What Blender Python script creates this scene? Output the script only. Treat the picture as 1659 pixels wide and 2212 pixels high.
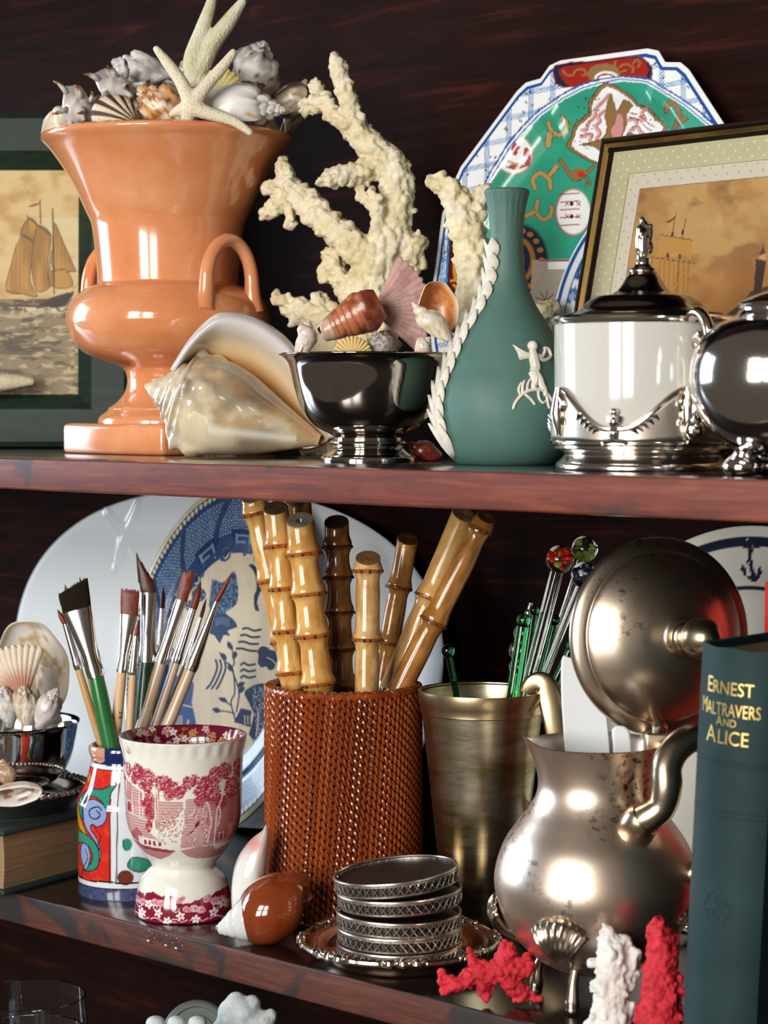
import bpy, bmesh, math, random
import numpy as np
from mathutils import Vector, Matrix
sin, cos, pi = math.sin, math.cos, math.pi
for o in list(bpy.data.objects): bpy.data.objects.remove(o, do_unlink=True)
SC = bpy.context.scene
COL = SC.collection

# ---------------------------------------------------------------- camera
# photo frame 1659 x 2212; the shelf edges vanish at (-4150, 872); focal length in pixels from the rim ellipses
FPX, CX, CY, HOR = 4600.0, 829.5, 1106.0, 872.0
YAW = math.atan(FPX / (CX + 4150.0)); PIT = math.atan((CY - HOR) / FPX)
_fh = np.array([-sin(YAW), cos(YAW), 0.0]); _z = np.array([0, 0, 1.0])
CR = np.array([cos(YAW), sin(YAW), 0.0])
CF = cos(PIT) * _fh - sin(PIT) * _z
CU = cos(PIT) * _z + sin(PIT) * _fh
def ray(px, py): return CF + CR * ((px - CX) / FPX) + CU * ((CY - py) / FPX)
CAM = -1.18 * ray(829.5, 1013)                 # origin: front top edge of the upper shelf
def W(px, py, D): return CAM + D * ray(px, py)  # D = distance along the view axis
def on_z(px, py, z):
    r = ray(px, py); return CAM + r * ((z - CAM[2]) / r[2])
def on_y(px, py, y):
    r = ray(px, py); return CAM + r * ((y - CAM[1]) / r[1])
def on_plane(px, py, p0, n):
    r = ray(px, py); return CAM + r * (np.dot(np.asarray(p0) - CAM, n) / np.dot(r, n))
def proj(P):
    d = np.asarray(P, float) - CAM; D = d @ CF
    return CX + FPX * (d @ CR) / D, CY - FPX * (d @ CU) / D, D
def depth(P): return float((np.asarray(P) - CAM) @ CF)
def axis_z(X, Y, py):
    d0 = np.array([X, Y, 0.0]) - CAM; t = (CY - py) / FPX
    return -(d0 @ CU - t * (d0 @ CF)) / (CU[2] - t * CF[2])
cd = bpy.data.cameras.new('camera'); cam = bpy.data.objects.new('camera', cd); COL.objects.link(cam)
cam.matrix_world = Matrix(((CR[0], CU[0], -CF[0], CAM[0]), (CR[1], CU[1], -CF[1], CAM[1]), (CR[2], CU[2], -CF[2], CAM[2]), (0, 0, 0, 1)))
cd.sensor_fit = 'HORIZONTAL'; cd.sensor_width = 36.0; cd.lens = 36.0 * FPX / 1659.0
cd.clip_start = 0.02; cd.clip_end = 50
cd.dof.use_dof = True; cd.dof.focus_distance = 1.33; cd.dof.aperture_fstop = 19.0
SC.camera = cam

# ---------------------------------------------------------------- light and exposure
SC.view_settings.view_transform = 'Standard'; SC.view_settings.look = 'None'
SC.view_settings.gamma = 1.0; SC.view_settings.use_curve_mapping = False
SC.view_settings.exposure = 0.35
wd = bpy.data.worlds.new('room_air'); SC.world = wd; wd.use_nodes = True
wd.node_tree.nodes['Background'].inputs[0].default_value = (0.80, 0.68, 0.56, 1)
wd.node_tree.nodes['Background'].inputs[1].default_value = 0.10
def window_light(name, loc, target, w, h, power, col):
    ld = bpy.data.lights.new(name, 'AREA'); ld.shape = 'RECTANGLE'; ld.size = w; ld.size_y = h
    ld.energy = power; ld.color = col
    lo = bpy.data.objects.new(name, ld); COL.objects.link(lo); lo.location = loc
    lo.rotation_euler = (Vector(target) - Vector(loc)).to_track_quat('-Z', 'Y').to_euler()
# two sashes of the window facing the bookcase, two of the window in the wall to the left
for k, (dx) in enumerate((-0.42, 0.42)):
    for j, zz in enumerate((0.05, 0.85)):
        window_light('window_pane_light', (0.55 + dx, -2.6, zz), (0.55 + dx, 0, zz), 0.62, 0.66, 20, (1.0, 0.96, 0.90))
for k, dy in enumerate((-0.3, 0.3)):
    window_light('window_pane_light', (-2.6, -0.75 + dy, 0.45), (0, -0.75 + dy, 0.45), 0.46, 1.3, 26, (0.70, 0.85, 1.0))

# ---------------------------------------------------------------- helpers
ORG = {}
def s2l(c):
    c = np.asarray(c, float); return np.where(c <= 0.04045, c / 12.92, ((c + 0.055) / 1.055) ** 2.4)
def hx(h):
    h = h.lstrip('#'); return tuple(s2l([int(h[i:i + 2], 16) / 255 for i in (0, 2, 4)]))
def tag(o, label=None, cat=None, group=None, kind=None):
    if label: o['label'] = label
    if cat: o['category'] = cat
    if group: o['group'] = group
    if kind: o['kind'] = kind
    return o
def thing(name, label, cat, loc, group=None, kind=None):
    o = bpy.data.objects.new(name, None); COL.objects.link(o); o.location = tuple(float(v) for v in loc)
    o.empty_display_size = 0.01; ORG[o.name] = np.array(loc, float)
    return tag(o, label, cat, group, kind)
def mesh_of(name, V, Fc, mat=None, smooth=True, sharp=40, cols=None):
    me = bpy.data.meshes.new(name); V = np.ascontiguousarray(V, np.float32)
    if isinstance(Fc, np.ndarray):
        n, k = Fc.shape; me.vertices.add(len(V)); me.vertices.foreach_set('co', V.ravel())
        me.loops.add(n * k); me.loops.foreach_set('vertex_index', np.ascontiguousarray(Fc, np.int32).ravel())
        me.polygons.add(n); me.polygons.foreach_set('loop_start', np.arange(0, n * k, k, dtype=np.int32))
        me.update(calc_edges=True)
    else:
        me.from_pydata(V.tolist(), [], [list(map(int, f)) for f in Fc])
    if cols is not None:
        at = me.color_attributes.new('Col', 'FLOAT_COLOR', 'POINT')
        c4 = np.ones((len(V), 4), np.float32); c4[:, :3] = cols; at.data.foreach_set('color', c4.ravel())
    if smooth:
        me.polygons.foreach_set('use_smooth', np.ones(len(me.polygons), bool))
        if sharp: me.set_sharp_from_angle(angle=math.radians(sharp))
    if mat:
        for m in (mat if isinstance(mat, (list, tuple)) else [mat]): me.materials.append(m)
    me.validate(); return me
def mk(name, VF, mat, parent=None, label=None, cat=None, group=None, kind=None, smooth=True, sharp=40, cols=None, loc=None, normals=True):
    V, Fc = VF; V = np.asarray(V, float)
    if parent is not None: org = ORG[parent.name]
    elif loc is not None: org = np.asarray(loc, float)
    else: org = np.array([(V[:, 0].min() + V[:, 0].max()) / 2, (V[:, 1].min() + V[:, 1].max()) / 2, V[:, 2].min()])
    me = mesh_of(name, V - org, Fc, mat, smooth, sharp, cols)
    if normals:
        bm = bmesh.new(); bm.from_mesh(me); bmesh.ops.recalc_face_normals(bm, faces=bm.faces); bm.to_mesh(me); bm.free()
    o = bpy.data.objects.new(name, me); COL.objects.link(o)
    if parent is not None: o.parent = parent
    else: o.location = tuple(org)
    ORG[o.name] = org
    return tag(o, label, cat, group, kind)
def gridf(nu, nv, wu=False, wv=False):
    a, b = np.meshgrid(np.arange(nu if wu else nu - 1), np.arange(nv if wv else nv - 1), indexing='ij')
    a = a.ravel(); b = b.ravel(); a2 = (a + 1) % nu; b2 = (b + 1) % nv
    return np.stack([a * nv + b, a2 * nv + b, a2 * nv + b2, a * nv + b2], 1).astype(np.int32)
def join(*parts):
    V, Fc, n = [], [], 0
    for v, f in parts:
        V.append(np.asarray(v, float)); f = f.tolist() if isinstance(f, np.ndarray) else f
        Fc += [[i + n for i in q] for q in f]; n += len(v)
    return np.concatenate(V), Fc
def cr(pts, n, closed=False):
    """Catmull-Rom resample, n points per span"""
    P = np.asarray(pts, float); m = len(P); out = []
    for i in range(m if closed else m - 1):
        if closed: p0, p1, p2, p3 = P[(i - 1) % m], P[i], P[(i + 1) % m], P[(i + 2) % m]
        else: p0, p1, p2, p3 = P[max(i - 1, 0)], P[i], P[i + 1], P[min(i + 2, m - 1)]
        for k in range(n):
            t = k / n
            out.append(.5 * (2 * p1 + (p2 - p0) * t + (2 * p0 - 5 * p1 + 4 * p2 - p3) * t * t + (3 * p1 - p0 - 3 * p2 + p3) * t ** 3))
    if not closed: out.append(P[-1])
    return np.array(out)
def rot_to(d, roll=0.0):
    """3x3 with local z along d, local x towards camera right as far as possible, rolled about z"""
    z = np.asarray(d, float); z = z / np.linalg.norm(z)
    x = CR - z * (CR @ z)
    if np.linalg.norm(x) < 1e-3: x = CU - z * (CU @ z)
    x /= np.linalg.norm(x); y = np.cross(z, x)
    c, s = cos(roll), sin(roll)
    return np.stack([x * c + y * s, y * c - x * s, z], 1)
def put(VF, M=None, t=(0, 0, 0)):
    V, f = VF; V = np.asarray(V, float)
    if M is not None: V = V @ np.asarray(M).T
    return V + np.asarray(t, float), f
def lathe(prof, seg=96, center=(0, 0, 0), caps=False):
    """prof: (r, z) list; poles where r = 0"""
    prof = np.asarray(prof, float); th = np.linspace(0, 2 * pi, seg, endpoint=False)
    V = np.zeros((len(prof), seg, 3))
    V[:, :, 0] = prof[:, None, 0] * np.cos(th); V[:, :, 1] = prof[:, None, 0] * np.sin(th); V[:, :, 2] = prof[:, None, 1]
    f = gridf(len(prof), seg, False, True).tolist()
    if caps:
        f.append(list(range(seg - 1, -1, -1))); n = (len(prof) - 1) * seg; f.append(list(range(n, n + seg)))
    return V.reshape(-1, 3) + np.asarray(center, float), f
def tube(pts, rad, seg=10, cap=True, flat=1.0, up=None, closed=False):
    P = np.asarray(pts, float); n = len(P); R = np.broadcast_to(np.asarray(rad, float), (n,)) if np.ndim(rad) < 2 else None
    T = np.zeros_like(P)
    if closed: T = np.roll(P, -1, 0) - np.roll(P, 1, 0)
    else: T[1:-1] = P[2:] - P[:-2]; T[0] = P[1] - P[0]; T[-1] = P[-1] - P[-2]
    T /= np.maximum(np.linalg.norm(T, axis=1, keepdims=True), 1e-12)
    N = np.zeros_like(P); u = np.array(up if up is not None else (0.123, 0.31, 0.94)); 
    v = u - T[0] * (u @ T[0])
    if np.linalg.norm(v) < 1e-4: v = np.array([1.0, 0, 0]) - T[0] * T[0][0]
    for i in range(n):
        if up is not None: v = u - T[i] * (u @ T[i])
        else: v = v - T[i] * (v @ T[i])
        v = v / np.linalg.norm(v); N[i] = v
    B = np.cross(T, N); th = np.linspace(0, 2 * pi, seg, endpoint=False)
    V = P[:, None] + R[:, None, None] * (np.cos(th)[None, :, None] * N[:, None] * flat + np.sin(th)[None, :, None] * B[:, None])
    f = gridf(n, seg, closed, True).tolist()
    if cap and not closed: f.append(list(range(seg - 1, -1, -1))); f.append(list(range((n - 1) * seg, n * seg)))
    return V.reshape(-1, 3), f
def box(c, size, M=None, bev=0.0):
    x, y, z = np.asarray(size, float) / 2; b = bev
    if b <= 0:
        V = np.array([[sx * x, sy * y, sz * z] for sx in (-1, 1) for sy in (-1, 1) for sz in (-1, 1)])
        f = [[0, 1, 3, 2], [4, 6, 7, 5], [0, 4, 5, 1], [2, 3, 7, 6], [0, 2, 6, 4], [1, 5, 7, 3]]
    else:
        bm = bmesh.new(); bmesh.ops.create_cube(bm, size=1.0); bmesh.ops.scale(bm, vec=(2 * x, 2 * y, 2 * z), verts=bm.verts)
        bmesh.ops.bevel(bm, geom=list(bm.edges), offset=b, segments=3, profile=0.5, affect='EDGES')
        bm.verts.ensure_lookup_table(); V = np.array([v.co[:] for v in bm.verts]); f = [[v.index for v in q.verts] for q in bm.faces]; bm.free()
    if M is not None: V = V @ np.asarray(M).T
    return V + np.asarray(c, float), f
def prism(poly, n, t):
    """planar polygon (world pts) thickened by t along n"""
    P = np.asarray(poly, float); k = len(P); n = np.asarray(n, float)
    V = np.concatenate([P, P + n * t]); f = [list(range(k))[::-1], [i + k for i in range(k)]]
    return V, f + [[i, (i + 1) % k, (i + 1) % k + k, i + k] for i in range(k)]
def ellipsoid(c, r, M=None, nu=16, nv=24):
    u = np.linspace(0, pi, nu); v = np.linspace(0, 2 * pi, nv, endpoint=False)
    V = np.stack([np.outer(np.sin(u), np.cos(v)), np.outer(np.sin(u), np.sin(v)), np.outer(np.cos(u), np.ones(nv))], 2).reshape(-1, 3)
    V = V * np.asarray(r, float)
    if M is not None: V = V @ np.asarray(M).T
    return V + np.asarray(c, float), gridf(nu, nv, False, True).tolist()
def mod_solid(o, t, off=0.0):
    m = o.modifiers.new('thickness', 'SOLIDIFY'); m.thickness = t; m.offset = off; return o
def mod_sub(o, n=1):
    m = o.modifiers.new('smooth', 'SUBSURF'); m.levels = n; m.render_levels = n; return o
_tex = {}
def mod_coral(o, voxel, amp=0.0, scale=0.01, smooth=0, kind='CLOUDS'):
    m = o.modifiers.new('fuse', 'REMESH'); m.mode = 'VOXEL'; m.voxel_size = voxel; m.use_smooth_shade = True
    if smooth: s = o.modifiers.new('soften', 'SMOOTH'); s.iterations = smooth; s.factor = 0.5
    if amp:
        k = (kind, scale)
        if k not in _tex:
            t = bpy.data.textures.new('lumps', kind); t.noise_scale = scale
            if kind == 'CLOUDS': t.noise_depth = 3
            _tex[k] = t
        d = o.modifiers.new('lumps', 'DISPLACE'); d.texture = _tex[k]; d.strength = amp; d.mid_level = 0.5; d.texture_coords = 'LOCAL'
    return o

# ---------------------------------------------------------------- numpy noise and painting on vertices
def _h(ix, iy, iz, s):
    n = (ix * 374761393 + iy * 668265263 + iz * 2147483647 + s * 1274126177) & 0xffffffff
    n = ((n ^ (n >> 13)) * 1274126177) & 0xffffffff
    return ((n ^ (n >> 16)) & 0xffff) / 65535.0
def vnoise(x, y, z=0.0, s=0):
    x, y, z = np.broadcast_arrays(np.asarray(x, float), np.asarray(y, float), np.asarray(z, float))
    ix, iy, iz = np.floor(x).astype(np.int64), np.floor(y).astype(np.int64), np.floor(z).astype(np.int64)
    fx, fy, fz = x - ix, y - iy, z - iz
    fx, fy, fz = [f * f * (3 - 2 * f) for f in (fx, fy, fz)]
    r = 0
    for a in (0, 1):
        for b in (0, 1):
            for c in (0, 1):
                w = (fx if a else 1 - fx) * (fy if b else 1 - fy) * (fz if c else 1 - fz)
                r = r + w * _h(ix + a, iy + b, iz + c, s)
    return r
def fbm(x, y, z=0.0, s=0, o=4):
    r, a, t = 0, 1.0, 0
    for k in range(o):
        r = r + a * vnoise(x * 2 ** k, y * 2 ** k, z * 2 ** k if np.ndim(z) or z else 0.0, s + k * 17); t += a; a *= .5
    return r / t
def sstep(a, b, x):
    t = np.clip((x - a) / (b - a), 0, 1); return t * t * (3 - 2 * t)
def inpoly(px, py, poly):
    P = np.asarray(poly, float); r = np.zeros(px.shape, bool); j = len(P) - 1
    for i in range(len(P)):
        xi, yi = P[i]; xj, yj = P[j]
        if yi != yj: r ^= ((yi > py) != (yj > py)) & (px < (xj - xi) * (py - yi) / (yj - yi) + xi)
        j = i
    return r
def segdist(px, py, pts):
    P = np.asarray(pts, float); d = np.full(px.shape, 1e9)
    for a, b in zip(P[:-1], P[1:]):
        ab = b - a; L = max(ab @ ab, 1e-12)
        t = np.clip(((px - a[0]) * ab[0] + (py - a[1]) * ab[1]) / L, 0, 1)
        d = np.minimum(d, np.hypot(px - a[0] - t * ab[0], py - a[1] - t * ab[1]))
    return d
class Paint:
    """colours on points with 2-D coordinates x, y"""
    def __init__(s, x, y, base):
        s.x = np.asarray(x, float).ravel(); s.y = np.asarray(y, float).ravel()
        s.c = np.tile(np.asarray(base, float), (len(s.x), 1)); s.clip = np.ones(len(s.x))
    def lay(s, idx, a, col):
        a = np.clip(a, 0, 1) * s.clip[idx]; s.c[idx] += a[:, None] * (np.asarray(col) - s.c[idx])
    def sub(s, pts, m):
        P = np.asarray(pts, float)
        return np.nonzero((s.x > P[:, 0].min() - m) & (s.x < P[:, 0].max() + m) & (s.y > P[:, 1].min() - m) & (s.y < P[:, 1].max() + m))[0]
    def poly(s, pts, col, a=1.0, n=0, edge=None, ew=1.0):
        if n: pts = cr(pts, n, True)
        i = s.sub(pts, 2 + ew)
        if len(i) == 0: return
        s.lay(i, inpoly(s.x[i], s.y[i], pts) * a, col)
        if edge is not None: s.line(np.vstack([pts, pts[:1]]), ew, edge)
    def line(s, pts, w, col, a=1.0, n=0, soft=0.5):
        if n: pts = cr(pts, n)
        i = s.sub(pts, w + 2)
        if len(i) == 0: return
        d = segdist(s.x[i], s.y[i], pts); s.lay(i, a * (1 - sstep(w / 2 - soft, w / 2 + soft, d)), col)
    def ell(s, cx, cy, rx, ry, col, a=1.0, rot=0.0, soft=0.08):
        m = max(rx, ry) * 1.2; i = s.sub([(cx - m, cy - m), (cx + m, cy + m)], 0)
        dx, dy = s.x[i] - cx, s.y[i] - cy; c, q = cos(rot), sin(rot)
        d = np.hypot((dx * c + dy * q) / rx, (dy * c - dx * q) / ry); s.lay(i, a * (1 - sstep(1 - soft, 1 + soft, d)), col)
    def all(s, a, col): s.lay(np.arange(len(s.x)), np.broadcast_to(a, s.x.shape), col)

# ---------------------------------------------------------------- materials
_m = {}
class NT:
    def __init__(s, name):
        s.m = bpy.data.materials.new(name); s.m.use_nodes = True; s.t = s.m.node_tree; s.b = s.t.nodes['Principled BSDF']
    def n(s, typ, **kw):
        q = s.t.nodes.new(typ)
        for k, v in kw.items():
            if k.startswith('i_'): q.inputs[int(k[2:]) if k[2:].isdigit() else k[2:].replace('_', ' ')].default_value = v
            else: setattr(q, k, v)
        return q
    def l(s, a, b): s.t.links.new(a, b)
    def coord(s, scale=(1, 1, 1), kind='Object'):
        tc = s.n('ShaderNodeTexCoord'); mp = s.n('ShaderNodeMapping'); mp.inputs['Scale'].default_value = scale
        s.l(tc.outputs[kind], mp.inputs[0]); return mp.outputs[0]
    def noise(s, vec, scale, detail=4, rough=.55, dist=0.0):
        q = s.n('ShaderNodeTexNoise'); q.inputs['Scale'].default_value = scale; q.inputs['Detail'].default_value = detail
        q.inputs['Roughness'].default_value = rough; q.inputs['Distortion'].default_value = dist
        if vec is not None: s.l(vec, q.inputs['Vector'])
        return q.outputs['Fac']
    def ramp(s, fac, stops):
        q = s.n('ShaderNodeValToRGB'); e = q.color_ramp.elements
        while len(e) < len(stops): e.new(0.5)
        for el, (p, c) in zip(e, stops):
            el.position = p; el.color = (*c, 1) if np.ndim(c) else (c, c, c, 1)
        s.l(fac, q.inputs[0]); return q.outputs[0]
    def mix(s, fac, a, b, mode='MIX'):
        q = s.n('ShaderNodeMix', data_type='RGBA', blend_type=mode)
        for v, i in ((fac, 0), (a, 6), (b, 7)):
            if hasattr(v, 'is_linked'): s.l(v, q.inputs[i])
            else: q.inputs[i].default_value = (*v, 1) if np.ndim(v) else v
        return q.outputs[2]
    def bump(s, h, strength=.3, dist=.001):
        q = s.n('ShaderNodeBump'); q.inputs['Strength'].default_value = strength; q.inputs['Distance'].default_value = dist
        s.l(h, q.inputs['Height']); s.l(q.outputs[0], s.b.inputs['Normal'])
    def set(s, **kw):
        for k, v in kw.items():
            k = k.replace('_', ' ')
            i = s.b.inputs[k]
            if hasattr(v, 'is_linked'): s.l(v, i)
            else: i.default_value = (*v, 1) if np.ndim(v) and len(v) == 3 else v
        return s
def mat(name, col, rough=.5, metal=0.0, coat=0.0, **kw):
    if name in _m: return _m[name]
    t = NT(name); t.set(Base_Color=tuple(col), Roughness=rough, Metallic=metal, Coat_Weight=coat, Coat_Roughness=.05, **kw); _m[name] = t.m; return t.m
def mnoise(name, stops, scale, rough=.5, metal=0.0, coat=0.0, stretch=(1, 1, 1), bump=0.0, bdist=.001, bscale=None, detail=5, dist=0.0, **kw):
    if name in _m: return _m[name]
    t = NT(name); v = t.coord(stretch); f = t.noise(v, scale, detail, .6, dist)
    t.set(Base_Color=t.ramp(f, stops), Roughness=rough, Metallic=metal, Coat_Weight=coat, Coat_Roughness=.06, **kw)
    if bump: t.bump(t.noise(v, bscale or scale * 2, 4), bump, bdist)
    _m[name] = t.m; return t.m
def mattr(name, rough=.4, metal=0.0, coat=0.0, bump=0.0, bscale=300, bdist=.0005, **kw):
    if name in _m: return _m[name]
    t = NT(name); a = t.n('ShaderNodeAttribute'); a.attribute_name = 'Col'
    t.set(Base_Color=a.outputs['Color'], Roughness=rough, Metallic=metal, Coat_Weight=coat, Coat_Roughness=.04, **kw)
    if bump: t.bump(t.noise(t.coord(), bscale, 4), bump, bdist)
    _m[name] = t.m; return t.m
def mglass(name, col=(1, 1, 1), rough=0.0, ior=1.48):
    if name in _m: return _m[name]
    t = NT(name); t.set(Base_Color=tuple(col), Roughness=rough, IOR=ior, Transmission_Weight=1.0); _m[name] = t.m; return t.m
def mmetal(name, c1, c2, rough=.2, spots=None, spotcol=(.03, .02, .012), scale=30, spotscale=120, stretch=(1, 1, 1), rvar=.12, bump=0.0):
    """metal with tarnish clouds and pitted dark spots"""
    if name in _m: return _m[name]
    t = NT(name); v = t.coord(stretch); f = t.noise(v, scale, 5, .6, .4)
    c = t.ramp(f, [(.32, c2), (.68, c1)])
    if spots:
        big = t.ramp(t.noise(v, scale * .9, 2), [(.48, 0.0), (.62, 1.0)]); sm = t.ramp(t.noise(v, spotscale, 6, .75), [(spots, 0.0), (spots + .05, 1.0)])
        k = t.mix(1.0, big, sm, 'MULTIPLY'); c = t.mix(k, c, spotcol)
    rr = t.n('ShaderNodeMapRange'); t.l(f, rr.inputs[0]); rr.inputs[3].default_value = rough + rvar; rr.inputs[4].default_value = max(rough - rvar * .5, .02)
    t.set(Base_Color=c, Metallic=1.0, Roughness=rr.outputs[0])
    if bump: t.bump(t.noise(v, scale * 4, 3), bump, .0005)
    _m[name] = t.m; return t.m
# ---------------------------------------------------------------- the bookcase
ZU, ZL, ZB = 0.0, -0.2906, -0.520
YB = 0.30
def wood(name, stops, rough=.3, streak=(6, 60, 60), scale=4.0, patch=None, coat=.3, bump=.15):
    t = NT(name); v = t.coord(streak); f = t.noise(v, scale, 8, .65, .6)
    c = t.ramp(f, stops)
    g = t.noise(t.coord((4, 220, 220)), 3.0, 3, .6); c = t.mix(.35, c, t.ramp(g, [(.35, .25), (.65, 1.0)]), 'MULTIPLY')
    if patch:
        pm = t.ramp(t.noise(t.coord((1, 1, 1)), patch[0], 3, .6, .8), [(patch[1], 0.0), (patch[1] + .06, 1.0)]); c = t.mix(pm, c, patch[2])
    t.set(Base_Color=c, Roughness=rough, Coat_Weight=coat, Coat_Roughness=.18, Specular_IOR_Level=.5 if coat else .06); t.bump(g, bump, .0004); return t.m
m_back = wood('back_wood', [(.30, hx('150a08')), (.55, hx('26100b')), (.80, hx('52241a'))], .62, (2, 1, 22), 4.0, coat=0.0)
m_top = wood('shelf_top_wood', [(.3, hx('120c0b')), (.6, hx('1f1412')), (.8, hx('34201b'))], .26, (4, 40, 40), 4.0, coat=.5)
m_edge = wood('shelf_edge_wood', [(.28, hx('4a2018')), (.5, hx('702f20')), (.75, hx('904a30'))], .55, (5, 60, 40), 3.0, patch=(14, .60, hx('3a2824')), coat=.06)
m_edge2 = wood('worn_edge_wood', [(.28, hx('35190f')), (.5, hx('552818')), (.75, hx('703c26'))], .6, (6, 60, 70), 3.2, patch=(11, .52, hx('241b19')), coat=.04)
bc = thing('bookcase', 'dark red brown wooden bookcase with worn shelf edges', 'bookcase', (0, 0, ZB))
XL, XR = -1.25, 0.66
mk('back_panel', box(((XL + XR) / 2, YB + .006, 0.0), (XR - XL, .012, 1.36)), m_back, bc, smooth=False)
def shelf(z, t, em):
    V, f = box(((XL + XR) / 2, YB / 2, z - t / 2), (XR - XL, YB, t), bev=.0016)
    o = mk('shelf', (V, f), [m_top, em], bc, smooth=True, sharp=60)
    for p in o.data.polygons:
        if p.normal.y < -.3: p.material_index = 1
    return o
shelf(ZU, .0205, m_edge); shelf(ZL, .0205, m_edge2); shelf(ZB, .0205, m_edge2); shelf(0.47, .0205, m_edge)
for x in (XL - .01, XR + .01): mk('side_panel', box((x, YB / 2 - .005, 0.0), (.02, YB + .01, 1.36), bev=.002), m_back, bc)

# ---------------------------------------------------------------- placing upright turned things
def foot(cx, D, z):
    b = ((z - CAM[2]) / D - CF[2]) / CU[2]
    return CAM + D * (CF + CR * ((cx - CX) / FPX) + CU * b)
def px2rz(base, D, prof):
    return [(h * D / FPX, axis_z(base[0], base[1], y) - base[2]) for h, y in prof]
def hollow(prof, t, depth=None, floor=None):
    """outer profile bottom to top -> closed wall profile that comes back down inside"""
    P = np.asarray(prof, float); top = P[-1]
    zf = floor if floor is not None else P[0, 1] + t * 2
    ins = [(max(r - t, 0.0005), z) for r, z in P if z > zf + t and z < top[1] - t * .5]
    seq = [(0, P[0, 1])] + P.tolist() + [(top[0] - t * .5, top[1] + t * .35), (top[0] - t, top[1] - t * .1)] + ins[::-1]
    seq += [(max(seq[-1][0] * .8, .001), zf), (0, zf)]
    return seq

# ---------------------------------------------------------------- orange urn
def build_urn():
    D = 1.545; b = foot(366, D, ZU)
    urn = thing('urn', 'glazed terracotta orange urn with two loop handles, heaped with seashells', 'urn', b)
    prof = [(153, 916), (153, 908), (148, 899), (132, 886), (130, 881), (112, 868), (97, 850), (90, 830), (91, 812), (98, 797), (112, 789), (145, 779), (186, 758), (210, 727), (218, 706), (220, 688), (214, 664), (204, 648), (184, 629), (172, 622), (156, 616), (152, 606), (155, 560), (163, 490), (175, 460), (197, 411), (221, 368), (250, 327), (265, 311), (270, 303), (268, 296)]
    rz = px2rz(b, D, prof); rz = cr(rz, 4)
    s = D / FPX; m = mnoise('orange_glaze', [(.3, hx('d0804f')), (.5, hx('dc8f60')), (.75, hx('e5a67c'))], 18, .16, coat=.6, bump=.04, bscale=60, bdist=.002)
    top = rz[-1]
    ins = [(r - .006, z) for r, z in rz if z > 0.105][::-1]
    P = [(0, rz[0][1])] + rz.tolist() + [(top[0] - .003, top[1] + .0012), (top[0] - .006, top[1] - .001)] + ins[2:] + [(.02, .10), (0, .10)]
    body = mk('body', lathe(P, 128, b), m, urn)
    side = 328 * s; zt = axis_z(b[0], b[1], 914) - b[2]
    mk('plinth', box(b + [0, 0, zt / 2], (side, side, zt), bev=.004), m, urn)
    for sg in (1, -1):
        r0, d = 203 * s, 66 * s
        pts = []
        for a in np.linspace(0, pi, 15):
            pts.append((0, -d * cos(a), axis_z(b[0], b[1], 640) - b[2] + (110 * s) * sin(a) ** .8))
        pts = [(0, -d * 1.08, pts[0][2] - .012)] + pts + [(0, d * 1.08, pts[0][2] - .012)]
        pts = np.array(pts); pts[:, 0] = sg * r0; pts[:, 0] += sg * -.004 * (pts[:, 2] > .1)
        q = cr(pts, 3); rad = np.full(len(q), 14.5 * s); k = len(q)
        e = np.minimum(np.arange(k), np.arange(k)[::-1]); rad = rad * (1 + .55 * np.exp(-e / 3.0))
        mk('handle', tube(q + b, rad, 16), m, urn)
    return urn, b, D
urn, urn_b, urn_D = build_urn()

# ---------------------------------------------------------------- silver pedestal bowl
def build_bowl():
    D = 1.325; b = foot(796, D, ZU)
    o = thing('pedestal_bowl', 'polished silver pedestal bowl filled with small seashells', 'bowl', b)
    m = mmetal('dark_silver', (.62, .57, .52), (.42, .37, .33), .07, rvar=.05, scale=14)
    prof = [(104, 997), (104, 990), (100, 984), (84, 974), (78, 968), (75, 960), (73, 948), (74, 943), (84, 937), (116, 920), (142, 890), (158, 844), (168, 800), (174, 783), (184, 772), (193, 767), (194, 765)]
    rz = cr(px2rz(b, D, prof), 4)
    P = hollow(rz, .0014, floor=.022)
    mk('bowl', lathe(P, 128, b), m, o)
    ring = px2rz(b, D, [(80, 956)])[0]
    th = np.linspace(0, 2 * pi, 96, endpoint=False)
    mk('foot_ring', tube(np.stack([ring[0] * np.cos(th), ring[0] * np.sin(th), np.full(96, ring[1])], 1) + b, .0011, 8, closed=True), m, o)
    return o, b, D
bowl, bowl_b, bowl_D = build_bowl()

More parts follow.
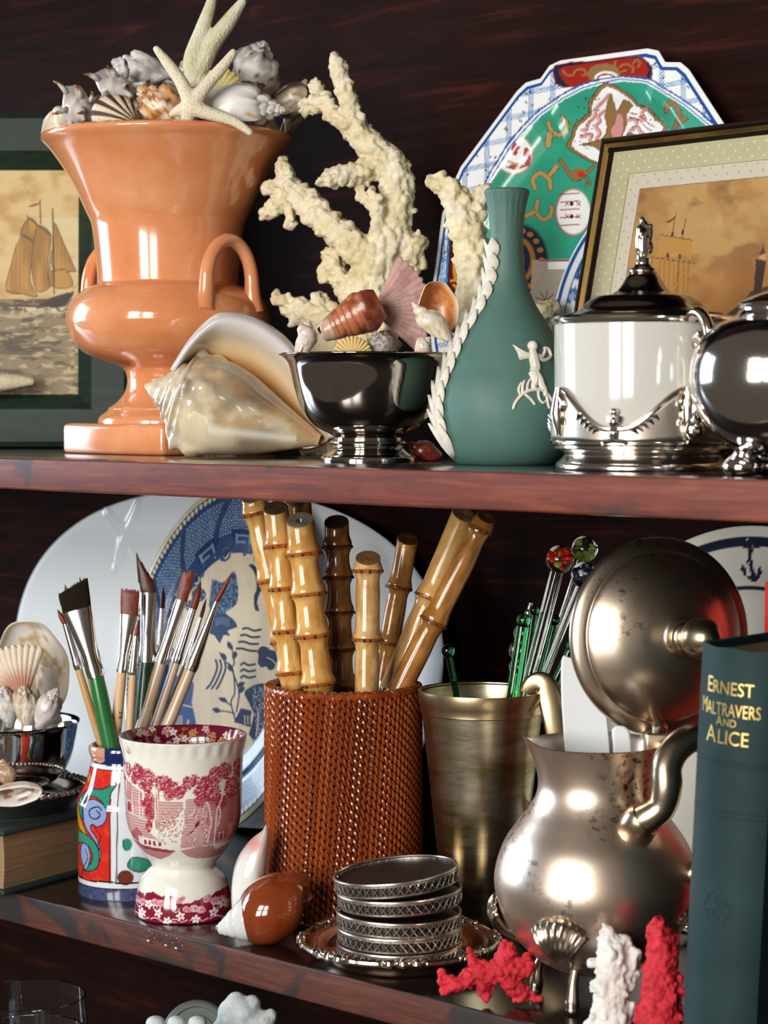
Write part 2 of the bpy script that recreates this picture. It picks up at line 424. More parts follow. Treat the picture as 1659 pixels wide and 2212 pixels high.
# ---------------------------------------------------------------- green vase
def build_vase():
    D = 1.272; b = foot(1093, D, ZU); s = D / FPX
    o = thing('bud_vase', 'matte sage green bottle vase with white leaf garland and cupid relief', 'vase', b)
    prof = [(96, 1006), (104, 1004), (118, 992), (138, 964), (152, 926), (157, 882), (150, 836), (134, 798), (118, 760), (100, 722), (81, 691), (63, 661), (47, 624), (39, 585), (36, 540), (36, 495), (40, 455), (46, 428), (49, 419), (48, 415)]
    rz = cr(px2rz(b, D, prof), 5)
    rz[:, 1] -= rz[0, 1]
    t = NT('green_jasper'); v = t.coord(); t.set(Base_Color=t.ramp(t.noise(v, 40, 3), [(.3, hx('456860')), (.7, hx('4f736a'))]), Roughness=.62, Coat_Weight=.08, Coat_Roughness=.4)
    t.bump(t.noise(v, 900, 2), .12, .0003)
    P = hollow(rz, .0025, floor=.012)
    V, f = lathe(P, 120, (0, 0, 0))
    # soft fluting of the neck
    a = np.arctan2(V[:, 1], V[:, 0]); zt = rz[-1][1]; k = sstep(zt - .03, zt - .008, V[:, 2]) * (1 - sstep(zt - .004, zt - .001, V[:, 2]))
    fl = 1 + .022 * k * np.abs(np.cos(10 * a)); V[:, :2] *= fl[:, None]
    mk('body', (V + b, f), t.m, o)
    R = lambda z: np.interp(z, rz[:, 1], rz[:, 0])
    mw = mnoise('white_jasper', [(.3, hx('cfc9ba')), (.7, hx('e6e1d4'))], 200, .7)
    def onv(px, py, lift=0.0):
        """point of the vase wall seen at a pixel"""
        r = ray(px, py); best = None
        for d in np.linspace(D - .05, D + .01, 300):
            p = CAM + d * r; q = p - b
            if math.hypot(q[0], q[1]) <= R(q[2]) + 1e-5: best = q; break
        if best is None:
            p = CAM + D * r; q = p - b; rr = R(q[2]); h = math.hypot(q[0], q[1]); best = np.array([q[0] / h * rr, q[1] / h * rr, q[2]])
        h = math.hypot(best[0], best[1]); return b + best + np.array([best[0] / h, best[1] / h, 0]) * lift
    # garland: overlapping leaves up the left flank, each a small raised blade
    az = math.atan2(-CR[1], -CR[0]); az0 = az + math.radians(17)
    zs = np.linspace(.004, .120, 14)
    gar = mk('garland_stem', tube([b + np.array([cos(az0) * (R(z) + .0004), sin(az0) * (R(z) + .0004), z]) for z in np.linspace(.004, .13, 40)], .0009, 6), mw, o)
    for k, z in enumerate(zs):
        for sg in (1, -1):
            n = 7; L = .0205 * (1.1 - .4 * z / .13); W_ = .0064 * (1.2 - .35 * z / .13); rows = []
            for i in range(n):
                tt = i / (n - 1); zz = z + L * tt * .92; off = sg * (.0005 + L * .34 * tt ** 1.1)
                wd = W_ * sin(pi * min(tt * .92 + .08, 1)) ** .7 * (1 - tt ** 6)
                for w in (-1, 0, 1):
                    an = az0 + (off + w * wd) / R(zz); rr = R(zz) + (.0012 if w == 0 else .0002) + .0032 * tt ** 1.6 * (1 if w == 0 else .9)
                    rows.append(b + np.array([rr * cos(an), rr * sin(an), zz]))
            lf = mk('leaf', (rows, gridf(n, 3)), mw, o); mod_solid(lf, .0008)
    # cupid on a branch (modelled as soft relief on the wall)
    def relief(pts, rad): return tube([onv(x, y, .0004) for x, y in cr(pts, 3)], np.interp(np.linspace(0, 1, (len(pts) - 1) * 3 + 1), np.linspace(0, 1, len(rad)), np.array(rad) * s), 8)
    def blob(x, y, r, fl=.6):
        p = onv(x, y, .0003); return ellipsoid(p, (r * s,) * 3, None, 10, 14)
    parts = [blob(1150, 748, 12), relief([(1150, 757), (1152, 775), (1156, 795), (1152, 806)], [8, 11, 12, 11]),
             relief([(1153, 803), (1163, 818), (1170, 833), (1176, 842), (1178, 856)], [11, 10, 8, 6, 4.5]), relief([(1150, 804), (1156, 822), (1152, 836), (1161, 842)], [11, 9, 6, 4]),
             relief([(1157, 768), (1168, 777), (1180, 777), (1189, 770)], [5, 4.5, 4, 3.5]), relief([(1157, 766), (1170, 770), (1176, 758), (1175, 750)], [4.5, 4, 3.5, 3.5]), relief([(1178, 752), (1184, 756), (1190, 770)], [4, 5, 3])]
    mk('cupid_figure', join(*parts), mw, o)
    wing = []
    for k in range(5):
        wing.append(relief([(1146, 768), (1130 - k * 2, 762 + k * 3), (1108 + k * 5, 745 + k * 7)], [5, 5, 1.5]))
    mk('wing', join(*wing), mw, o)
    br = [relief([(1108, 884), (1114, 868), (1130, 850), (1150, 842), (1170, 842), (1186, 856), (1192, 872)], [3, 3.5, 4, 4, 4, 3.5, 2]), relief([(1132, 850), (1146, 862), (1155, 874)], [3, 3.5, 2.5]),
          relief([(1128, 852), (1129, 832), (1133, 822)], [3, 3.5, 2.5]), relief([(1138, 846), (1140, 828), (1148, 816)], [3, 3, 2]), relief([(1162, 843), (1164, 860), (1172, 870), (1178, 866)], [3, 3, 3, 2]),
          relief([(1180, 850), (1182, 868), (1186, 882)], [3, 3.5, 2.5]), relief([(1124, 856), (1120, 840), (1126, 826)], [2.5, 3, 2])]
    mk('branch', join(*br), mw, o)
    return b
vase_b = build_vase()

# ---------------------------------------------------------------- porcelain barrel in a silver mount
m_silver = mmetal('warm_silver', (.86, .80, .73), (.62, .54, .46), .13, rvar=.1, scale=25)
m_darklid = mmetal('tarnished_lid', (.40, .33, .28), (.20, .16, .14), .14, rvar=.08, scale=18)
def build_barrel():
    D = 1.165; b = foot(1387, D, ZU); s = D / FPX
    o = thing('biscuit_barrel', 'white porcelain biscuit barrel in ornate silver mount with domed lid', 'jar', b)
    base = cr(px2rz(b, D, [(184, 1012), (187, 1006), (185, 998), (177, 990), (171, 984), (168, 979), (171, 974), (184, 969), (190, 965), (187, 961), (192, 957), (192, 948), (188, 945)]), 3); base[:, 1] -= base[0, 1]
    mk('base', lathe([(0, 0)] + base.tolist() + [(0, base[-1][1])], 128, b), m_silver, o)
    z0 = base[-1][1]; z1 = px2rz(b, D, [(0, 700)])[0][1]; Rb = 189 * s
    mk('porcelain_body', lathe(hollow([(Rb * .96, z0 - .001), (Rb, z0 + .004), (Rb, (z0 + z1) / 2), (Rb * 1.012, z1)], .003), 128, b), mat('porcelain', hx('c6c4bd'), .12, coat=.5), o)
    zc = lambda y: px2rz(b, D, [(0, y)])[0][1]
    col = [(Rb * 1.0, zc(703)), (Rb * 1.035, zc(702)), (199 * s, zc(697)), (200 * s, zc(690)), (196 * s, zc(685)), (170 * s, zc(683)), (150 * s, zc(684))]
    mk('collar', lathe(col + [(140 * s, zc(690)), (Rb * .97, zc(703)), (Rb * 1.0, zc(703))], 128, b), m_silver, o)
    lid = cr([(168 * s, zc(682)), (170 * s, zc(678)), (150 * s, zc(675)), (134 * s, zc(669)), (124 * s, zc(655)), (108 * s, zc(643)), (100 * s, zc(640)), (76 * s, zc(637)), (60 * s, zc(631)), (47 * s, zc(617)), (38 * s, zc(602)), (30 * s, zc(592))], 3)
    lo = mk('lid', lathe([(0, zc(682))] + lid.tolist() + [(0, zc(592))], 128, b), m_darklid, o)
    fin = cr([(28, 592), (32, 588), (31, 582), (22, 577), (17, 571), (17, 567)], 3)
    mk('finial_base', lathe([(h * s, zc(y)) for h, y in fin] + [(0, zc(567))], 48, b), m_silver, lo)
    # finial: a small draped standing figure
    def E(x, y, rx, ry, dx=0.0, rz=None): return ellipsoid(W(x, y, D + dx), (rx * s, (rz or rx) * s, ry * s), rot_to((0, 0, 1)), 14, 18)
    fig = join(E(1391, 556, 17, 20), E(1389, 535, 18, 24), E(1390, 512, 19, 22), E(1391, 490, 11, 14), E(1388, 477, 7, 9), E(1387, 471, 5, 4), E(1404, 505, 9, 17, -.003), E(1405, 535, 8, 13, -.002), E(1378, 523, 6, 26, -.003), E(1396, 530, 5, 30, -.0045), E(1388, 530, 5, 28, -.0045), E(1405, 490, 7, 7, -.003), E(1381, 500, 7, 15, -.003))
    fo = mk('finial_figure', fig, m_silver, lo); mod_coral(fo, .0006, 0, smooth=2)
    # pierced gallery: skirt with swooping scalloped top, moulded edge and scroll leaves
    n = 240; th = np.linspace(0, 2 * pi, n, endpoint=False)
    azc = math.atan2(-CF[1], -CF[0])                     # towards the camera
    a0 = azc + math.asin(min(1, 77 / 189.0)) * -1          # the trough seen at pixel 1310 lies left of centre
    def topz(a):
        p = (a - a0) / (pi / 2) * 1.0; p = np.abs(((p + .5) % 1.0) - .5) * 2   # four swags, 0 in the trough
        return zc(925) + (zc(842) - zc(925)) * sstep(0.08, 1.0, p) ** 1.1
    tz = topz(th)
    rows = []
    for k in range(9):
        rows.append(np.stack([Rb * 1.014 * np.cos(th), Rb * 1.014 * np.sin(th), z0 - .0005 + (tz - z0) * k / 8], 1))
    sk = mk('gallery_skirt', (np.stack(rows).reshape(-1, 3) + b, gridf(9, n, False, True)), mmetal('brushed_silver', (.70, .63, .55), (.55, .48, .41), .36, scale=60), o); mod_solid(sk, .0012, 1)
    rim = np.stack([Rb * 1.025 * np.cos(th), Rb * 1.025 * np.sin(th), tz], 1) + b
    mk('gallery_rim', tube(rim, .0016, 8, closed=True), m_silver, o)
    for q in range(4):
        ac = a0 + q * pi / 2; orn = []
        P3 = lambda a, z, l=.0: b + np.array([(Rb * 1.03 + l) * cos(a), (Rb * 1.03 + l) * sin(a), z])
        zt = zc(925)
        for sg in (1, -1):
            sc = [P3(ac + sg * (.03 + .11 * t * cos(2.2 * pi * t)) * 1.0, zt + .004 - .012 * t + .006 * sin(2.2 * pi * t) * (1 - t), .001) for t in np.linspace(0, 1, 16)]
            orn.append(tube(sc, np.linspace(.0022, .0010, 16), 8))
            for j in range(5):
                a1 = ac + sg * (.17 + j * .055); zz = float(topz(np.array([a1]))[0])
                orn.append(tube([P3(a1, zz - .001, .0006), P3(a1 + sg * .045, zz - .0012, .0012), P3(a1 + sg * .085, zz - .0034, .0004)], [.0010, .0012, .0004], 6))
        for dz, r in ((.009, .0024), (.004, .0032), (-.002, .0026)): orn.append(ellipsoid(P3(ac, zt + dz, .0005), (r,) * 3, None, 8, 10))
        mk('scroll_ornament', join(*orn), m_silver, o)
        ap = ac + pi / 4; zz = zc(846); orn = [tube([P3(ap, zz - .024, .0008), P3(ap, zz - .012, .002), P3(ap, zz + .002, .001)], [.002, .0042, .0022], 10)]
        for sg in (1, -1):
            orn.append(tube([P3(ap + sg * .10 * sin(t * 5), zz - .002 - .016 * t, .001) for t in np.linspace(0, 1, 10)], np.linspace(.0022, .0009, 10), 8))
        for j in range(5): orn.append(ellipsoid(P3(ap, zz - .010 - .0042 * j, .0016), (.0019 - .0002 * j,) * 3, None, 8, 10))
        mk('mask_ornament', join(*orn), m_silver, o)
    # the scrolled handle on the near right and its twin opposite, joining skirt and collar
    for sg in (0, 1):
        ah = azc + math.radians(24) + sg * pi
        rd = np.array([cos(ah), sin(ah), 0]); H = lambda r, y: b + rd * (Rb + r) + [0, 0, zc(y)]
        pts = cr([H(.0015, 930), H(.004, 905), H(.006, 880), H(.002, 850), H(.003, 815), H(.004, 785), H(.012, 770), H(.016, 752), H(.012, 733), H(.006, 742), H(.007, 755)], 4)
        mk('handle', tube(pts, np.interp(np.linspace(0, 1, len(pts)), [0, .25, .4, .6, .85, 1], [.0050, .0040, .0026, .0034, .0040, .0022]), 12), m_silver, o)
        pts = cr([H(.006, 880), H(.013, 850), H(.018, 800), H(.019, 745), H(.016, 705), H(.008, 684), H(.001, 690)], 4)
        mk('handle_bow', tube(pts, np.linspace(.0022, .0036, len(pts)), 12), m_silver, o)
        mk('handle_scroll', join(ellipsoid(H(.004, 925), (.006,) * 3, None, 10, 12), ellipsoid(H(.0045, 905), (.0045,) * 3, None, 10, 12), ellipsoid(H(.005, 840), (.0042,) * 3, None, 10, 12)), m_silver, o)
build_barrel()

# ---------------------------------------------------------------- big blurred silver pot at the right end of the upper shelf
def build_teapot():
    D = 1.065; b = foot(1690, D, ZU); s = D / FPX
    o = thing('silver_teapot', 'round polished silver teapot on bun feet at shelf edge, beside porcelain barrel', 'teapot', b)
    m = mmetal('bright_silver', (.80, .77, .74), (.66, .62, .58), .09, rvar=.07, scale=12)
    zc = lambda y: px2rz(b, D, [(0, y)])[0][1]
    P = cr([(60 * s, zc(985)), (100 * s, zc(968)), (155 * s, zc(930)), (192 * s, zc(870)), (203 * s, zc(810)), (190 * s, zc(750)), (150 * s, zc(705)), (110 * s, zc(685)), (96 * s, zc(672)), (97 * s, zc(660))], 4)
    mk('body', lathe([(0, zc(985))] + P.tolist() + [(0, zc(660))], 96, b), m, o)
    L = cr([(96, 660), (100, 655), (70, 640), (35, 628), (15, 622), (14, 612), (22, 600), (14, 588)], 3)
    mk('lid', lathe([(0, zc(660))] + [(h * s, zc(y)) for h, y in L] + [(0, zc(587))], 64, b), m, o)
    for k in range(4):
        a = math.atan2(-CR[1], -CR[0]) + .25 + k * pi / 2; p = b + np.array([cos(a), sin(a), 0]) * 92 * s
        h = zc(965) 
        mk('foot', lathe(cr([(.001, .0), (.008, .001), (.0105, .005), (.008, .009), (.0045, .012), (.006, h)], 3).tolist(), 24, p), m, o)
    rd = CR.copy(); rd[2] = 0
    pts = cr([b + rd * 180 * s + [0, 0, zc(760)], b + rd * 260 * s + [0, 0, zc(740)], b + rd * 300 * s + [0, 0, zc(800)], b + rd * 270 * s + [0, 0, zc(870)], b + rd * 190 * s + [0, 0, zc(880)]], 5)
    mk('handle', tube(pts, .0045, 12), m, o)
build_teapot()
# ================================================================ lower shelf
def lathe_grid(prof, seg, center, az0=0.0):
    """dense revolved grid; returns V (n, seg, 3), profile, angle relative to az0 in (-pi, pi]"""
    prof = np.asarray(prof, float); th = np.linspace(-pi, pi, seg, endpoint=False)
    V = np.zeros((len(prof), seg, 3)); V[:, :, 0] = prof[:, None, 0] * np.cos(th + az0); V[:, :, 1] = prof[:, None, 0] * np.sin(th + az0); V[:, :, 2] = prof[:, None, 1]
    return V + np.asarray(center, float), th
def arclen(P, step):
    P = np.asarray(P, float); d = np.r_[0, np.cumsum(np.hypot(*np.diff(P, axis=0).T))]; n = max(2, int(d[-1] / step))
    t = np.linspace(0, d[-1], n); return np.stack([np.interp(t, d, P[:, 0]), np.interp(t, d, P[:, 1])], 1)
AZC = math.atan2(-CF[1], -CF[0])           # azimuth towards the camera

# ---------------------------------------------------------------- red transferware cup
def flower(p, x, y, r, col, ctr=None, n=5, rot=0.0):
    for k in range(n):
        a = rot + 2 * pi * k / n; p.ell(x + r * .6 * cos(a), y + r * .6 * sin(a), r * .5, r * .3, col, rot=a)
    if ctr is not None: p.ell(x, y, r * .22, r * .22, ctr)
def leafshape(p, x, y, L, w, a, col, vein=None):
    t = np.linspace(0, 1, 9); half = w * np.sin(pi * t) ** .8 * (1 - .3 * t)
    c, s_ = cos(a), sin(a)
    up = [(x + L * u * c - h * s_, y + L * u * s_ + h * c) for u, h in zip(t, half)]; dn = [(x + L * u * c + h * s_, y + L * u * s_ - h * c) for u, h in zip(t, half)]
    p.poly(up + dn[::-1], col)
    if vein is not None:
        p.line([(x, y), (x + L * .9 * c, y + L * .9 * s_)], 1.0, vein)
        for u in (.3, .5, .7):
            for sg in (1, -1): p.line([(x + L * u * c, y + L * u * s_), (x + L * (u + .16) * c - sg * w * .7 * s_, y + L * (u + .16) * s_ + sg * w * .7 * c)], .8, vein)
def build_cup():
    D = 1.3667; cx = 397; b = foot(cx, D, ZL); s = D / FPX
    o = thing('egg_cup', 'white double egg cup printed with crimson landscape and floral foot, rim chipped', 'cup', b)
    prof = [(98, 1976), (104, 1974), (105, 1966), (102, 1935), (92, 1898), (78, 1881), (69, 1872), (72, 1861), (89, 1840), (110, 1808), (123, 1768), (126, 1712), (128, 1650), (131, 1620), (136, 1598), (138, 1590)]
    rz = px2rz(b, D, prof); z0 = rz[0][1]; rz = [(r, z - z0) for r, z in rz]
    out = arclen(cr(rz, 6), 1.9 * s); top = out[-1]
    ins = arclen(cr([(top[0] - .0022, top[1] - .0002)] + [(r - .0035, z) for r, z in rz[::-1] if top[1] - .004 > z > .050] + [(.012, .041), (.0004, .040)], 5), 2.0 * s)
    P = np.vstack([[(.0004, .004), (out[0][0] - .003, .0035)], out, [(top[0] - .0009, top[1] + .0006)], ins]); no = 2 + len(out)
    seg = 310; V, th = lathe_grid(P, seg, (0, 0, 0), AZC); n = len(P)
    # shallow gadroons under the lip
    zt = top[1]; k = sstep(zt - .012, zt - .006, V[:, :, 2]) * (1 - sstep(zt - .0025, zt - .0005, V[:, :, 2])); k[no:] = 0
    V[:, :, :2] *= (1 + .007 * k * np.cos(28 * th)[None, :])[:, :, None]
    hpx = P[:, 0] / s; ypx = np.array([proj(b + [0, 0, z])[1] for z in P[:, 1]])
    X = cx + hpx[:, None] * np.sin(th)[None, :]; Y = np.repeat(ypx[:, None], seg, 1)
    cream, red, dk, lt = np.array(hx('e6e5da')), np.array(hx('a52845')), np.array(hx('821733')), np.array(hx('d4758a'))
    p = Paint(X, Y, cream)
    row = np.repeat(np.arange(n), seg); p.clip[:] = (row < no) * 1.0
    rnd = random.Random(5)
    # printed scene (photo pixel coordinates round the bowl)
    def G(x, y): return (240 + x / 5.184, 1600 + y / 5.184)
    def GP(*q): return [G(*a) for a in q]
    nz = fbm(p.x / 2.2, p.y / 2.2, s=3, o=2); hat = .5 + .5 * np.sin(p.y * 2.3)
    def tint(pts, a, hatch=0.0, col=red):
        i = p.sub(pts, 1); m = inpoly(p.x[i], p.y[i], pts); p.lay(i, m * (a * (1 - hatch * hat[i])), col)
    tint(GP((150, 300), (260, 400), (420, 480), (560, 560), (560, 760), (470, 900), (600, 1000), (360, 1080), (230, 980), (170, 760)), .8, .5)
    tint(GP((600, 560), (870, 560), (880, 640), (760, 800), (620, 900), (560, 860)), .72, .4)
    tint(GP((900, 540), (1480, 520), (1500, 900), (1400, 1060), (830, 1090), (850, 960), (880, 820)), .72, .35)
    tint(GP((1150, 560), (1500, 500), (1500, 1000), (1200, 1040), (1080, 1000)), .6, .3)
    tint(GP((260, 1040), (380, 1090), (600, 1100), (780, 1120), (700, 1190), (600, 1245), (420, 1200), (300, 1140)), .85, .25)
    tint(GP((830, 1120), (1000, 1085), (1180, 1080), (1200, 1140), (1400, 1100), (1340, 1180), (1200, 1240), (1000, 1230), (900, 1190)), .8, .25)
    tint(GP((260, 1040), (400, 1085), (780, 1120), (700, 1150), (420, 1130)), .8, 0, dk)
    def foliage(x, y, rx, ry, d=1.0):
        x, y = G(x, y); rx /= 5.184; ry /= 5.184
        i = p.sub([(x - rx * 1.1, y - ry * 1.1), (x + rx * 1.1, y + ry * 1.1)], 0)
        q = np.hypot((p.x[i] - x) / rx, (p.y[i] - y) / ry) + .35 * (vnoise(p.x[i] / 4, p.y[i] / 4, 0, 9) - .5)
        p.lay(i, (1 - sstep(.85, .95, q)) * (.75 * sstep(.36, .54, nz[i]) + .45), red)
        for k in range(int(rx * ry * .10 * d)):
            a, r = rnd.uniform(0, 2 * pi), rnd.uniform(.35, .97) ** .6; u, v = x + rx * r * cos(a), y + ry * r * sin(a)
            p.line([(u, v), (u + 2.6 * cos(a + .5), v + 2.6 * sin(a + .5))], 1.1, red if rnd.random() < .6 else dk)
    for a in ((165, 200, 40, 60), (245, 260, 40, 90), (370, 270, 90, 100), (470, 320, 100, 110), (330, 350, 60, 70), (450, 420, 90, 60), (660, 370, 110, 100), (760, 430, 100, 100), (720, 500, 70, 60), (830, 480, 60, 60), (480, 560, 90, 100), (500, 700, 60, 90), (490, 850, 40, 70),
              (930, 360, 70, 80), (1000, 330, 50, 70), (880, 430, 40, 60), (1100, 370, 80, 80), (1060, 450, 80, 80), (1220, 300, 80, 110), (1310, 260, 80, 100), (1380, 460, 80, 130), (1440, 260, 50, 120), (1180, 480, 100, 120), (1060, 560, 70, 70), (1270, 600, 60, 90), (1480, 240, 30, 100)): foliage(*a)
    for a in (((560, 400), (570, 600), (560, 860)), ((600, 390), (590, 600), (590, 820))): p.line(GP(*a), 2.2, cream, n=4); p.line([(x + 2, y) for x, y in GP(*a)], 1.6, red, n=4)
    for a in (((1290, 370), (1280, 560), (1230, 680), (1215, 860), (1190, 1080), (1230, 1120)), ((1130, 580), (1160, 700), (1165, 860), (1100, 980)), ((1160, 860), (1120, 1050)), ((1250, 640), (1265, 720), (1240, 860))): p.line(GP(*a), 2.4, cream, n=4)
    p.line(GP((170, 290), (260, 390), (380, 450), (430, 490), (420, 560)), 4.5, cream, n=4)
    # house, terrace and bridge
    for a in (((190, 400), (300, 400), (300, 600), (190, 600)),): tint(GP(*a), .35)
    for x in (185, 215, 290, 380): p.line(GP((x, 400), (x, 700)), 1.3, cream)
    p.poly(GP((230, 640), (250, 600), (270, 640), (272, 740), (228, 740)), red); p.poly(GP((190, 340), (215, 400), (175, 400)), dk)
    p.line(GP((190, 600), (450, 640)), 1.4, cream); p.line(GP((190, 720), (460, 780)), 1.8, cream); p.line(GP((300, 620), (450, 640)), 2.4, lt)
    for x in (300, 340, 380, 420): p.line(GP((x, 660), (x, 750)), 1.0, cream)
    p.poly(GP((360, 970), (640, 1010), (640, 1085), (370, 1075)), cream)
    for x in (440, 490, 545, 605): p.poly(GP((x - 16, 1030), (x, 1005), (x + 16, 1030), (x + 16, 1075), (x - 16, 1070)), red)
    p.poly(GP((270, 960), (340, 880), (410, 940), (400, 1000), (350, 975), (350, 1050), (270, 1030)), red, .7)
    p.poly(GP((900, 940), (1040, 830), (1060, 760), (1010, 800), (980, 900)), dk); p.poly(GP((1230, 920), (1300, 920), (1300, 1030), (1210, 1030)), red, .8)
    for q in (((1240, 940), (1290, 940)), ((1250, 930), (1240, 1020)), ((1290, 930), (1285, 1020)), ((1350, 860), (1340, 1000)), ((1370, 860), (1365, 1000))): p.line(GP(*q), 1.4, cream)
    for k in range(190):                                     # blossoming bushes as dots
        if k < 110: x, y = 560 + rnd.random() * 300, 640 + rnd.random() * 400; ok = (x - 560) + (y - 640) * .35 > 110 and y < 1060 and x - 560 < 320 - max(0, y - 900) * .6
        else: x, y = 890 + rnd.random() * 250, 640 + rnd.random() * 430; ok = not (920 < x < 1060 and 760 < y < 960)
        if ok: u, v = G(x, y); p.ell(u, v, 2.3, 2.3, red); p.ell(u, v, 1.6, 1.6, cream)
    # foot: crimson ground with white vine leaves and blossoms
    wav = 1921 - 11 * vnoise(p.x / 17, 0 * p.x, 0, 4) - 4 * vnoise(p.x / 5, 0 * p.x, 0, 6) + 17 * np.exp(-((p.x - 412) / 26) ** 2)
    p.all(sstep(0, 1.5, p.y - wav) * (p.y < 1974.5), dk)
    lf = np.array(hx('dca3ae')); wh = np.array(hx('f2e6e4'))
    for k in range(17):
        x = 300 + 14 * k - 8; leafshape(p, x, 1930 + rnd.uniform(-5, 10), rnd.uniform(17, 25), rnd.uniform(7, 10), rnd.uniform(-.8, .9), lf, red)
    for x, y in ((315, 1955), (352, 1950), (372, 1965), (400, 1954), (432, 1962), (468, 1952), (486, 1938), (330, 1935)): flower(p, x, y, 9, wh, red, 5, rnd.random() * 3)
    for k in range(5):
        x = 305 + 42 * k; t = np.linspace(0, 2.2 * pi, 22); p.line(np.stack([x + 40 * k * 0 + (9 - t) * np.cos(t), 1938 + (9 - t) * np.sin(t)], 1), 1.6, wh)
        p.line([(x - 12, 1964), (x, 1960), (x + 14, 1966), (x + 26, 1962)], 1.5, wh, n=4)
    p.all((p.y > 1973) * 1.0, cream); p.ell(404, 1976, 13, 6, np.array(hx('120c0c')))
    # inside of the lip
    p.clip[:] = (row >= no + 1) * 1.0
    p.all(1.0, np.array(hx('6d1029')))
    rt = np.array(hx('c9884f'))
    for k in range(330):
        a, y = rnd.uniform(-pi, pi), rnd.uniform(0, 70)
        i = np.nonzero((row >= no) & (np.abs(np.tile(th, n) - a) < .25))[0]
        q = Paint((np.tile(th, n)[i] - a) * 120, (ypx[0] * 0 + (top[1] - P[row[i], 1]) / s) - y, (0, 0, 0)); q.c = p.c[i]
        c = wh if abs(abs(a) - pi) < 1.5 and rnd.random() < .4 else (rt if rnd.random() < .6 else lf)
        if k % 2: flower(q, 0, 0, 8, c, hx('6d1029'), 5, a)
        else: leafshape(q, -6, 0, 15, 4.5, a * 3, c, hx('6d1029'))
        p.c[i] = q.c
    p.clip[:] = 1.0
    p.all((row == no) * 1.0, np.array(hx('7d1a30')))
    cols = p.c
    body = mk('cup_body', ((V + b).reshape(-1, 3), gridf(n, seg, False, True)), mattr('transferware', .13, coat=.5), o, cols=cols, sharp=0, normals=False)
    # two chips of bare clay at the lip
    q = b + np.array([cos(AZC - .95) * (top[0] - .0030), sin(AZC - .95) * (top[0] - .0030), top[1] - .0048])
    mk('chip', ellipsoid(q, (.0035, .0035, .0042), None, 8, 12), mat('bare_clay', hx('cdbfae'), .8), o, label='bare clay chip')
build_cup()

